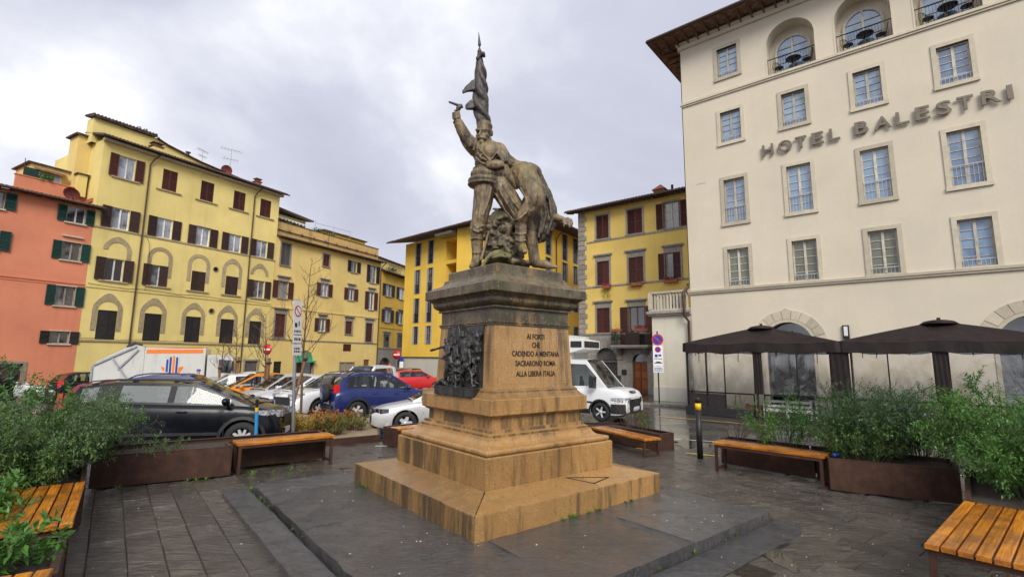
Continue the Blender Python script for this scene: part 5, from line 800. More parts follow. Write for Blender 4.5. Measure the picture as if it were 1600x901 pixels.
for a, c in zip(P_, P_[1:]): m.bar((a[0], 1.15, a[1] + .03), (c[0], 1.15, c[1] + .03), .3, .07)
m.build('gable_coping', 'dark_roof_tile', y1)
m = M(); m.box(-.75, .1, 1.9, 3.3, 11.5, 16.85); m.box(-2.75, -.7, 2.4, 5, 11.5, 14.2); m.build('tower_wall', 'warm_yellow_plaster', y1)
mod(y1, 'tower_roof', 'dark_roof_tile', (-.95, .15, 1.7, 3.5, 16.85, 16.95)); mod(y1, 'tower_roof', 'dark_roof_tile', (-2.95, -.76, 2.25, 5.2, 14.2, 14.28)); mod(y1, 'chimney_cap', 'dark_roof_tile', (-.75, -.05, 1.3, 1.88, 14.0, 14.08)); m = M(); m.box(-.65, -.15, 1.4, 1.85, 12.5, 14.0); m.build('chimney', 'pale_yellow_plaster', y1)
m = M(); m.box(-2.4, -1.2, 2.3, 2.42, 13.1, 13.72); o = m.build('window', 'white_sash', y1); m = M(); m.box(-2.3, -1.3, 2.28, 2.30, 13.15, 13.66); m.build('pane', 'pale_window_glass', o); m = M(); m.add([(-2.6, 1.9, 13.75), (-1.0, 1.9, 13.68), (-1.0, 2.4, 13.98), (-2.6, 2.4, 14.0)], [(0, 1, 2, 3)]); m.build('canopy', 'roof_tile', o)
for u in (2.75, 3.18): m = M(); m.tube([(u, 2.2, 18.5), (u, 2.2, 18.95)], .07, 8); m.tube([(u, 2.2, 18.97), (u, 2.2, 19.02)], .13, 8); m.build('flue', 'galvanized_steel', y1)
m = M(); m.tube([(6.0, 1.6, 17.5), (6.0, 1.6, 18.05)], .1, 8); m.tube([(6.0, 1.6, 18.08), (6.0, 1.6, 18.14)], .2, 8); m.build('flue', 'copper_pipe', y1)
chimney(y1, 3.2, .3, 16.85, .6, .3, True); chimney(y1, 11.3, .5, 16.9, .45, .25, True, 'terracotta')
antenna(world_of(y1, 9.3, 1.4, 17.1), 2.5, 'tall television antenna above the satellite dish on the pale palazzo', 1.2, rad(50)); antenna(world_of(y1, 7.2, 1.8, 17.3), 1.5, 'small television antenna on the pale palazzo near the roof flue', .8, rad(80)); dish(world_of(y1, 8.8, .9, 17.45), .45, 'dark red satellite dish on the palazzo roof below the tall antenna', rad(10), .35)
pipe(y1, [(.1 + 13 * i / 12, -.075, 6.52 + .05 * math.cos(i * 1.9)) for i in range(13)], .018, 'dark_metal', 'cable'); pipe(y1, [(2.95, -.09, 10.6), (3.3, -.09, 9.9), (3.4, -.09, 8.6), (3.35, -.09, 6.5)], .012, 'dark_metal', 'cable'); pipe(y1, [(.1 + 13 * i / 12, -.085, 3.02 + .04 * math.sin(i * 2.3)) for i in range(13)], .014, 'dark_metal', 'cable')
# ---------------------------------------------------------------- warm yellow house with roof terrace
y2 = building('warm_yellow_house', 'warm yellow house with a roof terrace behind a stained parapet', (-21.18, 42.99), 62.4)
V4 = [(1.0, 10.16, 12.2, .95, 'closed'), (5.65, 10.87, 12.08, .78, 'closed'), (9.38, 10.87, 12.06, .82, 'open'), (12.25, 10.15, 12.08, .95, 'open')]
V3 = [(1.0, 7.16, 8.7, 1.05, 'open'), (5.65, 7.88, 9.15, .9, 'open'), (9.15, 7.88, 9.12, .82, 'open'), (12.15, 7.15, 9.1, .85, 'open')]
V2 = [(.95, 3.66, 5.74, 1.0, 'closed'), (5.63, 4.42, 5.68, .85, 'open'), (9.1, 4.33, 5.65, .88, 'closed'), (12.05, 3.62, 5.65, 1.0, 'closed')]
H = [hole(u, a, c, w_) for u, a, c, w_, k in V4 + V3 + V2] + [(8.5, 9.6, 2.55, 3.3, .1, False), (.65, 1.45, -1.2, 1.53, .2, False), (2.9, 4.85, -1.2, 2.55, .3, True), (8.2, 10.1, -1.2, 1.45, .25, False), (11.5, 12.35, -1.2, 1.72, .2, False)]
wall(y2, .0, 13.45, ZB, 12.62, H, 'warm_yellow_plaster', 7.5)
for i, (u, a, c, w_, k) in enumerate(V4): window(y2, u, a, c, w_, k, 'grey_shutter' if i == 0 else ('red_brown_shutter' if i < 2 else 'dark_shutter'), 'grey_sash', 'window_glass', True, .12 if i < 2 else None, 1, shw=.5, sillw=.12)
for i, (u, a, c, w_, k) in enumerate(V3): window(y2, u, a, c, w_, k, 'red_brown_shutter', 'tan_sash' if i == 0 else 'white_sash', 'window_glass', True, .05, 1, cap=.35, shw=.52, sillw=.08)
for i, (u, a, c, w_, k) in enumerate(V2): window(y2, u, a, c, w_, k, 'red_brown_shutter', 'white_sash', 'window_glass', True, .13 if i != 1 else .03, 1, cap=.32, shw=.46, sillw=.12)
mod(y2, 'string_course', 'warm_yellow_plaster', (0, 13.45, -.06, 0, 6.25, 6.36)); mod(y2, 'string_course', 'grey_stone', (0, 13.45, -.06, 0, 3.42, 3.52))
m = M(); m.box(8.5, 9.6, .03, .06, 2.55, 3.3)
for i in range(7): m.box(8.5 + i * .157, 8.53 + i * .157, .0, .03, 2.55, 3.3)
m.build('vent_grille', 'red_brown_shutter', y2)
mod(y2, 'door_jamb', 'grey_stone', (2.76, 2.9, -.04, .1, -1.2, 1.6)); d = mod(y2, 'door_jamb', 'grey_stone', (4.85, 4.99, -.04, .1, -1.2, 1.6)); m = M(); m.prism([(3.875 - .97 * math.cos(PI * i / 14), 1.6 + .97 * math.sin(PI * i / 14)) for i in range(15)], .05, .12, mp=lambda x, z, y: (x, y, z)); m.box(2.8, 4.95, -.35, .05, 1.45, 1.60); m.build('awning', 'green_awning', d); m = M(); m.box(2.9, 4.85, .15, .2, -1.2, 1.5); m.build('door', 'dark_glass', d)
m = M(); m.box(.65, 1.45, .1, .15, -1.2, 1.53); m.build('door', 'dark_shutter', y2); m = M(); m.box(8.2, 10.1, .12, .17, -1.2, 1.45); m.box(8.1, 8.2, -.03, .1, -1.2, 1.55); m.box(10.1, 10.2, -.03, .1, -1.2, 1.55); m.box(8.9, 9.0, .06, .12, -1.2, 1.45); m.build('garage_door', 'tan_sash', y2); m = M(); m.box(11.5, 12.35, .1, .15, -1.2, 1.72); m.build('door', 'brown_wood', y2)
eaves(y2, 0, 13.45, 12.62, .45, slope=.25, run=1.5, rafters=.55, tile='roof_tile', right=.35)
mod(y2, 'parapet', 'stained_parapet', (0.0, 13.5, .55, .8, 12.7, 14.25)); mod(y2, 'coping', 'dark_roof_tile', (0.0, 13.55, .5, .85, 14.25, 14.32)); pipe(y2, [(.0, .45, 13.45), (13.4, .45, 13.42)], .05, 'dark_metal', 'cable_pipe')
for i in range(9): m = M(); m.lathe([(.07, 0), (.09, .02), (.09, .22), (.001, .28)], 8, (1.6 + i * 1.42, .5, 13.45)); m.build('roof_spike', 'terracotta', y2)
pipe(y2, [(13.75, -.5, 12.6), (13.5, -.2, 12.2), (13.4, -.08, 11.8), (13.4, -.08, -1.2)])
m = M(); m.box(.1, 5.0, 2.6, 7.4, 12.6, 15.6); m.build('penthouse_wall', 'pale_yellow_plaster', y2); m = M(); m.add([(-.1, 1.7, 15.95), (5.3, 1.7, 15.5), (5.3, 7.5, 16.4), (-.1, 7.5, 16.8), (-.1, 1.7, 16.1), (5.3, 1.7, 15.65), (5.3, 7.5, 16.5), (-.1, 7.5, 16.9)], [(0, 3, 2, 1), (4, 5, 6, 7), (0, 1, 5, 4), (1, 2, 6, 5), (3, 0, 4, 7)]); m.build('penthouse_roof', 'dark_roof_tile', y2)
m = M(); m.box(.2, 4.9, 2.52, 2.58, 13.6, 15.0); m.build('glazing', 'dark_glass', y2)
for i in range(5): m = M(); m.box(.2 + i * 1.15, .27 + i * 1.15, 2.46, 2.52, 13.6, 15.0); m.build('mullion', 'dark_metal', y2)
m = M(); m.add([(.1, 2.5, 15.3), (4.9, 2.5, 15.1), (4.9, 1.3, 14.85), (.1, 1.3, 15.0)], [(0, 1, 2, 3)]); m.add([(.1 + 4.8 * i / 24, 1.3, 15.0 - .15 * i / 24 - .18 * (i % 2 == 0) - .06) for i in range(25)] + [(.1 + 4.8 * i / 24, 1.3, 15.0 - .15 * i / 24) for i in range(25)], [(i, i + 1, 26 + i, 25 + i) for i in range(24)]); m.build('terrace_awning', 'white_paint', y2)
m = M(); m.box(7.6, 13.6, 2.8, 7.5, 12.6, 15.35); m.build('stair_head', 'ochre_plaster', y2); mod(y2, 'stair_head_roof', 'dark_roof_tile', (7.4, 13.8, 2.6, 7.6, 15.35, 15.45)); mod(y2, 'meter_box', 'galvanized_steel', (9.6, 10.5, 2.7, 2.8, 14.3, 14.9))
m = M()
for u in (5.2, 7.6, 9.9): m.tube([(u, 1.4, 14.2), (u, 1.4, 15.7)], .02, 5)
m.tube([(5.2, 1.4, 15.4), (9.9, 1.4, 15.55)], .02, 5); m.tube([(5.2, 1.4, 14.9), (9.9, 1.4, 15.1)], .015, 5); m.build('pergola_frame', 'galvanized_steel', y2)
for k, (u, s) in enumerate(((5.3, .55), (6.2, .45), (7.2, .5), (1.9, .3))): tuft_plant(world_of(y2, u, 1.2, 14.35), ('dark bush on the roof terrace beside the awning', 'dry shrub on the roof terrace under the pergola wires', 'straggly shrub on the roof terrace near the stair head', 'small plant behind the glazed terrace parapet')[k], 'plant', 'dark_leaf' if k != 1 else 'olive_leaf', 130, s, .16, seed=k)
# ---------------------------------------------------------------- ochre street house beyond
y3 = building('ochre_street_house', 'narrow ochre house with stone ground floor at the mouth of the side street', (-14.88, 55.04), 73.4)
C3 = [1.65, 4.75, 7.6]; H = [hole(u, 9.0, 10.4, 1.3) for u in C3] + [hole(u, 6.0, 7.45, 1.25) for u in C3] + [hole(u, 3.1, 4.6, 1.25) for u in C3]
wall(y3, .0, 12, 2.9, 11.75, H, 'ochre_plaster', 6.0)
wall(y3, 0, 12, ZB, 2.9, [(.2, 2.9, -1.2, 1.96, .5, True), (4.2, 6.0, -1.2, 1.9, .5, True)], 'rustic_stone', 6.0, name='ground_floor_wall')
for u in C3: window(y3, u, 9.0, 10.4, 1.3, 'open', 'dark_shutter', 'white_sash', 'pale_window_glass', True, .06, 1, shw=.66, sillw=.1); window(y3, u, 6.0, 7.45, 1.25, 'open', 'dark_shutter', 'white_sash', 'window_glass', True, .06, 1, cap=.15, shw=.66, sillw=.1); window(y3, u, 3.1, 4.6, 1.25, 'closed', 'grey_shutter', surround=.1, cap=.15)
mod(y3, 'string_course', 'grey_stone', (0, 12, -.06, 0, 2.95, 3.06)); mod(y3, 'string_course', 'ochre_plaster', (0, 12, -.05, 0, 5.3, 5.4)); m = M(); m.box(.3, 2.8, .3, .38, -1.2, 1.3); m.build('gate', 'brown_wood', y3); eaves(y3, 0, 12, 11.7, .5, slope=.3, run=1.6, rafters=.6)
mod(y3, 'roof_terrace_wall', 'pale_yellow_plaster', (0.3, 12, 1.8, 5.5, 11.7, 13.75)); mod(y3, 'terrace_roof', 'dark_roof_tile', (0.1, 12, 1.5, 5.7, 13.75, 13.88)); 
for u in (1.5, 2.2): m = M(); m.box(u, u + .45, 2.4, 2.8, 13.85, 14.75); m.box(u - .05, u + .5, 2.35, 2.85, 14.75, 14.95); m.build('chimney', 'grey_stone', y3)
tuft_plant(world_of(y3, 4.2, 1.2, 12.3), 'dark hanging plants on the balcony of the ochre street house', 'plant', 'dark_leaf', 200, .8, .2, seed=9)
m = M()
for i in range(12): m.tube([(2.8 + i * .25, .7, 12.1), (2.8 + i * .25, .7, 13.0)], .02, 4)
m.tube([(2.8, .7, 13.0), (5.6, .7, 13.0)], .025, 5); m.build('balcony_railing', 'dark_metal', y3)
sl_ = thing('wall_lantern', 'old street lantern on a bracket at the corner of the ochre street house', 'lantern', world_of(y3, .9, -.55, 4.1), rad(73)); m = M(); m.lathe([(.08, -.3), (.17, .12), (.2, .16), (.05, .32), (.001, .36)], 6); m.build('lamp', 'dark_metal', sl_); m = M(); m.tube([(0, 0, .35), (0, .2, .5), (0, .55, .3)], .025, 5); m.build('bracket', 'dark_metal', sl_)
LETTERS = [('H', 4.09, 4.58), ('O', 4.79, 5.38), ('T', 5.52, 5.99), ('E', 6.19, 6.67), ('L', 6.89, 7.3), ('B', 7.85, 8.35), ('A', 8.55, 9.14), ('L', 9.3, 9.74), ('E', 9.94, 10.41), ('S', 10.6, 11.08), ('T', 11.24, 11.73), ('R', 11.95, 12.5), ('I', 12.66, 12.83)]
# name letters across the hotel front: (letter, left, right) in metres along the wall

# ---------------------------------------------------------------- modern orange-yellow block behind the monument
ob = building('orange_block', 'modern orange-yellow block with tall narrow windows and loggias behind the monument', (-10.91, 48), -42.3)
OW = [2.5, 4.42]; OR = [(10.7, 12.93), (8.0, 10.3), (5.22, 7.55), (3.22, 4.88)]
H = []
for u in OW + [13.2, 15.0]:
    for a, c in OR: H.append(hole(u, a, c, 1.0, .2))
H += [(6.62, 8.46, 10.66, 12.48, 1.5, False), (6.65, 8.46, 8.0, 10.35, 1.5, False), (8.72, 9.75, 8.0, 10.35, 1.5, False), (9.62, 11.5, 10.66, 12.48, 1.5, False), (6.65, 11.5, 5.2, 7.6, 1.5, False)]
wall(ob, .43, 15.9, 2.05, 13.1, H, 'orange_yellow_plaster', 1.62, 13.1)
mod(ob, 'base_wall', 'pale_plaster', (.45, 15.88, .06, 1.0, ZB, 2.045)); mod(ob, 'metal_flashing', 'copper_pipe', (.40, 15.93, -.05, .1, 2.0, 2.06))
def slit(b, u, a, c, w_=1.0, rail=True, glass='window_glass'):
    m = M(); h = c - a; m.box(0, .15, -.02, .2, 0, h); m.box(w_ - .15, w_, -.02, .2, 0, h); m.box(.15, w_ - .15, -.015, .2, -.06, 0); o = link('window', cached(('slit', w_, round(h, 2)), lambda: m.mesh('window', 'concrete')), b, (u - w_ / 2, 0, a))
    link('sash', sash_mesh(w_ - .3, h, 'brown_shutter', 2, 1, .06), o, (.15, .10, 0)); link('pane', pane_mesh(w_ - .3, h, glass), o, (.15, .14, 0))
    if rail:
        def f():
            q = M(); q.box(.15, w_ - .15, .0, .03, .85, .9)
            for i in range(6): x = .17 + (w_ - .36) * i / 5; q.box(x, x + .022, .004, .026, .02, .85)
            q.lathe([(.13, -.01), (.15, .0), (.13, .01)], 14, (w_ / 2, .015, .48), 'Y'); return q.mesh('railing', 'dark_metal')
        link('railing', cached(('slr', w_), f), o)
    return o
for u in OW + [13.2, 15.0]:
    for i, (a, c) in enumerate(OR): slit(ob, u, a, c, 1.0, i < 3)
slit(ob, 9.1, 10.66, 12.48, .5, False)
for u in (7.5, 10.5): mod(ob, 'loggia_door', 'dark_glass', (u - .5, u + .4, 1.40, 1.45, 8.05, 10.1))
ro = eaves(ob, .43, 15.9, 13.12, 1.45, slope=.22, run=4, rafters=0, left=1.1, right=.2, tile='dark_roof_tile')
m = M(); m.box(6.4, 8.7, -1.2, -.1, 12.75, 12.95); m.build('loggia_blind_box', 'concrete', ob)
ob2 = building('orange_block_wing', 'right-hand side of the orange-yellow block seen between statue and quoined house', (.87, 37.3), 54.2)
RR = [(10.63, 13.0), (8.72, 10.4), (6.2, 8.2), (3.75, 4.85)]; H = [hole(u, a, c, 1.1) for u in (3.7, 6.48, 8.45) for a, c in RR]
wall(ob2, .02, 14, 2.05, 13.1, H, 'orange_yellow_plaster', 7.0); mod(ob2, 'base_wall', 'pale_plaster', (.05, 13.9, .06, 1.0, ZB, 2.045))
for u in (3.7, 6.48, 8.45):
    for i, (a, c) in enumerate(RR): slit(ob2, u, a, c, 1.1, i == 0 and u < 7)
pipe(ob2, [(5.2, -1.2, 13.1), (5.0, -.3, 12.6), (4.9, -.08, 12.2), (4.9, -.08, 2)]); eaves(ob2, 0, 14, 13.13, 1.3, slope=.22, run=3, rafters=0, left=.2)
# ---------------------------------------------------------------- yellow house with grey quoins
gb = building('quoined_house', 'golden yellow house with grey quoins, brown shutters and flower boxes left of the hotel', (4.96, 37.0), -38.5)
GU = [2.25, 4.83, 7.5]; G4, G3, G2 = (10.87, 12.68), (7.38, 9.17), (3.9, 5.7)
H = [hole(u, *G4, w_) for u, w_ in zip(GU, (1.02, 1.12, 1.0))] + [hole(u, *G3, w_) for u, w_ in zip(GU, (1.0, 1.1, 1.0))] + [hole(2.2, *G2, 1.05), hole(4.78, 3.0, 5.66, 1.15), hole(7.5, *G2, 1.0)]
wall(gb, .22, 10.5, 3.84, 13.15, [h if h[2] > 3.5 else (h[0], h[1], 3.84, h[3], h[4], False) for h in H], 'golden_plaster', 8.0, 13.15)
wall(gb, .20, 10.5, ZB, 3.835, [(1.53, 3.25, -1.0, 2.82, .4, True), (4.38, 5.46, -1.0, 2.38, .35, True), (4.205, 5.355, 2.97, 3.835, .18, False)], 'serena_stone', 8.0, name='ground_floor_wall', ydef=-.02)
for u, w_, k in zip(GU, (1.02, 1.12, 1.0), ('closed', 'closed', 'open')): window(gb, u, *G4, w_, k, 'red_brown_shutter', 'grey_sash', 'window_glass', True, .13, 3, shw=.55, sillw=.2)
for u, w_, k in zip(GU, (1.0, 1.1, 1.0), ('closed', 'closed', 'half')): window(gb, u, *G3, w_, k, 'red_brown_shutter', 'grey_sash', 'window_glass', True, .13, 3, cap=.3, shw=.5, sillw=.2)
window(gb, 2.2, *G2, 1.05, 'closed', 'red_brown_shutter', sill=True, surround=.13, cap=.3, sillw=.2); window(gb, 7.5, *G2, 1.0, 'closed', 'red_brown_shutter', sill=True, surround=.13, cap=.3, sillw=.2)
window(gb, 4.78, 3.0, 5.66, 1.15, 'open', 'red_brown_shutter', 'brown_wood', 'window_glass', None, .1, 2, cap=.32, shw=.62)
mod(gb, 'string_course', 'serena_stone', (.9, 10.5, -.05, 0, 10.68, 10.80)); mod(gb, 'string_course', 'serena_stone', (.9, 10.5, -.05, 0, 7.24, 7.36)); mod(gb, 'string_course', 'serena_stone', (.2, 10.5, -.07, -.02, 3.74, 3.86))
z = 3.86; i = 0
while z < 13.0:
    h = .36; w_ = .72 if i % 2 else .56; m = M(); c_ = .015; m.add([(.17, -.03, z + .01), (.17 + w_, -.03, z + .01), (.17 + w_, -.03, z + h), (.17, -.03, z + h), (.17 + c_, -.055, z + .01 + c_), (.17 + w_ - c_, -.055, z + .01 + c_), (.17 + w_ - c_, -.055, z + h - c_), (.17 + c_, -.055, z + h - c_), (.17, .3, z + .01), (.17, .3, z + h), (.17 + w_, 0.0, z + .01), (.17 + w_, 0.0, z + h)], [(0, 1, 5, 4), (1, 2, 6, 5), (2, 3, 7, 6), (3, 0, 4, 7), (4, 5, 6, 7), (0, 3, 9, 8), (1, 10, 11, 2)])
    m.build('quoin_stone', 'serena_stone', gb); z += h + .012; i += 1
z = -.9; i = 0
while z < 3.4:
    x = .2 - (.35 if i % 2 else 0)
    while x < 6.4:
        w_ = .9; x0, x1 = max(.2, x + .008), min(x + w_ - .008, 6.4); inx = lambda a, c: not (x1 < a or x0 > c); cz = z + .22
        blocked = (inx(1.3, 3.45) and cz < 3.05) or (inx(3.98, 5.75) and cz < 2.8) or (inx(3.1, 6.1) and cz > 2.6)
        if not blocked and x1 - x0 > .15: m = M(); m.box(x0, x1, -.05, -.022, z + .01, z + .43); m.build('ashlar_block', 'serena_stone', gb)
        x += w_
    z += .44; i += 1
for (u, zc, ri, ro_, n) in ((2.39, 1.96, .86, 1.25, 11), (4.92, 1.84, .54, .86, 9)):
    for k in range(n):
        a0, a1 = PI * k / n + .012, PI * (k + 1) / n - .012; m = M(); q = [(u - ri * math.cos(a0), zc + ri * math.sin(a0)), (u - ri * math.cos(a1), zc + ri * math.sin(a1)), (u - ro_ * math.cos(a1), zc + ro_ * math.sin(a1)), (u - ro_ * math.cos(a0), zc + ro_ * math.sin(a0))]
        m.prism(q, -.02, -.075, mp=lambda x, z, y: (x, y, z)); m.build('voussoir', 'serena_stone', gb)
d = mod(gb, 'arched_door', 'door_wood', (4.40, 4.91, .18, .24, -.2, 1.83), (4.93, 5.44, .18, .24, -.2, 1.83))
for s_ in (4.47, 5.0):
    for zz_ in (0.0, .75, 1.35): m = M(); m.box(s_, s_ + .37, .165, .19, zz_, zz_ + (.6 if zz_ < .5 else .45 if zz_ < 1 else .38)); m.build('door_panel', 'door_wood', d)
m = M(); m.prism([(4.92 - .53 * math.cos(PI * i / 12), 1.84 + .53 * math.sin(PI * i / 12)) for i in range(13)], .2, .24, mp=lambda x, z, y: (x, y, z)); m.build('fanlight', 'dark_glass', d)
d = mod(gb, 'garage_gate', 'grey_shutter', (1.53, 3.25, .25, .3, -1.0, 1.75)); m = M()
for i in range(12): m.box(1.56 + i * .142, 1.60 + i * .142, .22, .25, -1.0, 1.75)
m.box(1.53, 3.25, .21, .25, 1.7, 1.8); m.build('bars', 'dark_metal', d); m = M(); m.prism([(2.39 - .84 * math.cos(PI * i / 12), 1.96 + .84 * math.sin(PI * i / 12)) for i in range(13)], .26, .3, mp=lambda x, z, y: (x, y, z)); m.build('lunette', 'grey_shutter', d)
mod(gb, 'door_plaque', 'dark_metal', (3.6, 3.95, -.09, -.05, .95, 1.3)); 
for zz_ in (1.75, 1.25, .0): mod(gb, 'letter_plate', 'white_paint', (5.9, 6.05, -.09, -.05, zz_, zz_ + .2))
m = M(); m.box(3.2, 5.95, -.95, -.02, 2.85, 2.97); m.box(3.25, 5.9, -.9, -.02, 2.77, 2.85)
for u in (3.6, 5.5): m.prism([(-.02, 2.77), (-.02, 2.3), (-.2, 2.35), (-.7, 2.7), (-.7, 2.77)], u - .1, u + .1, mp=lambda y, z, x: (x, y, z))
bal = m.build('balcony', 'serena_stone', gb); m = M()
for i in range(24): x = 3.26 + i * .115; m.box(x, x + .02, -.91, -.89, 2.97, 3.85)
for i in range(7): y_ = -.9 + i * .14; m.box(3.24, 3.26, y_, y_ + .02, 2.97, 3.85); m.box(5.89, 5.91, y_, y_ + .02, 2.97, 3.85)
m.box(3.22, 5.93, -.93, -.88, 3.85, 3.89); m.box(3.22, 3.27, -.9, 0, 3.85, 3.89); m.box(5.88, 5.93, -.9, 0, 3.85, 3.89); m.build('railing', 'dark_metal', bal)
mod(gb, 'balcony_screen', 'brown_shutter', (4.3, 5.3, -.87, -.84, 3.0, 3.8))
FG = 'flower boxes on the quoined house'
def flower_box(u, y, z, w_, label, flowers=True, seed=1, hang=0.0):
    t = thing('flower_box', label, 'flower box', world_of(gb, u, y, z), gb.rotation_euler.z, FG); m = M(); m.add([(-w_ / 2, -.1, 0), (w_ / 2, -.1, 0), (w_ / 2, .1, 0), (-w_ / 2, .1, 0), (-w_ / 2 - .03, -.14, .2), (w_ / 2 + .03, -.14, .2), (w_ / 2 + .03, .14, .2), (-w_ / 2 - .03, .14, .2)], [(0, 3, 2, 1), (4, 5, 6, 7), (0, 1, 5, 4), (1, 2, 6, 5), (2, 3, 7, 6), (3, 0, 4, 7)]); m.build('box', 'terracotta', t)
    for mat, n, nm in (('bright_leaf' if hang else 'dark_leaf', 110, 'foliage'), ('flower_pink', 90 if flowers else 12, 'blossom')):
        r = random.Random(seed * 7 + n); v = []; f = []
        for _ in range(n):
            p = Vector((r.uniform(-w_ / 2, w_ / 2), r.uniform(-.16, .1), r.uniform(.15, .38) if nm == 'blossom' or not hang else r.uniform(-hang, .3))); a = Vector((r.gauss(0, 1), r.gauss(0, 1), r.gauss(0, 1))).normalized() * .09; q = a.cross(Vector((.3, .2, 1))).normalized() * .04; o = len(v); v += [p, p + a * .5 + q, p + a, p + a * .5 - q]; f.append((o, o + 1, o + 2, o + 3))
        tag(link(nm, npmesh(nm, v, f, mat), t), kind='stuff')
flower_box(2.6, -.22, 7.1, .6, 'flower box with trailing green leaves under the left middle window', True, 1, .7); flower_box(4.85, -.22, 7.1, .95, 'terracotta box with few flowers under the middle window', False, 2); flower_box(7.35, -.22, 7.1, .9, 'flower box of pink geraniums under the right middle window', True, 3)
flower_box(3.6, -.8, 3.88, .75, 'flower box at the left end of the stone balcony railing', False, 4, .5); flower_box(5.4, -.8, 3.88, .9, 'flower box at the right end of the stone balcony railing', True, 5)
m = M(); m.lathe([(.18, 0), (.25, .35), (.25, .4), (.001, .4)], 12, (0, 0, 0)); 
tuft_plant(world_of(gb, 3.5, -.6, 3.3), 'leafy green pot plant on the stone balcony behind the railing', 'plant', 'dark_leaf', 160, .45, .14, seed=12)
eaves(gb, .2, 10.5, 13.15, .8, slope=.22, run=3, rafters=.42, left=.75, tile='dark_roof_tile'); chimney(gb, 6.5, .8, 13.3, .8, .62, False, 'terracotta', 'dovecote'); m = M(); m.add([(6.0, .3, 13.92), (7.0, .3, 13.92), (7.0, 1.3, 13.92), (6.0, 1.3, 13.92), (6.5, .8, 14.4)], [(0, 1, 4), (1, 2, 4), (2, 3, 4), (3, 0, 4), (0, 3, 2, 1)]); m.build('dovecote_roof', 'terracotta', gb); m = M(); m.tube([(7.4, .6, 13.4), (7.4, .6, 14.1)], .09, 8); m.build('flue', 'dark_metal', gb)
m = M()
for i in range(4): m.box(6.2 + i * .17, 6.27 + i * .17, .385, .4, 13.5, 13.85)
m.build('dovecote_opening', 'inscription_black', gb)
# ---------------------------------------------------------------- low annex with balustraded terrace
HP = (9.25, 25.706)
ax = building('hotel_annex', 'low cream annex with a stone balustrade between hotel and yellow house', HP, -40)
mod(ax, 'wall', 'annex_plaster', (-2.0, .18, .05, 6.0, ZB, 4.38)); mod(ax, 'plinth', 'pale_plaster', (-2.02, .18, .03, .05, ZB, .55)); mod(ax, 'terrace_slab', 'serena_stone', (-2.15, .19, -.12, 6, 4.38, 4.48), (-2.22, .19, -.2, 6, 4.48, 4.62))
bl = mod(ax, 'balustrade_rail', 'pale_stone', (-2.1, .18, -.1, .12, 5.58, 5.70)); mod(ax, 'balustrade_base', 'pale_stone', (-2.1, .18, -.1, .12, 4.625, 4.72)); mod(ax, 'balustrade_pier', 'pale_stone', (-2.12, -1.9, -.12, .14, 4.722, 5.578))
m = M(); m.box(-.045, .045, -.045, .045, 0, .86); bme = m.mesh('baluster', 'pale_stone')
for i in range(11): link('baluster', bme, ax, (-1.76 + i * .178, .01, 4.72))
for i in range(14): link('baluster', bme, ax, (-2.0, .35 + i * .178, 4.72))
mod(ax, 'balustrade_rail', 'pale_stone', (-2.1, -1.9, .14, 3.0, 5.58, 5.70))
pipe(ax, [(.12, -.08, 6.0), (.12, -.08, 5.8), (-.05, -.3, 5.55), (-.05, -.3, 4.3), (.1, -.12, 4.0), (.1, -.1, -.6)], .07, 'copper_pipe')
# ---------------------------------------------------------------- hotel
ht = building('hotel', 'big cream hotel with stone window frames, arched loggias and metal name letters', HP, -40)
HU = [2.66, 5.55, 8.45, 11.32, 14.2, 17.1]; H4_, H3_, H2_, H5_ = (13.24, 14.90), (8.93, 11.2), (5.66, 7.55), (16.88, 18.5)
H = [hole(u, a, c, 1.0, .25) for u in HU for a, c in (H4_, H3_, H2_)] + [hole(2.66, *H5_, 1.0, .25)] + [(u - 1.04, u + 1.04, 16.1, 18.72, .80, True) for u in (5.58, 8.48, 11.32, 14.2)]
H += [(3.62, 5.62, -1.0, 3.78, .6, True), (11.55, 13.59, -1.0, 3.74, .6, True)]
wall(ht, .2, 19.5, ZB, 19.5, H, 'cream_plaster', 14.0)
def hotel_window(u, z0, z1, glass, rows, w_=1.0, rail=.85, surround=.17, arched=False, y=0.0):
    h = z1 - z0
    def f():
        m = M(); t = .05; s = surround; m.box(-s, 0, -t, .16, -s * .0, h); m.box(w_, w_ + s, -t, .16, 0, h); m.box(-s, w_ + s, -t, .16, h, h + s); m.box(-s - .02, w_ + s + .02, -t - .03, .16, -s, 0); return m.mesh('window', 'limestone')
    o = link('window', cached(('hw', round(h, 2), w_, surround), f), ht, (u - w_ / 2, y, z0)); link('sash', sash_mesh(w_, h, 'grey_sash', rows, 1, .065), o, (0, .13, 0)); link('pane', pane_mesh(w_, h, glass), o, (0, .17, 0))
    if rail:
        def f():
            q = M(); q.box(0, w_, .04, .065, rail - .03, rail)
            for i in range(8): x = .05 + (w_ - .12) * i / 7; q.box(x, x + .011, .045, .056, .0, rail - .03)
            return q.mesh('railing', 'aluminium')
        link('railing', cached(('hr', rail, w_), f), o)
    return o
for i, u in enumerate(HU):
    hotel_window(u, *H4_, 'curtained_sky_glass', 5, rail=.3); hotel_window(u, *H3_, 'curtained_sky_glass', 6, rail=.85); hotel_window(u, *H2_, 'green_curtained_glass' if i < 3 else 'curtained_sky_glass', 5, rail=.3)
hotel_window(2.66, *H5_, 'curtained_sky_glass', 5, rail=.3)
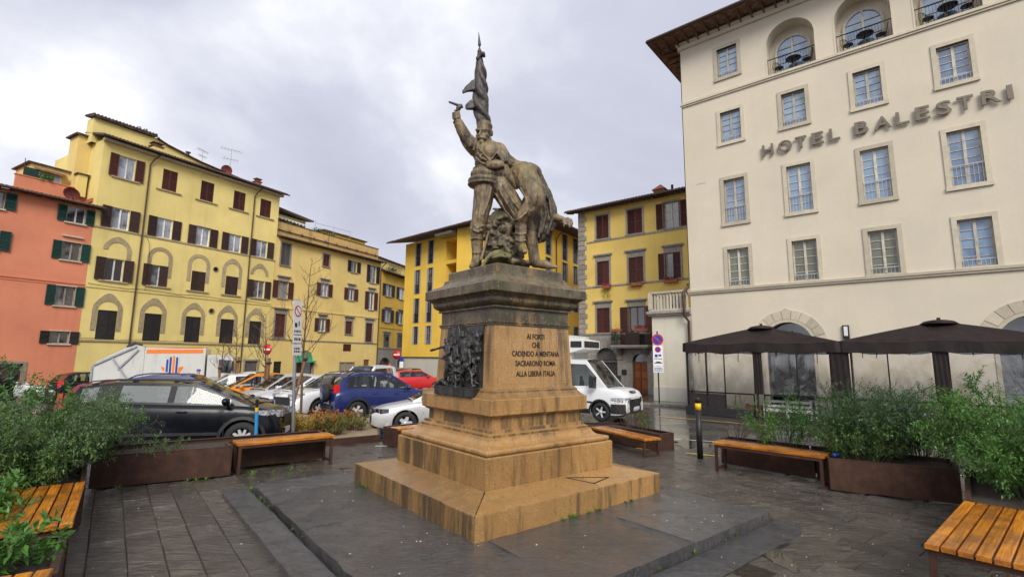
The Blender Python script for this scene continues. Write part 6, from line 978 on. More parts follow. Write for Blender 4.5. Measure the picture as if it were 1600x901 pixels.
def table(P, rz, label):
    t = thing('cafe_table', label, 'table', P, rz, 'small tables on the hotel loggias'); m = M(); m.lathe([(.001, .68), (.34, .68), (.34, .71), (.001, .71)], 20); m.build('table_top', 'black_metal', t)
    m = M(); 
    for k in range(3): a = k * 2.09; m.tube([(.28 * math.cos(a), .28 * math.sin(a), 0), (.08 * math.cos(a), .08 * math.sin(a), .4), (.2 * math.cos(a), .2 * math.sin(a), .68)], .014, 5)
    m.build('base', 'black_metal', t); return t
def chair(P, rz, label):
    t = thing('metal_chair', label, 'chair', P, rz, 'metal chairs on the hotel loggias'); m = M(); m.lathe([(.001, .43), (.2, .43), (.2, .46), (.001, .46)], 16); m.build('seat', 'black_metal', t)
    for sx in (-.15, .15):
        for sy in (-.15, .15): m = M(); m.tube([(sx * 1.2, sy * 1.2, 0), (sx * .8, sy * .8, .44)], .012, 5); m.build('leg', 'black_metal', t)
    m = M(); pts = [(-.18, .17, .44), (-.2, .24, .7), (-.14, .28, .88), (0, .29, .93), (.14, .28, .88), (.2, .24, .7), (.18, .17, .44)]; m.tube(pts, .012, 5)
    for x in (-.07, .0, .07): m.tube([(x, .18, .46), (x, .285, .92)], .008, 4)
    m.build('backrest', 'black_metal', t); return t
RZ = ht.rotation_euler.z; tb = None; places = ('left', 'middle', 'right', 'outermost right')
for i, u in enumerate((5.58, 8.48, 11.32)):
    o = link('loggia', (lambda m: ([m.box(-1.02, 1.02, -.03, .79, .0, .012)], m.mesh('loggia', 'limestone'))[1])(M()), ht, (u, 0, 16.1)); w_ = 1.36; hh = 2.1
    m = M(); n = 14; r_ = w_ / 2; zc = hh - r_; m.box(-r_ - .12, -r_, .70, .79, .02, zc); m.box(r_, r_ + .12, .70, .79, .02, zc)
    for k in range(n): a0, a1 = PI * k / n, PI * (k + 1) / n; m.prism([(-r_ * math.cos(a0), zc + r_ * math.sin(a0)), (-r_ * math.cos(a1), zc + r_ * math.sin(a1)), (-(r_ + .12) * math.cos(a1), zc + (r_ + .12) * math.sin(a1)), (-(r_ + .12) * math.cos(a0), zc + (r_ + .12) * math.sin(a0))], .70, .79, mp=lambda x, z, y: (x, y, z))
    m.box(-.04, .04, .71, .76, .02, hh); m.build('arched_frame', 'grey_sash', o)
    for zz_ in (.45, .85, 1.25, 1.6): e = r_ if zz_ < zc else math.sqrt(max(0, r_ ** 2 - (zz_ - zc) ** 2)); m = M(); m.box(-e, e, .72, .75, zz_ - .012, zz_ + .012); m.build('glazing_bar', 'grey_sash', o)
    m = M(); m.poly([(-r_, .76, .02), (r_, .76, .02)] + [(r_ * math.cos(PI * k / n), .76, zc + r_ * math.sin(PI * k / n)) for k in range(n + 1)]); m.build('pane', 'curtained_sky_glass', o)
    m = M(); m.box(-1.03, 1.03, .02, .05, .82, .86)
    for k in range(19): x = -1.0 + 2.0 * k / 18; m.box(x - .006, x + .006, .028, .042, .012, .82)
    m.build('railing', 'black_metal', o); p = places[i]
    L1, L2, L3 = f'black round cafe table on the {p} arched loggia', f'black metal chair to the left of the table on the {p} loggia', f'black metal chair to the right of the table on the {p} loggia'
    P1, P2, P3 = world_of(ht, u + .05, .38, 16.112), world_of(ht, u - .6, .4, 16.112), world_of(ht, u + .62, .4, 16.112)
    if tb is None: tb = (table(P1, RZ, L1), chair(P2, RZ + .6, L2)); dup(tb[1], P3, RZ - 1.6, L3)
    else: dup(tb[0], P1, RZ, L1); dup(tb[1], P2, RZ + .7, L2); dup(tb[1], P3, RZ - 1.4, L3)
arch_ = lambda u: arch_ring(ht, u, 17.68, 1.04, 1.10, 16.1, 'cream_plaster', t=.02, name='loggia_edge')
for u in (5.58, 8.48, 11.32, 14.2): arch_(u)
mod(ht, 'string_course', 'limestone', (.1, 19.5, -.12, 0, 15.95, 16.07), (.14, 19.5, -.07, 0, 15.86, 15.95)); mod(ht, 'string_course', 'limestone', (.1, 19.5, -.12, 0, 5.49, 5.6), (.14, 19.5, -.08, 0, 5.4, 5.49))
mod(ht, 'cornice', 'cream_plaster', (.1, 19.5, -.14, 0, 19.28, 19.5), (.04, 19.5, -.28, 0, 19.5, 19.62), (.06, .2, 0, 14, 19.3, 19.62))
for (u, ri, ro_, zc, n) in ((4.62, 1.0, 1.56, 2.78, 11), (12.57, 1.02, 1.58, 2.72, 11)):
    for k in range(n):
        a0, a1 = PI * k / n + .010, PI * (k + 1) / n - .010; r0 = ri + .14; q = [(u - r0 * math.cos(a0), zc + r0 * math.sin(a0)), (u - r0 * math.cos((a0 + a1) / 2), zc + r0 * math.sin((a0 + a1) / 2)), (u - r0 * math.cos(a1), zc + r0 * math.sin(a1)), (u - ro_ * math.cos(a1), zc + ro_ * math.sin(a1)), (u - ro_ * math.cos((a0 + a1) / 2), zc + (ro_ + (.10 if k == n // 2 else 0)) * math.sin((a0 + a1) / 2)), (u - ro_ * math.cos(a0), zc + ro_ * math.sin(a0))]
        m = M(); m.prism(q, 0.0, -.04, mp=lambda x, z, y: (x, y, z)); m.build('voussoir', 'limestone', ht)
    arch_ring(ht, u, zc, ri, ri + .13, -1.0, 'limestone', t=.03, name='arch_jamb'); m = M(); m.poly([(u - ri, .45, -1.0), (u + ri, .45, -1.0)] + [(u + ri * math.cos(PI * k / 14), .45, zc + ri * math.sin(PI * k / 14)) for k in range(15)]); m.build('arched_doorway_glass', 'dark_glass', ht)
wl = mod(ht, 'wall_lamp', 'dark_metal', (6.76, 7.0, -.10, 0, 2.98, 3.56)); m = M(); m.box(6.81, 6.95, -.115, -.10, 3.1, 3.5); m.build('lamp_diffuser', 'white_paint', wl)
for ch, u0, u1 in LETTERS:
    me = text_mesh(ch, .78, 'lettering_metal', .035, .006, 1.25, bevel=.006); xs_ = [v.co.x for v in me.vertices]; zs_ = [v.co.y for v in me.vertices]; hh = max(zs_) - min(zs_); ww = max(xs_) - min(xs_)
    me.transform(Matrix.Translation((-(max(xs_) + min(xs_)) / 2, -min(zs_), 0))); me.transform(Matrix.Diagonal(((u1 - u0) / ww, .57 / hh, 1, 1))); me.transform(RX90); link('letter', me, ht, ((u0 + u1) / 2, -.11, 11.95))
# deep bracketed eaves
m = M(); m.add([(-1.15, -1.25, 19.72), (19.5, -1.25, 19.72), (19.5, 4, 20.9), (-1.15, 4, 20.9), (-1.15, -1.25, 19.84), (19.5, -1.25, 19.84), (19.5, 4, 21.02), (-1.15, 4, 21.02)], [(0, 3, 2, 1), (4, 5, 6, 7), (0, 1, 5, 4), (1, 2, 6, 5), (3, 0, 4, 7)]); ro = m.build('roof', 'eave_wood', ht)
m = M(); m.box(-1.15, 19.5, -1.22, 0, 19.69, 19.718); m.box(-1.15, .2, 0, 14, 19.69, 19.718); m.build('soffit_boards', 'roof_tile', ro); m = M(); m.box(-.045, .045, -1.12, -.02, 0, .07); m.prism([(-1.0, 0), (-.02, -.16), (-.02, 0)], -.045, .045, mp=lambda y, z, x: (x, y, z)); bme = m.mesh('rafter', 'eave_wood')
for i in range(36): link('rafter', bme, ro, (-.9 + i * .55, 0, 19.62))
for i in range(8): link('rafter', bme, ro, (.2, .3 + i * .6, 19.62), -PI / 2)
m = M(); m.tube([(-1.2, -1.3, 19.78), (19.5, -1.3, 19.78)], .085, 8); m.tube([(-1.2, -1.3, 19.78), (-1.2, 12, 19.78)], .085, 8); m.build('gutter', 'copper_pipe', ro)
pipe(ht, [(.12, .25, 19.6), (.12, .25, 6)], .05, 'copper_pipe'); mod(ht, 'wall_bracket', 'aluminium', (9.9, 10.3, -.6, -.2, 3.55, 3.62))
mod(ht, 'plaster_scratch', 'aluminium', (.75, 1.25, -.012, 0, 11.3, 11.32))

# ---------------------------------------------------------------- hotel pavilion: two dark canopies with clear curtains
PVL = rad(-40); PV0 = (7.75, 21.72, -.27)
def pv(x, y, z): return (PV0[0] + x * math.cos(PVL) - y * math.sin(PVL), PV0[1] + x * math.sin(PVL) + y * math.cos(PVL), PV0[2] + z)
def canopy(x0, x1, label):
    cxm = (x0 + x1) / 2; t = thing('canopy', label, 'canopy', pv(cxm, 1.25, 0), PVL, 'dark canopies in front of the hotel'); hx, hy = (x1 - x0) / 2 + .06, 1.36; ze, zap = 3.0, 3.70
    m = M(); rings = []; n = 8; per = 24
    def rim(k): 
        s = k / per * 4; e = int(s) % 4; f = s - int(s); c = [(-1, -1), (1, -1), (1, 1), (-1, 1)]; a, b_ = c[e], c[(e + 1) % 4]; return (a[0] + (b_[0] - a[0]) * f, a[1] + (b_[1] - a[1]) * f), f
    vs = []
    for j in range(n + 1):
        r_ = j / n
        for k in range(per): (a, b_), f = rim(k); sag = -.10 * r_ * math.sin(PI * ((f * 2) % 1)) * .8; vs.append((a * hx * r_, b_ * hy * r_, zap - (zap - ze) * (r_ ** 1.08) + sag))
    m.add(vs, [(j * per + k, (j + 1) * per + k, (j + 1) * per + (k + 1) % per, j * per + (k + 1) % per) for j in range(n) for k in range(per)], 0, False)
    m.build('canopy_cloth', 'canopy_fabric', t)
    m = M(); vs = []; N4 = 120
    for q in (0, 1, 2):
        for k in range(N4):
            (a, b_), f = rim(k / N4 * per); sag = -.08 * math.sin(PI * ((f * 2) % 1)); out = .012 * math.sin(k * 1.3) * q + .006 * q
            z = ze + sag - (0, .17, .36 + .03 * math.sin(k * .9))[q]; vs.append((a * (hx + out), b_ * (hy + out), z))
    m.add(vs, [(q * N4 + k, q * N4 + (k + 1) % N4, (q + 1) * N4 + (k + 1) % N4, (q + 1) * N4 + k) for q in (0, 1) for k in range(N4)], 0, True); m.build('valance', 'canopy_fabric', t)
    m = M(); m.lathe([(.55, zap - .10), (.42, zap), (.18, zap + .05), (.06, zap + .06), (.05, zap + .13), (.001, zap + .14)], 16); m.build('vent_cap', 'canopy_fabric', t)
    for x in (-hx + .12, 0, hx - .12):
        for y in (-hy + .14, hy - .14): m = M(); m.box(x - .04, x + .04, y - .04, y + .04, 0, 2.95); m.build('post', 'dark_metal', t)
    for (x, y) in ((-hx, -hy), (0, -hy), (hx, -hy), (-hx, hy), (hx, hy)): m = M(); m.bar((0, 0, zap - .08), (x * .97, y * .97, ze - .06), .03, .05); m.build('rib', 'dark_metal', t)
    return t
b = NB('canopy_fabric'); n = b.noise(2.2, 5, .6); c = b.ramp(n, [(.3, (.013, .008, .008)), (.7, (.024, .016, .015))]); b.bump(b.noise(3.0, 4, .6, b.mapped((1, 1, .35))), .5, .06); b.out(c, .6, 0, .3)
canopy(-.1, 5.58, 'dark brown canopy with clear curtains, the one nearer the cream annex'); canopy(5.66, 11.3, 'dark brown canopy with clear curtains, the one running off the right edge')
def curtain(x0, x1, z0, z1, seed, y0=.02, y1=.02):
    m = M(); n, k = 16, 10; r = random.Random(seed); ph = r.uniform(0, 9); vs = []
    for j in range(k + 1):
        for i in range(n + 1):
            u, v = i / n, j / k; yy = .035 * noise.noise((u * 3 + ph, v * 2.2, ph)) + .018 * noise.noise((u * 9 + v * 5, v * 5, ph)); vs.append((x0 + (x1 - x0) * u, y0 + (y1 - y0) * u + yy, z0 + (z1 - z0) * v))
    m.add(vs, [(j * (n + 1) + i, j * (n + 1) + i + 1, (j + 1) * (n + 1) + i + 1, (j + 1) * (n + 1) + i) for j in range(k) for i in range(n)], 0, True); return m
fr = thing('pavilion_enclosure', 'black framed enclosure with clear plastic curtains under the canopies', 'enclosure', pv(0, 0, 0), PVL)
for i, (x0, x1) in enumerate(((.05, .75), (.8, 1.5), (1.55, 2.62), (3.0, 4.2), (4.2, 5.2), (5.95, 7.0), (7.0, 8.15), (8.62, 9.8), (9.8, 11.2))): curtain(x0, x1, .98, 2.75, i).build('clear_curtain', 'clear_plastic', fr)
for i, (y0, y1) in enumerate(((.1, 1.5), (1.5, 3.0))): curtain(0.02, .02, .98, 2.75, 30 + i, y0, y1).build('clear_curtain', 'clear_plastic', fr)
for x, w_ in ((2.82, .34), (5.58, .62), (8.4, .42)):
    m = M(); n = 10; vs = []
    for j in range(9):
        for i in range(n + 1): u = i / n; vs.append((x - w_ / 2 + w_ * u, -.05 + .03 * math.sin(u * 21 + j * .3) * (1 - .3 * j / 8), .95 + 1.8 * j / 8))
    m.add(vs, [(j * (n + 1) + i, j * (n + 1) + i + 1, (j + 1) * (n + 1) + i + 1, (j + 1) * (n + 1) + i) for j in range(8) for i in range(n)], 0, True); m.build('gathered_curtain', 'canopy_fabric', fr)
for x0, x1 in ((0, 2.6), (3.0, 5.3), (5.85, 8.2), (8.6, 11.2)): m = M(); m.box(x0, x1, -.03, .03, .90, .96); m.build('hand_rail', 'black_metal', fr)
for x in (.0, .78, 1.52, 2.62, 3.0, 4.2, 5.28, 5.9, 7.0, 8.18, 8.62, 9.8, 11.2): m = M(); m.box(x - .02, x + .02, -.025, .025, .0, 2.75 if x < 2 or x in (7.0, 4.2) else .95); m.build('rail_post', 'black_metal', fr)
for x in (.35, .5, 1.2, 2.1, 3.5, 4.9, 6.3, 6.7, 7.6, 9.2, 10.3): m = M(); m.box(x - .012, x + .012, -.045, -.038, 2.1 + (x % .4), 2.75); m.build('curtain_strap', 'black_cloth', fr)
m = M(); m.box(0, 1.5, -.02, .0, .32, .88); m.build('lower_panel', 'black_cloth', fr)
m = M(); m.box(-.05, 2.6, -.32, .1, 0, .34); m.build('base_box', 'black_plastic', fr); m = M(); m.box(2.6, 11.2, -.06, .06, .0, .07); m.build('base_rail', 'black_metal', fr)
def slat_bench(x, y, L, label):
    t = thing('slatted_bench', label, 'bench', pv(x, y, 0), PVL, 'white slatted benches inside the pavilion')
    for z in (.28, .46, .64): m = M(); m.box(0, L, -.02, .02, z, z + .09); m.build('slat', 'pallet_white', t)
    m = M(); m.box(0, L, .02, .48, .36, .40); m.build('seat', 'pallet_white', t)
    for xx in (.0, L / 2 - .04, L - .08): m = M(); m.box(xx, xx + .08, .022, .07, 0, .78); m.build('leg', 'pallet_white', t)
slat_bench(2.85, .35, 1.7, 'white slatted bench inside the pavilion beside the wooden crate'); slat_bench(4.65, .35, 1.5, 'white slatted bench in the middle of the pavilion'); slat_bench(6.3, .4, 1.6, 'white slatted bench behind the bushes under the right canopy')
t = thing('wooden_crate', 'wooden crate on the pavilion floor left of the white benches', 'crate', pv(2.15, .4, 0), PVL)
for k in range(4): m = M(); m.box(0, .6, 0, .03, .02 + k * .12, .12 + k * .12); m.build('plank', 'stake_wood', t)
for x in (0, .57): m = M(); m.box(x, x + .03, .03, .45, 0, .5); m.build('crate_side', 'stake_wood', t)
t = thing('folded_easel', 'pale wooden easel standing inside the pavilion', 'easel', pv(1.65, .5, 0), PVL); 
for a, c in (((0, 0, 0), (.12, .05, .85)), ((.4, 0, 0), (.26, .05, .85))): m = M(); m.bar(a, c, .04, .03); m.build('leg', 'tan_sash', t)
m = M(); m.bar((.06, .02, .42), (.34, .02, .42), .03, .05); m.build('crossbar', 'tan_sash', t)

# ---------------------------------------------------------------- planters and benches
def planter(label, pts, h, soil=-.07, mat='corten_steel', z0=None, soilmat='soil', name='corten_planter', group='rusty steel planters around the square'):
    cx, cy = sum(p[0] for p in pts) / len(pts), sum(p[1] for p in pts) / len(pts); z = gz(cx, cy) if z0 is None else z0; t = thing(name, label, 'planter', (cx, cy, z), 0, group); n = len(pts); th = .022; q = [Vector((p[0] - cx, p[1] - cy)) for p in pts]
    ar = sum(q[i].x * q[(i + 1) % n].y - q[(i + 1) % n].x * q[i].y for i in range(n))
    if ar < 0: q.reverse()
    for i in range(n):
        a, c = q[i], q[(i + 1) % n]; d = (c - a).normalized(); nn = Vector((-d.y, d.x)); a2, c2 = a + d * .001, c - d * (th + .002)
        m = M(); m.prism([tuple(a2), tuple(c2), tuple(c2 + nn * th), tuple(a2 + nn * th)], .03, h - .012); m.prism([tuple(a2 - nn * .004), tuple(c2 - nn * .004), tuple(c2 + nn * .05), tuple(a2 + nn * .05)], h - .012, h); m.build('side_panel', mat, t)
    m = M(); k = 14
    m.poly([(p.x * .985, p.y * .985, h + soil) for p in q]); m.build('soil', soilmat, t); return t
def bench(label, a, c, depth, slats, h=.53, legs=(.03, .97), group='orange timber benches on steel frames'):
    """slats run from a to c; depth to the left of that direction"""
    a, c = Vector(a), Vector(c); L = (c - a).length; ang = math.atan2(c.y - a.y, c.x - a.x); t = thing('timber_bench', label, 'bench', (a.x, a.y, gz(a.x, a.y)), ang, group); w_ = depth / slats
    for i in range(slats):
        y0 = i * w_ + .007; y1 = (i + 1) * w_ - .007; e = .007; z0, z1 = h - .045, h; j = random.uniform(-.004, .004); m = M()
        m.add([(j, y0, z0), (L + j, y0, z0), (L + j, y1, z0), (j, y1, z0), (j, y0, z1 - e), (L + j, y0, z1 - e), (L + j, y1, z1 - e), (j, y1, z1 - e), (j + e, y0 + e, z1), (L + j - e, y0 + e, z1), (L + j - e, y1 - e, z1), (j + e, y1 - e, z1)],
              [(0, 3, 2, 1)] + [(k, (k + 1) % 4, 4 + (k + 1) % 4, 4 + k) for k in range(4)] + [(4 + k, 4 + (k + 1) % 4, 8 + (k + 1) % 4, 8 + k) for k in range(4)] + [(8, 9, 10, 11)]); m.build('slat', 'bench_wood', t)
        me = None
    s = .045
    for f in legs:
        x = f * L
        for y in (.02, depth - .02 - s): m = M(); m.box(x - s / 2, x + s / 2, y, y + s, 0, h - .05); m.build('leg', 'corten_steel', t)
        for zc in (.05, h - .05 - s): m = M(); m.box(x - s / 2, x + s / 2, .02 + s, depth - .02 - s, zc, zc + s); m.build('cross_bar', 'corten_steel', t)
    m = M(); m.box(legs[0] * L + s / 2, legs[-1] * L - s / 2, .02, .02 + s, h - .05 - s, h - .052); m.build('seat_rail', 'corten_steel', t)
    return t
V = Vector
fl_, fr_, be_ = V((-6.23, 7.58)), V((-4.67, 8.53)), V((-3.33, 9.60)); n1_ = V((-.52, .854)); n2_ = V((-.62, .78))
planter('long rusty planter left of the monument that runs on behind a timber bench', [tuple(fl_), tuple(fr_), tuple(fr_ + n2_ * .55), tuple(be_ + n2_ * .50), tuple(be_ + n2_ * 1.02), tuple(fl_ + n1_ * .98)], .50)
bench('timber bench against the long planter in front of the black car', fr_ + V((.06, .04)), be_ , .47, 4)
planter('rusty planter at the left edge full of tall green shrubs', [(-6.25, 7.52), (-4.99, 6.03), (-5.72, 5.42), (-7.05, 6.95)], .50)
bench('wide timber bench at the left edge between the shrubs', (-3.86, 4.59), (-4.97, 6.01), .62, 6)
planter('rusty planter at the lower left corner with leafy sprigs', [(-3.86, 4.54), (-3.22, 3.74), (-3.86, 3.2), (-4.5, 4.05)], .46)
bench('timber bench cut off by the lower left corner of the view', (-2.7, 2.95), (-3.17, 3.66), .62, 6)
planter('rusty planter right of the monument crowded with green bushes', [(4.99, 7.98), (6.38, 7.24), (7.0, 8.0), (5.4, 9.15), (4.35, 10.15), (4.1, 9.88), (5.18, 8.62)], .50)
bench('timber bench against the right planter near the yellow-banded bollard', (3.70, 9.30), (4.95, 8.02), .46, 4)
planter('rusty planter at the right edge full of bushy green shrubs', [(6.40, 7.18), (4.98, 5.62), (5.85, 4.9), (7.3, 6.6)], .50)
bench('wide timber bench at the lower right corner', (4.90, 5.56), (3.42, 4.30), .62, 6)
planter('rusty planter right behind the monument beside the white van', [(3.42, 11.62), (3.84, 11.88), (2.95, 13.6), (1.55, 13.6), (2.05, 12.7), (2.55, 12.9)], .42)
bench('timber bench behind the monument in front of the white van', (2.0, 12.55), (2.83, 10.72), .46, 4, .44)
planter('small rusty planter behind the left side of the monument', [(-3.08, 12.2), (-2.63, 11.72), (-1.6, 12.7), (-2.1, 13.2)], .45)
bench('timber bench mostly hidden behind the left side of the monument', (-2.58, 11.68), (-1.5, 12.72), .42, 4, .44)
planter('low rusty planter bed of sandy soil with orange and yellow shrubs', [(-4.35, 11.95), (-3.30, 12.78), (-4.35, 16.4), (-9.6, 18.2), (-7.2, 13.2), (-5.6, 11.6)], .22, -.03, soilmat='sand_soil')

# ---------------------------------------------------------------- bollard, signs, scooter
t = thing('bollard', 'dark steel bollard with a yellow band by the right bench', 'bollard', (4.0, 10.71, gz(4, 10.71))); m = M(); m.lathe([(.06, 0), (.06, 1.0), (.06, 1.0)], 20); m.build('post', 'dark_metal', t); m = M(); m.lathe([(.0625, 1.0), (.0625, 1.14)], 20); m.build('reflective_band', 'yellow_band', t); m = M(); m.lathe([(.06, 1.14), (.06, 1.24), (.05, 1.26), (.001, 1.265)], 20); m.build('cap', 'dark_metal', t)
def disc(m, r, y, c=(0, 0, 0), n=28, mi=0): m.add([(c[0] + r * math.cos(2 * PI * i / n), y, c[2] + r * math.sin(2 * PI * i / n)) for i in range(n)], [tuple(range(n))], mi)
def plate(w_, h, z0, mats=('sign_white', 'galvanized_steel')):
    m = M(); m.box(-w_ / 2, w_ / 2, -.012, -.006, z0, z0 + h, 0); m.box(-w_ / 2, w_ / 2, -.006, 0, z0, z0 + h, 1); return m
def no_parking(m, cx, cz, r, y, mats=None):   # red ring, blue disc, red slash
    disc(m, r, y, (cx, 0, cz), 30, 0); disc(m, r * .78, y - .002, (cx, 0, cz), 30, 1); m.bar((cx - r * .56, y - .004, cz + r * .56), (cx + r * .56, y - .004, cz - r * .56), r * .2, .002, 0, (0, 1, 0))
def small_print(m, x0, x1, z0, z1, rows, y, mi=0, seed=0):
    r = random.Random(seed)
    for i in range(rows):
        z = z1 - (z1 - z0) * (i + .5) / rows; x = x0
        while x < x1 - .02: l = r.uniform(.02, .07); m.box(x, min(x + l, x1), y, y + .001, z - (z1 - z0) / rows * .28, z + (z1 - z0) / rows * .28, mi); x += l + .018
sg = thing('no_parking_sign', 'round red and blue no parking sign with white plates in front of the annex', 'road sign', (7.42, 25.0, -.27), rad(-5)); m = M(); m.tube([(0, .04, 0), (0, .04, 3.7)], .035, 8); m.build('pole', 'dark_metal', sg)
m = M(); no_parking(m, 0, 3.28, .29, -.01); m.lathe([(.29, -.008), (.29, .0), (.001, .0)], 30, (0, 0, 3.28), 'Y', 0); m.build('sign_disc', ['sign_red', 'sign_blue'], sg)
p = plate(.50, 1.02, 1.96).build('sign_plate', ['sign_white', 'galvanized_steel'], sg); m = M(); no_parking(m, 0, 2.78, .15, -.015); m.build('pictogram', ['sign_red', 'sign_blue'], p); m = M(); m.box(-.16, -.02, -.016, -.013, 2.40, 2.54); m.box(.02, .16, -.016, -.013, 2.44, 2.54); small_print(m, -.2, .2, 2.28, 2.36, 1, -.015, 0, 2); m.build('pictogram', 'sign_blue', p)
m = M(); m.box(-.2, .2, -.016, -.013, 2.09, 2.13); m.box(-.1, .12, -.016, -.013, 2.13, 2.18); m.build('tow_truck_mark', 'inscription_black', p)
p = plate(.50, .30, 1.64).build('sign_plate', ['sign_white', 'galvanized_steel'], sg); m = M(); small_print(m, -.2, .2, 1.68, 1.9, 3, -.015, 0, 5); m.build('print', 'sign_blue', p)
sg = thing('parking_sign', 'leaning grey pole with tall white street sweeping sign behind the left bench', 'road sign', (-4.58, 10.72, .3), (Matrix.Rotation(rad(-2.6), 3, 'Y') @ Matrix.Rotation(rad(79), 3, 'Z')).to_euler()); m = M(); m.tube([(0, .04, -.3), (0, .04, 2.95)], .034, 10); m.build('pole', 'galvanized_steel', sg)
p = plate(.30, .93, 1.98).build('sign_plate', ['sign_white', 'galvanized_steel'], sg); m = M(); no_parking(m, 0, 2.68, .125, -.015); m.build('pictogram', ['sign_red', 'sign_white'], p); m = M(); m.box(-.1, -.02, -.015, -.013, 2.33, 2.42); m.build('pictogram', 'inscription_black', p); m = M(); m.box(.03, .06, -.015, -.013, 2.36, 2.46); m.build('pictogram', 'inscription_black', p); m = M(); small_print(m, -.12, .12, 2.2, 2.28, 1, -.014, 0, 7); m.build('print', 'inscription_black', p)
m = M(); m.box(-.15, .15, -.014, -.0125, 2.16, 2.175); m.box(-.15, .15, -.014, -.0125, 1.97, 1.985); m.build('plate_gap', 'dark_metal', p); m = M(); small_print(m, -.11, .11, 2.02, 2.12, 1, -.014, 0, 9); m.build('hours_print', 'inscription_black', p)
p = plate(.30, .24, 1.72).build('sign_plate', ['sign_white', 'galvanized_steel'], sg); m = M(); small_print(m, -.11, .11, 1.77, 1.9, 2, -.014, 0, 11); m.build('print', 'inscription_black', p)
def no_entry(P, rz, h, label, r=.3):
    t = thing('no_entry_sign', label, 'road sign', P, rz, 'red no entry signs'); m = M(); m.tube([(0, .04, 0), (0, .04, h + r)], .03, 8); m.build('pole', 'galvanized_steel', t); m = M(); m.lathe([(.001, -.012), (r, -.012), (r, .0), (.001, .0)], 26, (0, 0, h), 'Y', 0); m.box(-r * .72, r * .72, -.016, -.013, h - r * .16, h + r * .16, 1); m.build('sign_disc', ['sign_red', 'sign_white'], t); return t
no_entry((-12.35, 25.0, -.42), rad(-20), 2.75, 'small no entry sign beside the bare tree in the car park', .28); no_entry((-11.4, 49.2, -.5), rad(-10), 2.75, 'red no entry sign at the mouth of the side street', .45)
t = thing('information_sign', 'small white and blue sign at the left corner of the orange block', 'road sign', (-10.5, 47.4, -.4), rad(-15)); m = M(); m.tube([(0, .04, 0), (0, .04, 2.3)], .03, 6); m.build('pole', 'galvanized_steel', t); p = plate(.4, 1.1, 1.3).build('sign_plate', ['sign_white', 'galvanized_steel'], t); m = M(); m.box(-.2, .2, -.015, -.013, 2.0, 2.4); m.build('pictogram', 'sign_blue', p)
t = thing('warning_sign', 'orange triangular roadworks sign in the side street archway', 'road sign', (-13.4, 54.6, -.6), rad(-12)); m = M(); m.prism([(-.6, 0), (.6, 0), (0, 1.05)], -.02, 0, mp=lambda x, z, y: (x, y, z + .9)); m.build('sign_triangle', 'sign_orange', t); m = M(); m.prism([(-.2, .2), (.2, .2), (0, .6)], -.026, -.021, mp=lambda x, z, y: (x, y, z + .9)); m.build('pictogram', 'inscription_black', t); m = M(); m.tube([(0, .03, 0), (0, .03, .95)], .03, 6); m.build('pole', 'dark_metal', t)
sc = thing('electric_scooter', 'blue and grey electric scooter standing behind the left planter', 'scooter', (-5.16, 9.85, -.02), rad(95))
m = M(); m.box(-.35, .35, -.08, .08, .13, .18); m.build('deck', 'black_plastic', sc)
for x in (-.45, .5): m = M(); m.lathe([(.07, -.025), (.115, -.025), (.125, 0), (.115, .025), (.07, .025)], 18, (x, 0, .125), 'Y'); m.build('wheel', 'rubber', sc)
m = M(); m.tube([(.52, 0, .14), (.50, 0, .35)], .03, 10); m.build('fork', 'aluminium', sc); m = M(); m.tube([(.50, 0, .35), (.43, 0, .90)], .034, 12); m.build('stem', 'light_blue_paint', sc); m = M(); m.tube([(.43, 0, .90), (.42, 0, .98)], .035, 12); m.build('stem_band', 'yellow_band', sc); m = M(); m.tube([(.42, 0, .98), (.40, 0, 1.14)], .03, 10); m.build('stem_top', 'dark_metal', sc)
m = M(); m.tube([(.36, -.24, 1.15), (.39, -.1, 1.17), (.40, 0, 1.16), (.39, .1, 1.17), (.36, .24, 1.15)], .017, 8); m.build('handlebar', 'black_plastic', sc); m = M(); m.box(.38, .46, -.05, .05, 1.14, 1.2); m.build('display', 'galvanized_steel', sc)
t = thing('plastic_bottle', 'blue plastic bottle lying on soil at the edge of the right planter', 'bottle', (5.12, 8.06, .50), rad(20)); m = M(); m.lathe([(.001, 0), (.03, .005), (.032, .02), (.032, .13), (.014, .17), (.014, .19), (.001, .19)], 12, (0, 0, .03), 'X'); m.build('bottle_body', 'blue_paint', t)
# kerbs and painted lines near the hotel
def strip(name, pts, w_, mat, dz):
    m = M(); 
    for a, c in zip(pts, pts[1:]):
        a, c = V(a), V(c); n = max(2, int((c - a).length)); d = (c - a).normalized(); p = V((-d.y, d.x)) * w_ / 2
        for i in range(n): q0 = a + (c - a) * i / n; q1 = a + (c - a) * (i + 1) / n; m.poly([(*(q0 - p), gz(*(q0 - p)) + dz), (*(q1 - p), gz(*(q1 - p)) + dz), (*(q1 + p), gz(*(q1 + p)) + dz), (*(q0 + p), gz(*(q0 + p)) + dz)])
    o = m.build(name, mat); tag(o, kind='structure'); return o
strip('painted_line', [(3.0, 12.1), (4.6, 11.0)], .12, 'road_paint_yellow', .004); strip('painted_line', [(3.6, 14.2), (7.5, 12.6)], .10, 'road_paint_white', .004); strip('painted_line', [(6.0, 20.4), (9.5, 17.4)], .12, 'road_paint_yellow', .004); strip('painted_line', [(-3.2, 12.0), (-1.6, 12.4)], .12, 'road_paint_white', .006); strip('painted_line', [(4.8, 10.9), (9.6, 8.4)], .10, 'road_paint_white', .004)
m = M(); d = V((.766, -.643)); nn = V((.643, .766)); a = V((5.6, 26.6)); L = 22
q = [a, a + d * L, a + d * L + nn * 5.5, a + nn * 5.5]; m.prism([tuple(x) for x in q], -.4, -.27 + .10); o = m.build('hotel_pavement', 'far_paving'); tag(o, kind='structure')
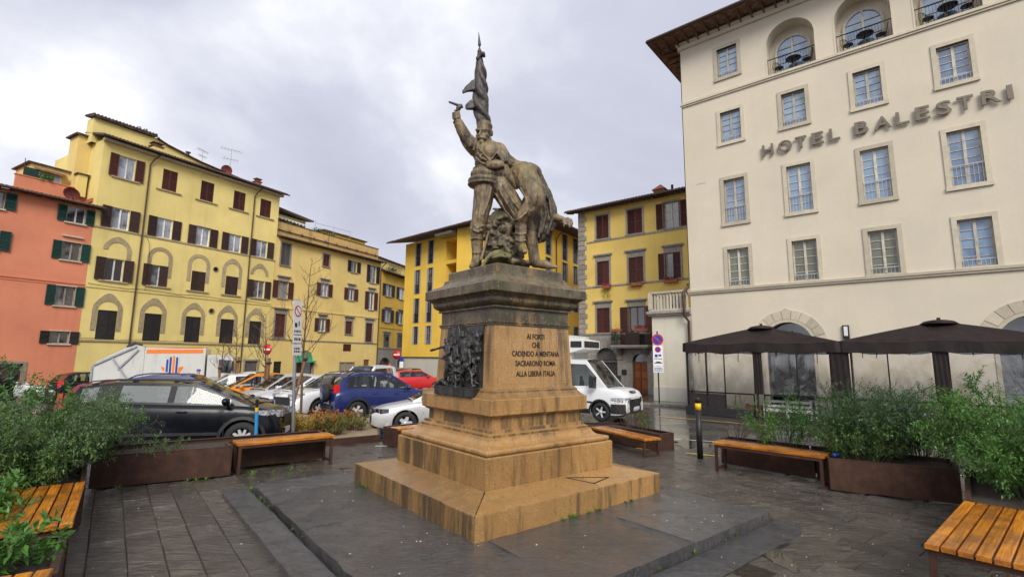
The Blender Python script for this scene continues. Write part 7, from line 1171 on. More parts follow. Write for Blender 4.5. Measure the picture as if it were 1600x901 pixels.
kb = M(); kb.box(0, .98, -.08, .06, 0, .12); kme = kb.mesh('kerb_stone', 'serena_stone')
for i in range(22): p_ = a + d * i; link('kerb_stone', kme, o, (p_.x, p_.y, -.275), rad(-40))

# ---------------------------------------------------------------- shrubs, trees
def shrub(name, label, P, h, spread, nstem, mat, seed, leafl=.06, leafw=.013, step=.022, lean=(0, 0), dens=1.0, group='green shrubs in the planters', stemmat='stem_green', cat='shrub', up=.8, branch=2):
    """arching stems, each with side shoots set with pairs of narrow leaves"""
    rg = np.random.default_rng(seed); t = thing(name, label, cat, P, 0, group); st = M(); LP = []; LD = []; LS = []
    def grow(p, d, L, r0, lev):
        n = max(4, int(L / .05)); pts = [Vector(p)]; dd = Vector(d)
        for i in range(n):
            dd = (dd + Vector((rg.normal(0, .09), rg.normal(0, .09), rg.normal(0, .06) - .05 * (i / n) * (1 if lev == 0 else .4)))).normalized(); pts.append(pts[-1] + dd * (L / n))
        if r0 > .0016 and (lev == 0 or rg.random() < .35): st.tube(pts[::2] if len(pts) > 6 else pts, [r0 * (1 - .75 * i / (len(pts[::2] if len(pts) > 6 else pts))) for i in range(len(pts[::2] if len(pts) > 6 else pts))], 4, 0, False)
        acc = 0
        for i in range(len(pts) - 1):
            f = i / (len(pts) - 1); a, b_ = pts[i], pts[i + 1]; seg = (b_ - a).length
            if lev == 0 and f > .18 and rg.random() < .62 * dens:
                for _ in range(branch):
                    az = rg.uniform(0, 6.283); sd = (dd.cross(Vector((math.cos(az), math.sin(az), .3)))).normalized(); nd = ((b_ - a).normalized() * rg.uniform(.35, .9) + sd * .8 + Vector((0, 0, .25))).normalized(); grow(a, nd, L * rg.uniform(.16, .36) * (1.1 - .5 * f), r0 * .5, 1)
            if f > (.35 if lev == 0 else .12):
                k = max(1, int(seg / step * (1 if lev else .6)))
                for q in range(k):
                    pos = a + (b_ - a) * (q / k); ax = (b_ - a).normalized(); az = rg.uniform(0, 6.283); s1 = ax.cross(Vector((math.cos(az), math.sin(az), .2))).normalized()
                    for sg in (1, -1): ld = (ax * rg.uniform(.35, .9) + s1 * sg * 1.0 + Vector((0, 0, rg.uniform(-.25, .3)))).normalized(); LP.append(pos); LD.append(ld); LS.append(leafl * rg.uniform(.55, 1.15) * (1 - .45 * f if lev == 0 else 1 - .35 * f))
    for i in range(nstem):
        a = rg.uniform(0, 6.283); rr_ = spread * math.sqrt(rg.random()); tilt = rg.uniform(.05, 1.0) * (1 - up) * 1.6 + .55 * rr_ / max(spread, .01) * .9
        d = Vector((math.cos(a) * math.sin(tilt) + lean[0], math.sin(a) * math.sin(tilt) + lean[1], math.cos(tilt))).normalized(); base = (math.cos(a) * rr_ * .45, math.sin(a) * rr_ * .45, 0); grow(base, d, h * rg.uniform(.62, 1.1), .006, 0)
    P_ = np.array([tuple(x) for x in LP]); D_ = np.array([tuple(x) for x in LD]); S_ = np.array(LS)[:, None]; up_ = np.array([[0, 0, 1.0]]) + rg.normal(0, .35, P_.shape); W_ = np.cross(D_, up_); W_ /= np.linalg.norm(W_, axis=1)[:, None] + 1e-6; Nn = np.cross(W_, D_)
    wv = leafw * (S_ / leafl); A = P_; B = P_ + D_ * S_ * .42 + W_ * wv + Nn * S_ * .05; C_ = P_ + D_ * S_ - Nn * S_ * .10; Dn = P_ + D_ * S_ * .42 - W_ * wv + Nn * S_ * .05
    v = np.stack([A, B, C_, Dn], 1).reshape(-1, 3); f = np.arange(len(v)).reshape(-1, 4)
    tag(link('foliage', npmesh('foliage', v, f, mat, False), t), kind='stuff'); st.build('stems', stemmat, t); return t
SH = shrub
SH('shrub', 'tall grey-green shrub at the far end of the left planter beside the black car', (-6.82, 8.0, .40), .9, .42, 50, 'sage_leaf', 1, .055, .010)
SH('shrub', 'dense green shrub spilling over the left planter corner', (-6.55, 7.4, .40), 1.05, .75, 66, 'sage_leaf', 2, .060, .011)
SH('shrub', 'big feathery green shrub behind the left bench', (-6.0, 6.55, .38), 1.12, .75, 70, 'grey_leaf', 3, .058, .010)
SH('shrub', 'bushy green shrub at the left edge above the bench', (-5.85, 5.95, .36), 1.0, .6, 60, 'sage_leaf', 4, .062, .012)
SH('shrub', 'upright leafy sprigs standing above the shrubs at the left edge', (-6.9, 6.9, .42), 1.42, .55, 11, 'bright_leaf', 5, .085, .017, .035, up=.95)
SH('shrub', 'thin dark purple-tinged shrub in front of the black car door', (-6.4, 8.2, .42), .72, .25, 20, 'dark_leaf', 6, .04, .010, .03, stemmat='twig')
SH('shrub', 'small green shrub at the middle of the left planter', (-5.6, 8.3, .42), .26, .4, 14, 'sage_leaf', 7, .05, .010)
SH('shrub', 'pale large-leaved sprigs at the left edge beside the wide bench', (-4.75, 4.62, .38), .52, .4, 15, 'bright_leaf', 8, .115, .020, .034)
SH('shrub', 'low leafy plant in the lower left corner planter', (-3.75, 3.92, .34), .42, .35, 15, 'bright_leaf', 9, .115, .022, .034)
SH('shrub', 'single leafy sprig rising at the bottom edge of the view', (-2.48, 3.25, .06), .34, .1, 3, 'bright_leaf', 10, .10, .018, .03, up=1)
SH('shrub', 'pale green airy shrub at the near end of the right planter bench', (5.0, 9.2, .42), 1.0, .55, 34, 'bright_leaf', 11, .055, .011, .028)
SH('shrub', 'large dark green rounded bush in the middle of the right planter', (6.05, 8.55, .42), 1.3, .68, 100, 'dark_leaf', 12, .052, .011, .020)
SH('shrub', 'second dark bush in the right planter near the hotel side', (6.75, 8.35, .42), 1.2, .55, 66, 'dark_leaf', 13, .052, .011)
SH('shrub', 'low green growth spilling over the front of the right planter', (5.65, 8.15, .42), .75, .7, 54, 'sage_leaf', 14, .05, .010)
SH('shrub', 'bright leafy shrub at the right edge with tall sprigs', (6.9, 6.9, .42), 1.4, .45, 54, 'bright_leaf', 15, .08, .014, .028)
SH('shrub', 'bright green shrub overhanging the bench at the right edge', (6.05, 5.95, .40), 1.0, .45, 48, 'bright_leaf', 16, .072, .013, .026)
SH('shrub', 'grey-green bush beside the wide bench at the right edge', (6.55, 6.35, .40), 1.05, .45, 54, 'sage_leaf', 17, .06, .011)
SH('shrub', 'thorny reddish twigs beside the lower right bench', (4.62, 4.55, .02), .42, .35, 16, 'dark_leaf', 18, .02, .005, .09, stemmat='twig', up=.5)
SH('shrub', 'bare reddish stems in the planter behind the right bench', (4.45, 9.92, .40), .62, .35, 20, 'dark_leaf', 19, .02, .004, .12, stemmat='twig', up=.95, branch=1)
SH('shrub', 'bare reddish stems in the planter in front of the white van', (3.0, 12.4, .34), .75, .5, 22, 'dark_leaf', 20, .025, .005, .1, stemmat='twig', up=.95, branch=1)
SH('shrub', 'green sprig in the planter in front of the white van', (3.1, 11.75, .34), .55, .12, 5, 'bright_leaf', 21, .05, .010, .03, up=1)
SH('shrub', 'small green weed at the corner of the monument planter', (1.55, 12.9, .34), .4, .2, 10, 'sage_leaf', 22, .05, .012, .03)
GB = 'small coloured shrubs in the sandy bed'
for k, (x, y, h, s, n, mat, lab) in enumerate(((-5.35, 12.3, .52, .45, 30, 'yellow_leaf', 'yellow-leaved shrub at the front of the sandy bed by the black car'), (-5.0, 13.1, .5, .45, 30, 'orange_leaf', 'orange-red shrub in the middle of the sandy bed'), (-4.75, 14.2, .5, .45, 26, 'orange_leaf', 'orange shrub at the back of the sandy bed near the blue car'), (-4.55, 12.9, .42, .42, 28, 'olive_leaf', 'olive green shrub at the right end of the sandy bed'), (-4.25, 13.7, .4, .4, 24, 'olive_leaf', 'small olive shrub beside the rear wheel of the blue car'), (-6.2, 13.6, .5, .5, 24, 'yellow_leaf', 'yellow shrub at the foot of the stake in the sandy bed'), (-8.0, 15.6, .45, .5, 20, 'olive_leaf', 'low olive shrub in front of the parked white cars'))):
    SH('shrub', lab, (x, y, gz(x, y) + .16), h * 1.25, s, int(n * 1.9), mat, 40 + k, .045, .019, .022, group=GB, stemmat='twig')
def bare_tree(label, P, h, seed, r0=.045, spread=1.0, first=.35):
    rg = random.Random(seed); t = thing('bare_tree', label, 'tree', P, 0, 'young bare trees in the car park'); tr = M(); pts = [Vector((0, 0, 0))]; d = Vector((rg.uniform(-.03, .03), rg.uniform(-.03, .03), 1))
    n = 14
    for i in range(n): d = (d + Vector((rg.uniform(-.03, .03), rg.uniform(-.03, .03), .1))).normalized(); pts.append(pts[-1] + d * h / n)
    tr.tube(pts, [r0 * (1 - .88 * i / n) + .004 for i in range(n + 1)], 8); tr.build('trunk', 'bark', t); br = M()
    def twig(p, d, L, r, lev):
        q = [Vector(p)]; k = 6; dd = Vector(d)
        for i in range(k): dd = (dd + Vector((rg.uniform(-.12, .12), rg.uniform(-.12, .12), rg.uniform(-.02, .14)))).normalized(); q.append(q[-1] + dd * L / k)
        br.tube(q, [r * (1 - .8 * i / k) + .0012 for i in range(k + 1)], 5, 0, False)
        if lev < 2:
            for i in range(2, k + 1):
                if rg.random() < (.8 if lev == 0 else .5): a = rg.uniform(0, 6.28); twig(q[i], (dd + Vector((math.cos(a), math.sin(a), .25)) * .75).normalized(), L * rg.uniform(.3, .55), r * .5, lev + 1)
    for i in range(int(n * first), n + 1):
        for _ in range(2): a = rg.uniform(0, 6.28); f = i / n; twig(pts[i], Vector((math.cos(a), math.sin(a), rg.uniform(.25, .9))).normalized(), h * spread * .30 * (1.25 - f), r0 * .32 * (1.1 - .6 * f), 0)
    br.build('crown', 'twig', t); return t
def at_ground(x, y): return (x, y, gz(x, y))
bare_tree('tallest bare young tree, behind the leaning parking sign', at_ground(-7.35, 17.6), 5.6, 3, .05, .95, .38); bare_tree('bare young tree tied to a stake beside the no entry sign', at_ground(-11.3, 22.9), 4.3, 8, .055, 1.1, .45); bare_tree('thin bare tree in front of the garbage truck cab', at_ground(-14.4, 26.0), 3.9, 12, .05, 1.0, .5); bare_tree('bare tree nearest the garbage truck', at_ground(-16.0, 27.2), 3.4, 15, .05, .9, .5)
def stake(label, P, h, lean, r=.05):
    t = thing('tree_stake', label, 'stake', P, 0, 'wooden stakes holding the young trees'); m = M(); m.tube([(0, 0, 0), (lean[0], lean[1], h)], [r, r * .85], 8); m.build('post', 'stake_wood', t); m = M(); m.lathe([(r * 1.4, h * .88), (r * 1.4, h * .92)], 10, (lean[0] * .9, lean[1] * .9, 0)); m.build('strap', 'black_cloth', t)
stake('thick wooden stake beside the tree with the no entry sign', at_ground(-11.18, 22.75), 2.3, (.05, 0), .09); stake('leaning wooden stake behind the leaning sign pole', at_ground(-6.75, 15.2), 2.35, (.35, .3), .045); stake('wooden stake at the tree in front of the truck cab', at_ground(-14.3, 25.9), 2.4, (.03, 0), .07); stake('wooden stake at the tree nearest the truck', at_ground(-15.9, 27.1), 2.0, (.0, 0), .07)

# ---------------------------------------------------------------- vehicles
def lerp_pts(P, x):
    if x <= P[0][0]: return P[0][1]
    for (a, za), (b_, zb_) in zip(P, P[1:]):
        if x <= b_: t = (x - a) / (b_ - a) if b_ > a else 0; return za + (zb_ - za) * t
    return P[-1][1]
def smooth_pts(P, x, s=.05): return (lerp_pts(P, x - s) + 2 * lerp_pts(P, x) + lerp_pts(P, x + s)) / 4
WHEELS = {}
def wheel_parts(r, wdt, style):
    k = (r, wdt, style)
    if k in WHEELS: return WHEELS[k]
    m = M(); rr_ = r * .66; m.lathe([(rr_, -wdt / 2 + .01), (r * .9, -wdt / 2), (r * .985, -wdt / 2 + .03), (r, -wdt / 4), (r, wdt / 4), (r * .985, wdt / 2 - .03), (r * .9, wdt / 2), (rr_, wdt / 2 - .01)], 28, axis='Y', cap=False); ty = m.mesh('tyre', 'rubber')
    m = M(); m.lathe([(rr_ * .99, -wdt / 2 + .012), (rr_ * .90, -wdt / 2 + .02), (rr_ * .88, .0), (.001, .0)], 28, axis='Y', m=0, cap=False); m.lathe([(.06, -wdt / 2 + .035), (.055, -wdt / 2 + .02), (.001, -wdt / 2 + .02)], 14, axis='Y', m=1)
    n = 5 if style != 'ten' else 10
    for i in range(n):
        a = 2 * PI * i / n
        for da in ((-.16, .16) if style == 'double' else (0,)):
            c0 = Vector((math.cos(a + da * .3) * .05, 0, math.sin(a + da * .3) * .05)); c1 = Vector((math.cos(a + da) * rr_ * .93, 0, math.sin(a + da) * rr_ * .93)); wd = .075 if style == 'five' else .045; d = (c1 - c0).normalized(); s_ = Vector((-d.z, 0, d.x)); y0, y1 = -wdt / 2 + .03, -wdt / 2 + .065
            m.add([tuple(c0 + s_ * wd * .6 + Vector((0, y0, 0))), tuple(c1 + s_ * wd * .45 + Vector((0, y0 - .005, 0))), tuple(c1 - s_ * wd * .45 + Vector((0, y0 - .005, 0))), tuple(c0 - s_ * wd * .6 + Vector((0, y0, 0))), tuple(c0 + s_ * wd * .8 + Vector((0, y1, 0))), tuple(c1 + s_ * wd * .7 + Vector((0, y1, 0))), tuple(c1 - s_ * wd * .7 + Vector((0, y1, 0))), tuple(c0 - s_ * wd * .8 + Vector((0, y1, 0)))], [(0, 1, 2, 3), (0, 4, 5, 1), (2, 6, 7, 3), (1, 5, 6, 2), (0, 3, 7, 4)], 1)
    ri = m.mesh('rim', ['black_plastic' if style != 'steel' else 'dark_metal', 'rim_silver']); WHEELS[k] = (ty, ri); return WHEELS[k]
def tilted(x, y, heading):
    """rests a vehicle on the sloping square"""
    e = .8; gx_ = (gz(x + e, y) - gz(x - e, y)) / (2 * e); gy_ = (gz(x, y + e) - gz(x, y - e)) / (2 * e); n = Vector((-gx_, -gy_, 1)).normalized(); f = Vector((math.cos(heading), math.sin(heading), 0)); f = (f - n * f.dot(n)).normalized(); l = n.cross(f)
    return Matrix((f, l, n)).transposed().to_euler()
def car(name, label, pos, heading, S, cat='car', group='cars parked in the square'):
    """S: L, W, belt (x,z) upper line of the lower body, roof (x,z) rear base .. front base, wheel xs, radius; x runs from tail (0) to nose (L), centred later"""
    L, W = S['L'], S['W']; hw = W / 2; r = S.get('r', .32); wx = S['wheels']; belt = S['belt']; roof = S['roof']; paint = S['paint']; clear_ = S.get('clear', .2); tuck = S.get('tuck', .17); wheelw = .205
    x0 = L / 2; t = thing(name, label, cat, (pos[0], pos[1], gz(pos[0], pos[1])), tilted(pos[0], pos[1], heading), group); RB, RF = roof[0][0], roof[-1][0]
    def plan(x): 
        f = max(0, (x - (L - .75)) / .75); b_ = max(0, (.6 - x) / .6); return hw * (1 - S.get('nose', .20) * f ** 2.2 - S.get('tail', .10) * b_ ** 2.2)
    ar = r + .055
    def zbot(x):
        z = clear_ + .10 * max(0, (x - L + .35) / .35) ** 2 + S.get('tailrise', .12) * max(0, (.35 - x) / .35) ** 2
        for c in wx:
            if abs(x - c) < ar: z = max(z, r + math.sqrt(ar * ar - (x - c) ** 2))
        return z
    def zb(x): return smooth_pts(belt, x, .06)
    def ztop(x): return lerp_pts(roof, x)
    def side(x, z):
        """half width of the lower body at height z"""
        zt = zb(x); p = plan(x); c = clear_; u = max(0, min(1, (z - c) / (zt - c))); prof = [(0, .94), (.12, .975), (.32, 1.0), (.62, .995), (.86, .965), (.95, .93), (1.0, .88)]; return p * lerp_pts(prof, u)
    cut = {0, L}; 
    for c in wx: cut |= {c - ar, c + ar, c - ar * .96, c + ar * .96, c - ar * .85, c + ar * .85, c - ar * .6, c + ar * .6, c - ar * .3, c + ar * .3, c}
    cut |= {x for x, _ in belt} | {x for x, _ in roof} | {L - .04, L - .1, L - .2, L - .32, .04, .1, .2, .32}
    for a, b_ in S['windows']: cut |= {a, b_}
    xs_ = sorted(x for x in cut if 0 <= x <= L); xx = [xs_[0]]
    for x in xs_[1:]:
        if x - xx[-1] > .16: k = int((x - xx[-1]) / .12) + 1; st = xx[-1]; xx += [st + (x - st) * i / k for i in range(1, k)]
        if x - xx[-1] > 1e-4: xx.append(x)
    m = M(); us = [0, .08, .2, .34, .5, .66, .8, .9, .96, 1.0]; rows = []
    for x in xx:
        zl = zbot(x); zt = zb(x); nose = max(0, (x - L + .10) / .10); tl = max(0, (.06 - x) / .06); row = []
        for u in us:
            z = zl + (zt - zl) * u; row.append((side(x, z) * (1 - .05 * nose), z - .02 * nose * (u > .8)))
        cr = .028; row += [(row[-1][0] * .6, zt + cr * .8), (0.0, zt + cr)]; rows.append(row)
    nr = len(rows[0]); vs = []; fs = []
    for x, row in zip(xx, rows):
        for y, z in row: vs.append((x - x0, -y, z))
        for y, z in row[:-1][::-1]: vs.append((x - x0, y, z))
    K = 2 * nr - 1
    for i in range(len(xx) - 1):
        for k in range(K - 1): fs.append((i * K + k, (i + 1) * K + k, (i + 1) * K + k + 1, i * K + k + 1))
    m.add(vs, fs, 0, True); m.add([vs[k] for k in range(K)], [tuple(range(K))]); o = (len(xx) - 1) * K; m.add([vs[o + k] for k in range(K)], [tuple(range(K))[::-1]])
    body = m.build('body', paint, t)
    try:
        body.data.set_sharp_from_angle(angle=rad(38))
    except Exception: pass
    # cabin: roof, pillars and glass share one grid
    ts = [0, .10, .45, .86, 1.0]; gx_ = [x for x in xx if RB - 1e-6 <= x <= RF + 1e-6]; rt = [x for x in (roof[1][0], roof[-2][0])]; rw = S.get('roofw', .80)
    def cab(x, tt):
        zt = zb(x); zr = max(ztop(x), zt); full = max(z for _, z in roof); h = (zr - zt); ww0 = side(x, zt - .02) * .955; k = min(1, h / max(.01, full - zt)); ww1 = ww0 * (1 - (1 - rw) * k); return (ww0 + (ww1 - ww0) * tt, zt + h * tt)
    pil = {}; shell = M(); gl = {'windscreen': M(), 'rear_window': M()}; sw = [(M(), M()) for _ in S['windows']]
    def topz(x, f): zr = max(ztop(x), zb(x)); y = cab(x, 1)[0]; return (y * f, zr + .045 * (1 - f * f))
    for i in range(len(gx_) - 1):
        a, b_ = gx_[i], gx_[i + 1]; mid = (a + b_) / 2
        for sgn in (-1, 1):
            for j in range(4):
                q = [(a - x0, sgn * cab(a, ts[j])[0], cab(a, ts[j])[1]), (b_ - x0, sgn * cab(b_, ts[j])[0], cab(b_, ts[j])[1]), (b_ - x0, sgn * cab(b_, ts[j + 1])[0], cab(b_, ts[j + 1])[1]), (a - x0, sgn * cab(a, ts[j + 1])[0], cab(a, ts[j + 1])[1])]
                if sgn > 0: q = q[::-1]
                wi = [k for k, (c, d_) in enumerate(S['windows']) if c < mid < d_]
                if 0 < j < 3 and not wi and S.get('blackpillars', 1) and any(c_ < mid < d_ for c_, d_ in zip([w_[1] for w_ in S['windows']], [w_[0] for w_ in S['windows'][1:]])): pil.setdefault((sgn, min(range(len(S['windows'])), key=lambda k_: abs(S['windows'][k_][1] - mid))), M()).add(q, [(0, 1, 2, 3)])
                elif 0 < j < 3 and wi: sw[wi[0]][0 if sgn < 0 else 1].add(q, [(0, 1, 2, 3)])
                else: shell.add(q, [(0, 1, 2, 3)])
        fr_ = [-1, -.88, -.5, 0, .5, .88, 1]
        for f0, f1 in zip(fr_, fr_[1:]):
            q = []
            for x, f in ((a, f0), (b_, f0), (b_, f1), (a, f1)): y, z = topz(x, abs(f)); q.append((x - x0, y * (1 if f > 0 else -1) if f else 0, z))
            edge = abs(f0 + f1) / 2 > .9
            if mid > roof[-2][0] + .03 and mid < RF - .05 and not edge: gl['windscreen'].add(q, [(0, 1, 2, 3)])
            elif mid < roof[1][0] - .02 and mid > RB + .06 and not edge and not S.get('blindrear'): gl['rear_window'].add(q, [(0, 1, 2, 3)])
            else: shell.add(q, [(0, 1, 2, 3)])
    cb_ = shell.build('roof', S.get('roofpaint', paint), t)
    for g in pil.values(): g.build('door_pillar', 'interior', t)
    for nm, g in gl.items():
        if g.f: g.build(nm, 'car_glass', t)
    for a, b_ in sw:
        for g in (a, b_):
            if g.f: g.build('side_window', S.get('sideglass', 'car_glass'), t)
    # interior, seats, underside
    m = M(); m.box(.25 - x0, L - .3 - x0, -hw * .72, hw * .72, clear_ + .02, r + .18); m.build('underside', 'interior', t)
    for fx_ in S.get('seats', ((RB + RF) / 2 + .15, (RB + RF) / 2 - .6)):
        for sg in (-1, 1): m = M(); m.ell((fx_ - x0, sg * hw * .42, zb(fx_) + .13), (.07, .19, .26), 10, 8); m.ell((fx_ - x0 - .02, sg * hw * .42, zb(fx_) + .40), (.05, .12, .09), 10, 8); m.build('seat', 'interior', t)
    # wheels
    ty, ri = wheel_parts(r, wheelw, S.get('rim', 'five'))
    for c in wx:
        for sg in (-1, 1):
            wob = link('wheel', ty, t, (c - x0, sg * (hw - wheelw / 2 - .015), r), (0, 0, 0 if sg < 0 else PI)); link('rim', ri, wob)
    # trim helpers
    def strip_side(x_a, x_b, za, zb_, mat, nm, off=.008, n=10):
        for sg in (-1, 1):
            q = M(); vs = []
            for i in range(n + 1):
                x = x_a + (x_b - x_a) * i / n; z0_, z1_ = (za(x), zb_(x)) if callable(za) else (za, zb_)
                for z in (z0_, (z0_ + z1_) / 2, z1_): vs.append((x - x0, sg * (side(x, z) + off), z))
            f = [(i * 3 + k, (i + 1) * 3 + k, (i + 1) * 3 + k + 1, i * 3 + k + 1) for i in range(n) for k in (0, 1)]
            q.add(vs, f if sg < 0 else [x[::-1] for x in f], 0, True); q.build(nm, mat, t)
    def end_patch(front, y0, y1, z0, z1, mat, nm, off=.01, n=8, wrap=.0):
        q = M(); X = (L if front else 0); sg = 1 if front else -1; vs = []
        for i in range(n + 1):
            y = y0 + (y1 - y0) * i / n
            for z in (z0, z1):
                dx = -wrap * abs(y / hw) ** 3; vs.append((X - x0 + sg * (off + dx), y, z))
        q.add(vs + [(v[0] - sg * .05, v[1], v[2]) for v in vs], [(i * 2, i * 2 + 2, i * 2 + 3, i * 2 + 1) for i in range(n)] + [(i * 2 + 1, i * 2 + 3, len(vs) + i * 2 + 3, len(vs) + i * 2 + 1) for i in range(n)] + [(i * 2, len(vs) + i * 2, len(vs) + i * 2 + 2, i * 2 + 2) for i in range(n)]); return q.build(nm, mat, t)
    if S.get('clad', 0): 
        g = sorted(wx); strip_side(g[0] + ar, g[1] - ar, clear_ + .0, clear_ + S['clad'], 'black_plastic', 'sill_cladding'); 
        for c in wx:
            for sg in (-1, 1):
                q = M(); n = 16; vs = []
                for i in range(n + 1):
                    a = PI * i / n; 
                    for rr_ in (ar - .005, ar + .06): x, z = c - rr_ * math.cos(a), r + rr_ * math.sin(a); vs.append((x - x0, sg * (side(min(max(x, 0), L), z) + .010), z))
                f = [(i * 2, i * 2 + 2, i * 2 + 3, i * 2 + 1) for i in range(n)]; q.add(vs, f if sg > 0 else [x[::-1] for x in f]); q.build('wheel_arch', 'black_plastic' if S.get('archtrim', 1) else paint, t)
    for x in S.get('seams', ()):
        strip_side(x - .004, x + .004, lambda x_: clear_ + .14, lambda x_: zb(x_) - .01, 'interior', 'door_seam', .003, 1)
    for x in S.get('handles', ()):
        for sg in (-1, 1): z = zb(x) - .13; m = M(); y = side(x, z); m.tube([(x - .09 - x0, sg * (y + .005), z), (x - .06 - x0, sg * (y + .03), z + .003), (x + .06 - x0, sg * (y + .03), z + .003), (x + .09 - x0, sg * (y + .005), z)], .014, 6); m.build('door_handle', paint, t)
    mxp = S.get('mirror', RF - .42)
    for sg in (-1, 1):
        z = zb(mxp) + .09; y = side(mxp, z - .15); m = M(); m.ell((mxp - x0, sg * (y + .13), z), (.075, .12, .085), 12, 8); m.tube([(mxp - x0, sg * (y - .03), z - .08), (mxp - x0, sg * (y + .08), z - .03)], .03, 6); m.build('mirror', S.get('mirrorpaint', paint), t)
    hl = S.get('head', (.62, .72, .16)); zt_, yt_, ht_ = hl
    for sg in (-1, 1):
        q = M(); x = L - .16; vs = []; n = 9     # lamp wraps the front corner
        for i in range(n + 1):
            f = i / n; fl = side(L, zt_) * .95; X = L + .012 if f < .4 else L + .012 - .42 * S.get('headlen', 1) * (f - .4) / .6; Y = fl * (.62 + .38 * f / .4) + .004 if f < .4 else side(min(X, L), zt_) * (1 - .05 * max(0, (min(X, L) - L + .10) / .10)) + .012
            hgt = ht_ * (1 - .5 * max(0, f - .5) * 2 * .8); zc = zt_ + .06 * max(0, f - .4)
            vs += [(X - x0, sg * Y, zc - hgt / 2), (X - x0, sg * (Y - .012), zc + hgt / 2)]
        f_ = [(i * 2, i * 2 + 2, i * 2 + 3, i * 2 + 1) for i in range(n)]; q.add(vs, f_ if sg > 0 else [x[::-1] for x in f_], 0, True); o = q.build('headlight', S.get('headmat', 'headlamp'), t)
    tz, th_, tw = S.get('tailz', .82), S.get('tailh', .22), S.get('tailw', .22)
    for sg in (-1, 1):
        q = M(); vs = []; n = 6
        for i in range(n + 1):
            f = i / n; fl = side(0, tz); X = -.012 if f < .5 else -.012 + .34 * (f - .5); Y = fl - tw + tw * f / .5 + .004 if f < .5 else side(max(X, 0), tz) + .012
            vs += [(X - x0, sg * Y, tz - th_ / 2), (X - x0, sg * (Y - .01), tz + th_ / 2)]
        f_ = [(i * 2, i * 2 + 2, i * 2 + 3, i * 2 + 1) for i in range(n)]; q.add(vs, f_[::-1] if sg < 0 else [x[::-1] for x in f_], 0, True); q.build('tail_lamp', 'red_lamp', t)
    gy = plan(L) * .62
    if 'grille' in S: z0_, z1_, f = S['grille']; end_patch(True, -gy * f, gy * f, z0_, z1_, S.get('grillemat', 'black_plastic'), 'grille', .016)
    end_patch(True, -gy * 1.1, gy * 1.1, clear_ + .12, clear_ + .26, 'black_plastic', 'lower_grille', .012)
    if S.get('bumper'): end_patch(False, -gy * 1.25, gy * 1.25, clear_ + .1, clear_ + .32, 'black_plastic', 'rear_bumper', .03)
    p_ = end_patch(True, -.26, .26, .40, .51, 'sign_white', 'number_plate', .034, 2); end_patch(False, -.26, .26, S.get('platez', .60), S.get('platez', .60) + .11, 'sign_white', 'number_plate', .045, 2)
    if S.get('rails'):
        for sg in (-1, 1):
            pts = []; a, b_ = roof[1][0] + .15, roof[-2][0] - .1
            for i in range(9): x = a + (b_ - a) * i / 8; y, z = topz(x, .86); pts.append((x - x0, sg * y, z + (.05 if 0 < i < 8 else .0)))
            m = M(); m.tube(pts, .02, 6); m.build('roof_rail', S['rails'], t)
    for sg in (-.5, .15): m = M(); x = RF + .02; m.tube([(x - .02 - x0, sg * hw, zb(x) + .05), (RF - .38 - x0, (sg + .42) * hw, lerp_pts(roof, RF - .38) + .055)], .008, 4); m.build('wiper', 'black_plastic', t)
    return t, dict(side=side, zb=zb, x0=x0, hw=hw, end=end_patch, strip=strip_side, L=L, cab=cab)
b = NB('headlamp'); b.out(b.ramp(b.noise(22, 3), [(.35, (.10, .10, .11)), (.6, (.55, .56, .58))]), .06, .3, .7)
def hatch(paint, **k):
    S = dict(L=3.9, W=1.66, r=.30, wheels=(.62, 3.12), belt=[(0, .78), (.06, .92), (.5, .98), (2.5, .93), (2.85, .90), (3.55, .76), (3.82, .66), (3.9, .56)], roof=[(.08, .95), (.48, 1.40), (1.0, 1.48), (1.9, 1.47), (2.9, .92)], windows=((.5, 1.0), (1.08, 1.72), (1.80, 2.72)), seams=(1.04, 1.78, 2.62), handles=(1.25, 1.98), grille=(.50, .60, .8), paint=paint, rim='five', tailz=.95, tailh=.3, tailw=.16); S.update(k); return S
def estate(paint, **k):
    S = dict(L=4.5, W=1.77, r=.32, wheels=(.92, 3.58), belt=[(0, .80), (.05, .94), (.8, .98), (2.9, .93), (3.3, .90), (4.1, .76), (4.4, .66), (4.5, .58)], roof=[(.06, .98), (.45, 1.38), (1.2, 1.46), (2.3, 1.44), (3.4, .92)], windows=((.5, 1.15), (1.22, 2.0), (2.08, 3.15)), seams=(1.18, 2.04, 3.1), handles=(1.4, 2.25), grille=(.46, .62, .62), paint=paint, rim='five', tailz=.95, tailh=.35, tailw=.16); S.update(k); return S
def suv(paint, **k):
    S = dict(L=4.2, W=1.80, r=.345, wheels=(.78, 3.32), belt=[(0, .92), (.05, 1.05), (.6, 1.10), (2.3, 1.04), (2.95, 1.02), (3.2, 1.0), (3.85, .93), (4.1, .80), (4.2, .68)], roof=[(.06, 1.06), (.42, 1.50), (1.0, 1.62), (2.0, 1.62), (3.12, 1.02)], windows=((.55, 1.18), (1.27, 2.02), (2.10, 2.92)), seams=(1.22, 2.06, 2.98), handles=(1.45, 2.28), grille=(.62, .80, .9), clad=.16, paint=paint, rim='double', tailz=1.0, tailh=.26, tailw=.2, clear=.22, head=(.84, .80, .15), bumper=True); S.update(k); return S
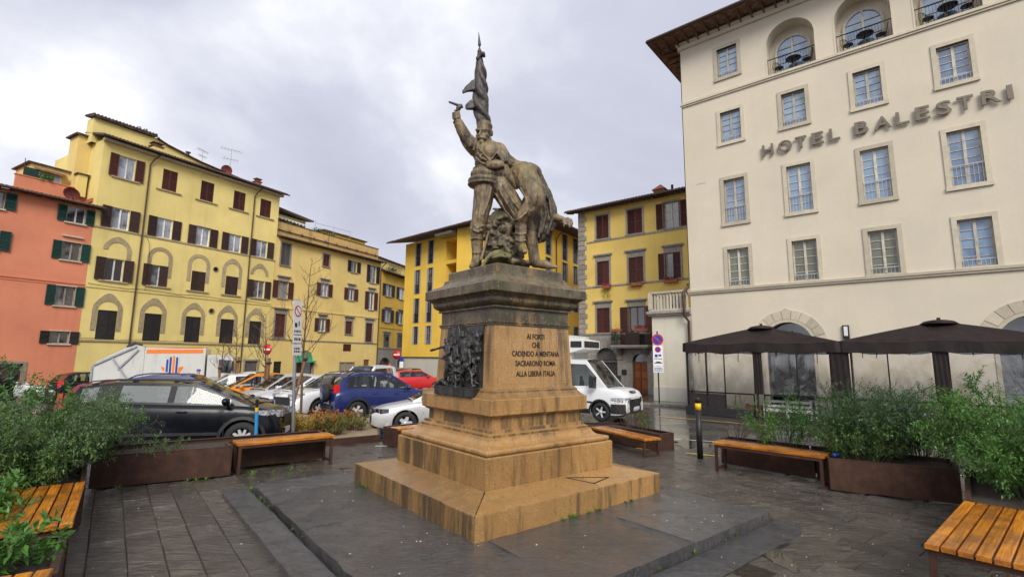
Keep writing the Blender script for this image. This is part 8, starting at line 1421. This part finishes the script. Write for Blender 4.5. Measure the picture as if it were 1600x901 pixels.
# the near black car, seen from its right-hand side
c1, I = car('black_suv', 'black compact SUV parked behind the left planter with its side to the square', (-7.02, 10.9), rad(13.5), suv('black_car_paint', sideglass='bright_view_glass', rails='black_plastic', L=4.02, wheels=(.76, 3.34), belt=[(0, .92), (.05, 1.04), (.6, 1.08), (2.6, 1.02), (3.2, 1.01), (3.45, .99), (3.8, .92), (3.95, .80), (4.02, .68)], roof=[(.06, 1.05), (.28, 1.40), (.9, 1.48), (2.3, 1.46), (3.42, 1.0)], mirror=3.02, rim='ten', windows=((.34, .62), (1.02, 1.88), (2.0, 3.06)), seams=(.98, 1.94, 3.0), handles=(1.2, 2.2), tailw=.3))
I['strip'](1.2, 2.9, .44, .50, 'dark_grey_car_paint', 'door_moulding', .014)
c2, I = car('navy_suv', 'dark blue SUV with a spare wheel on its tail', (-5.0, 19.55), rad(38), suv('navy_car_paint', L=4.25, rails='black_plastic', tailz=1.14, tailh=.28, tailw=.13, wheels=(.80, 3.36), roof=[(.06, 1.06), (.34, 1.55), (.9, 1.68), (2.1, 1.66), (3.15, 1.02)], windows=((.45, 1.15), (1.24, 1.98), (2.06, 2.92))))
sw_ = M(); sw_.lathe([(.001, -.10), (.25, -.10), (.30, -.08), (.33, -.02), (.33, .06), (.30, .09)], 26, (-2.125 - .13, -.06, .98), 'X'); sp = sw_.build('spare_wheel', 'rubber', c2); m = M(); m.lathe([(.001, -.125), (.2, -.125), (.25, -.11), (.26, -.095)], 26, (-2.125 - .13, -.06, .98), 'X'); m.build('spare_cover', 'navy_car_paint', sp)
c3, I = car('silver_estate', 'silver car with dark headlights half hidden behind the left side of the monument', (-1.95, 15.35), rad(198), estate('silver_car_paint', headmat='dark_glass', grille=(.50, .63, .42), grillemat='dark_grey_car_paint', head=(.63, .78, .17), headlen=1.1, nose=.16))
I['end'](True, -.62, .62, .40, .425, 'galvanized_steel', 'bumper_strip', .03)
PG = 'cars parked nose out along the car park'
car('white_suv', 'white car with a black grille and bumper, parked beside the dark blue SUV', (-7.35, 20.4), rad(-122), suv('white_car_paint', L=4.3, rails='black_plastic', grille=(.55, .84, 1.15), clear=.2, head=(.9, .8, .12)), group=PG)
car('white_van', 'white tall people carrier behind the dark blue SUV', (-7.2, 24.4), rad(-105), suv('white_car_paint', L=4.4, W=1.8, roof=[(.04, 1.08), (.2, 1.78), (.8, 1.86), (2.2, 1.84), (3.4, 1.05)], belt=[(0, .95), (.05, 1.08), (2.9, 1.06), (3.4, 1.03), (4.1, .90), (4.3, .78), (4.4, .66)]), cat='van', group=PG)
car('white_hatchback', 'white hatchback with its bonnet towards the left bench, next to the black-grilled white car', (-8.95, 21.5), rad(-125), hatch('white_car_paint', L=4.0), group=PG)
car('grey_hatchback', 'dark-bumpered silver hatchback between the orange car and the white hatchback', (-10.55, 22.6), rad(-128), hatch('silver_car_paint', grille=(.42, .66, 1.0), roof=[(.06, .98), (.3, 1.48), (.9, 1.55), (1.9, 1.53), (2.85, .95)]), group=PG)
car('orange_hatchback', 'bright orange hatchback in the row of parked cars', (-12.35, 23.6), rad(-140), hatch('orange_car_paint', L=4.0, roof=[(.08, .97), (.4, 1.48), (1.0, 1.56), (1.9, 1.54), (2.95, .95)]), group=PG)
car('white_city_car', 'white car at the left end of the nose-out row beside the orange hatchback', (-14.6, 25.6), rad(-140), hatch('white_car_paint'), group=PG)
car('white_hatchback', 'white hatchback parked across the far side by the garbage truck cab', (-15.6, 31.2), rad(-20), hatch('white_car_paint'))
car('maroon_estate', 'dark red estate car behind the black SUV, only its roof showing', (-11.6, 16.2), rad(12), estate('maroon_car_paint', rails='dark_metal')); car('navy_hatchback', 'dark blue car behind the black SUV near the man in orange, only its roof showing', (-9.0, 14.2), rad(14), suv('navy_car_paint', rails='navy_car_paint', L=4.0, wheels=(.74, 3.16)))
car('black_hatchback', 'black car with red tail lamps in front of the pink house', (-24.6, 29.6), rad(65), suv('black_car_paint', L=4.1, wheels=(.75, 3.3), tailh=.4)); car('silver_hatchback', 'silver car at the far left edge by the pink house shop window', (-29.6, 30.0), rad(12), hatch('silver_car_paint', rim='ten')); 
car('red_hatchback', 'small red car with a white roof stripe behind the monument', (-6.6, 35.2), rad(24), hatch('red_car_paint', L=3.7, wheels=(.6, 3.02), belt=[(0, .8), (.06, .93), (2.6, .92), (2.9, .90), (3.45, .80), (3.62, .68), (3.7, .58)], roof=[(.06, .95), (.3, 1.34), (.9, 1.41), (2.0, 1.39), (2.8, .92)], windows=((.45, 1.5), (1.58, 2.64)), seams=(1.55,), handles=(1.75,))); car('grey_hatchback', 'grey car beyond the red one near the orange block', (-8.9, 40.5), rad(150), hatch('grey_car_paint'))
# white refrigerated van to the right of the monument
vt, I = car('delivery_van', 'white delivery van with a refrigerated box body standing right of the monument', (2.35, 20.3), rad(-35), dict(L=5.6, W=1.98, r=.35, wheels=(1.3, 4.62), clear=.26, belt=[(0, 1.0), (3.2, 1.12), (4.2, 1.17), (4.55, 1.21), (5.2, 1.17), (5.45, 1.07), (5.57, .94), (5.6, .82)], roof=[(2.95, 1.2), (3.02, 2.12), (3.3, 2.24), (3.95, 2.22), (4.85, 1.16)], windows=((3.25, 4.42),), seams=(3.18, 4.55), handles=(3.4,), grille=(.66, .82, 1.15), paint='white_car_paint', rim='steel', mirror=4.42, mirrorpaint='black_plastic', head=(.80, .82, .17), headlen=1.35, seats=(3.6,), blindrear=True, nose=.16, roofw=.86, clad=.18), 'van', None)
I['end'](True, -.86, .86, .30, .66, 'black_plastic', 'front_bumper', .03, 10, .16); p = I['end'](True, -.25, .25, .44, .54, 'sign_white', 'number_plate', .06, 2); I['end'](True, .26, .31, .44, .54, 'sign_blue', 'plate_band', .06, 1)
m = M(); m.box(-2.75, .42, -1.05, 1.05, .85, 3.2); m.build('cargo_box', 'truck_white_paint', vt)
m = M(); m.add([(.43, -.75, 2.5), (1.05, -.75, 2.66), (1.05, -.75, 3.0), (.43, -.75, 3.1), (.43, .75, 2.5), (1.05, .75, 2.66), (1.05, .75, 3.0), (.43, .75, 3.1)], [(0, 1, 2, 3), (4, 7, 6, 5), (0, 4, 5, 1), (1, 5, 6, 2), (2, 6, 7, 3), (3, 7, 4, 0)]); fu = m.build('cooling_unit', 'white_paint', vt); m = M(); m.box(1.04, 1.065, -.66, .66, 2.72, 2.96); m.box(.5, .98, -.765, -.745, 2.72, 2.96); m.build('cooling_grille', 'black_plastic', fu)
for sg in (-1, 1): m = M(); m.box(4.42 - 2.8 - .08, 4.42 - 2.8 + .1, sg * 1.05 - .05 * sg - .06, sg * 1.05 + .18 * sg + .06, 1.22, 1.62) if sg > 0 else m.box(4.42 - 2.8 - .08, 4.42 - 2.8 + .1, -1.29, -1.06, 1.22, 1.62); m.build('wing_mirror', 'black_plastic', vt)
me = text_mesh('IVECO', .17, 'dark_metal', .006, .004, 1.15); me.transform(Matrix.Rotation(PI / 2, 4, 'X')); me.transform(Matrix.Rotation(PI / 2, 4, 'Z')); me.transform(Matrix.Rotation(rad(-42), 4, 'Y')); link('badge_lettering', me, vt, (2.715, 0, 1.065))
m = M(); m.box(2.8, 2.835, -.06, .06, .68, .80); m.build('badge', 'chrome', vt); m = M(); m.box(-.2, .18, -1.03, -1.021, 1.02, 1.25); m.build('side_sticker', 'green_awning', vt); I['strip'](3.35, 4.3, .66, .72, 'black_plastic', 'side_moulding', .015); I['strip'](5.05, 5.58, .32, .66, 'black_plastic', 'bumper_side', .02)
# garbage truck
gt = thing('garbage_truck', 'white garbage truck with an orange stripe and striped hand emblem by the pale palazzo', 'truck', (-19.25, 28.5, gz(-19.25, 28.5)), tilted(-19.25, 28.5, rad(24)))
gt.scale = (.82, .9, .95); m = M(); m.prism([(-1.6, .95), (1.9, .95), (1.9, 3.05), (-1.5, 3.12), (-1.75, 2.2)], -1.22, 1.22, mp=lambda x, z, y: (x, y, z)); m.build('hopper_body', 'truck_white_paint', gt)
m = M(); m.prism([(-1.72, 1.0), (-1.55, 3.10), (-2.0, 3.25), (-2.6, 3.1), (-4.05, 2.35), (-4.3, 2.0), (-4.3, 1.1), (-3.6, .75), (-2.2, .75)], -1.18, 1.18, mp=lambda x, z, y: (x, y, z)); m.build('tailgate', 'truck_white_paint', gt)
m = M(); m.box(-1.45, 1.85, -1.228, -1.221, 2.78, 3.0); m.box(-1.45, 1.85, -.8, .8, 3.13, 3.16); m.build('orange_stripe', 'orange_paint', gt)
for x0_, x1_ in ((-1.75, -1.55), (1.8, 1.94)): m = M(); m.box(x0_, x1_, -1.26, -1.18, .95, 3.1); m.build('rib', 'truck_white_paint', gt)
for a, c in (((-2.0, -1.21, 3.2), (-4.2, -1.21, 2.15)), ((-2.1, -1.21, 1.0), (-3.3, -1.21, 2.6)), ((-2.9, -1.21, 1.9), (-1.9, -1.21, 3.0)), ((-4.25, -1.21, 1.2), (-4.25, -1.21, 2.1))): m = M(); m.bar(a, c, .10, .09); m.build('tailgate_arm', 'pale_paint' if 'pale_paint' in MATS else 'galvanized_steel', gt)
m = M(); m.tube([(-2.0, -.6, 3.3), (-2.3, -.6, 3.42), (-2.7, -.6, 3.2)], .06, 6); m.tube([(-2.0, .0, 3.3), (-2.4, .0, 3.38), (-2.9, .0, 3.1)], .06, 6); m.build('hydraulic_hoses', 'black_plastic', gt); m = M(); m.box(-4.36, -4.3, -.9, .9, 1.2, 1.5); m.build('tail_lamp_bar', 'red_lamp', gt)
em = M()
for k, (x, zb_, zt_, mi) in enumerate(((-.30, 1.72, 2.45, 1), (-.12, 1.62, 2.60, 1), (.06, 1.52, 2.66, 0), (.24, 1.6, 2.58, 1))): em.prism([(x, zb_), (x + .12, zb_ - .03), (x + .12, zt_ - .06), (x + .06, zt_), (x, zt_ - .06)], -1.232, -1.222, mi, mp=lambda a, z, y: (a, y, z))
em.prism([(.40, 1.62), (.55, 1.72), (.72, 1.98), (.56, 2.02), (.40, 1.95)], -1.232, -1.222, 0, mp=lambda a, z, y: (a, y, z)); em.prism([(-.36, 1.75), (-.40, 1.98), (-.58, 2.05), (-.50, 1.85)], -1.232, -1.222, 0, mp=lambda a, z, y: (a, y, z)); em.prism([(-.1, 1.42), (.2, 1.42), (.2, 1.48), (-.1, 1.48)], -1.232, -1.222, 1, mp=lambda a, z, y: (a, y, z)); em.build('hand_emblem', ['orange_paint', 'blue_paint'], gt)
m = M(); small_print(m, 1.05, 1.55, 1.42, 1.52, 1, -1.224, 0, 4); m.build('lettering', 'inscription_black', gt)
m = M(); m.prism([(2.05, .75), (3.75, .75), (3.78, 1.5), (3.6, 2.55), (3.4, 2.68), (2.05, 2.68)], -1.15, 1.15, mp=lambda x, z, y: (x, y, z)); cab_ = m.build('cab', 'truck_white_paint', gt); m = M(); m.prism([(2.75, 1.62), (3.55, 1.55), (3.48, 2.35), (2.75, 2.4)], -1.158, -1.151, mp=lambda x, z, y: (x, y, z)); m.build('side_window', 'dark_glass', cab_); m = M(); m.add([(3.79, -1.02, 1.55), (3.79, 1.02, 1.55), (3.615, 1.02, 2.5), (3.615, -1.02, 2.5)], [(0, 1, 2, 3)]); m.build('windscreen', 'dark_glass', cab_); m = M(); m.box(3.55, 3.7, -1.38, -1.22, 1.7, 2.3); m.build('mirror', 'black_plastic', cab_); m = M(); m.box(2.1, 3.82, -1.17, 1.17, .45, .75); m.build('bumper', 'dark_metal', gt)
m = M(); m.box(-4.0, 2.2, -.5, .5, .55, .95); m.build('chassis', 'dark_metal', gt); ty, ri = wheel_parts(.5, .3, 'steel')
for x in (-2.6, -1.2, 2.95):
    for sg in (-1, 1): wob = link('wheel', ty, gt, (x, sg * 1.0, .5), (0, 0, 0 if sg < 0 else PI)); link('rim', ri, wob)
# motor scooters by the truck cab
def motor_scooter(label, P, hd, paint):
    t = thing('motor_scooter', label, 'scooter', (*P, gz(*P)), hd, 'motor scooters parked by the far cars'); ty, ri = wheel_parts(.24, .12, 'five')
    for x in (-.62, .62): wob = link('wheel', ty, t, (x, 0, .24)); link('rim', ri, wob)
    m = M(); m.limb([(-.75, 0, .62, .14), (-.35, 0, .60, .18), (-.1, 0, .42, .14), (.25, 0, .30, .13), (.42, 0, .55, .13), (.46, 0, .95, .11)], 10); m.build('fairing', paint, t); m = M(); m.limb([(-.78, 0, .80, .10), (-.2, 0, .80, .12)], 10); m.build('saddle', 'black_plastic', t); m = M(); m.tube([(.44, -.32, 1.05), (.46, 0, 1.08), (.44, .32, 1.05)], .02, 6); m.build('handlebar', 'black_plastic', t)
    m = M(); m.add([(.52, -.2, 1.05), (.52, .2, 1.05), (.40, .16, 1.45), (.40, -.16, 1.45)], [(0, 1, 2, 3)]); m.build('windshield', 'car_glass', t); m = M(); m.box(-1.0, -.68, -.18, .18, .85, 1.15); m.build('top_box', 'dark_metal', t)
motor_scooter('dark motor scooter in front of the truck cab', (-14.6, 24.4), rad(-60), 'black_car_paint'); motor_scooter('second dark motor scooter beside the bare trees', (-13.9, 25.0), rad(-75), 'dark_grey_car_paint')
# man in orange by the truck
mn = thing('person', 'person in an orange jacket and blue cap walking by the truck cab', 'person', (-15.55, 24.8, gz(-15.55, 24.8)), rad(150)); m = M(); h = 1.0
m.limb([(0, .10, .92, .105), (.10, .11, .52, .075), (.02, .11, .10, .05)]); m.limb([(.02, .11, .07, .05), (.17, .12, .05, .04)]); m.limb([(0, -.10, .92, .105), (-.04, -.11, .52, .075), (-.22, -.11, .14, .05)]); m.limb([(-.22, -.11, .1, .05), (-.08, -.12, .05, .04)])
m.limb([(0, 0, .98, .15), (.02, 0, 1.18, .15), (.06, 0, 1.38, .16)]); m.limb([(.06, -.16, 1.42, .08), (.06, .16, 1.42, .08)]); m.limb([(.06, 0, 1.45, .06), (.09, 0, 1.56, .055)]); m.ell((.11, 0, 1.66), (.095, .075, .12)); m.ell((.205, 0, 1.645), (.02, .015, .025), 8, 6)
for sg, dx in ((1, .18), (-1, -.12)):
    m.limb([(.06, sg * .2, 1.41, .062), (.03 + dx * .4, sg * .26, 1.14, .05), (.08 + dx, sg * .24, .92, .038)]); m.ell((.09 + dx, sg * .24, .87), (.03, .022, .05), 8, 6)
    for q in range(4): m.limb([(.10 + dx + .012 * q - .02, sg * .24, .83, .010), (.10 + dx + .014 * q - .015, sg * .235, .77 + .008 * abs(q - 1.5), .008)], 6)
    m.limb([(.12 + dx, sg * .23, .87, .012), (.145 + dx, sg * .22, .82, .009)], 6)
link('body', blob(m, 'body', 'skin', .014, 2), mn)
m = M(); m.limb([(0, 0, .90, .175), (.02, 0, 1.18, .175), (.06, 0, 1.38, .175)]); m.limb([(.06, -.17, 1.42, .10), (.06, .17, 1.42, .10)])
for sg, dx in ((1, .18), (-1, -.12)): m.limb([(.06, sg * .2, 1.41, .085), (.03 + dx * .4, sg * .26, 1.14, .075), (.07 + dx, sg * .24, .95, .06)])
link('jacket', blob(m, 'jacket', 'orange_jacket', .016, 2), mn); m = M(); m.limb([(0, .10, .90, .125), (.10, .11, .52, .095), (.02, .11, .10, .07)]); m.limb([(0, -.10, .90, .125), (-.04, -.11, .52, .095), (-.22, -.11, .14, .07)]); link('trousers', blob(m, 'trousers', 'navy_cloth', .016, 2), mn)
m = M(); m.ell((.10, 0, 1.74), (.115, .095, .065)); m.ell((.21, 0, 1.72), (.07, .065, .012)); m.build('cap', 'blue_cap', mn)
for y_ in (-.11, .12): m = M(); m.ell((.08 if y_ > 0 else -.14, y_, .05), (.14, .055, .05), 10, 6); m.build('shoe', 'black_plastic', mn)
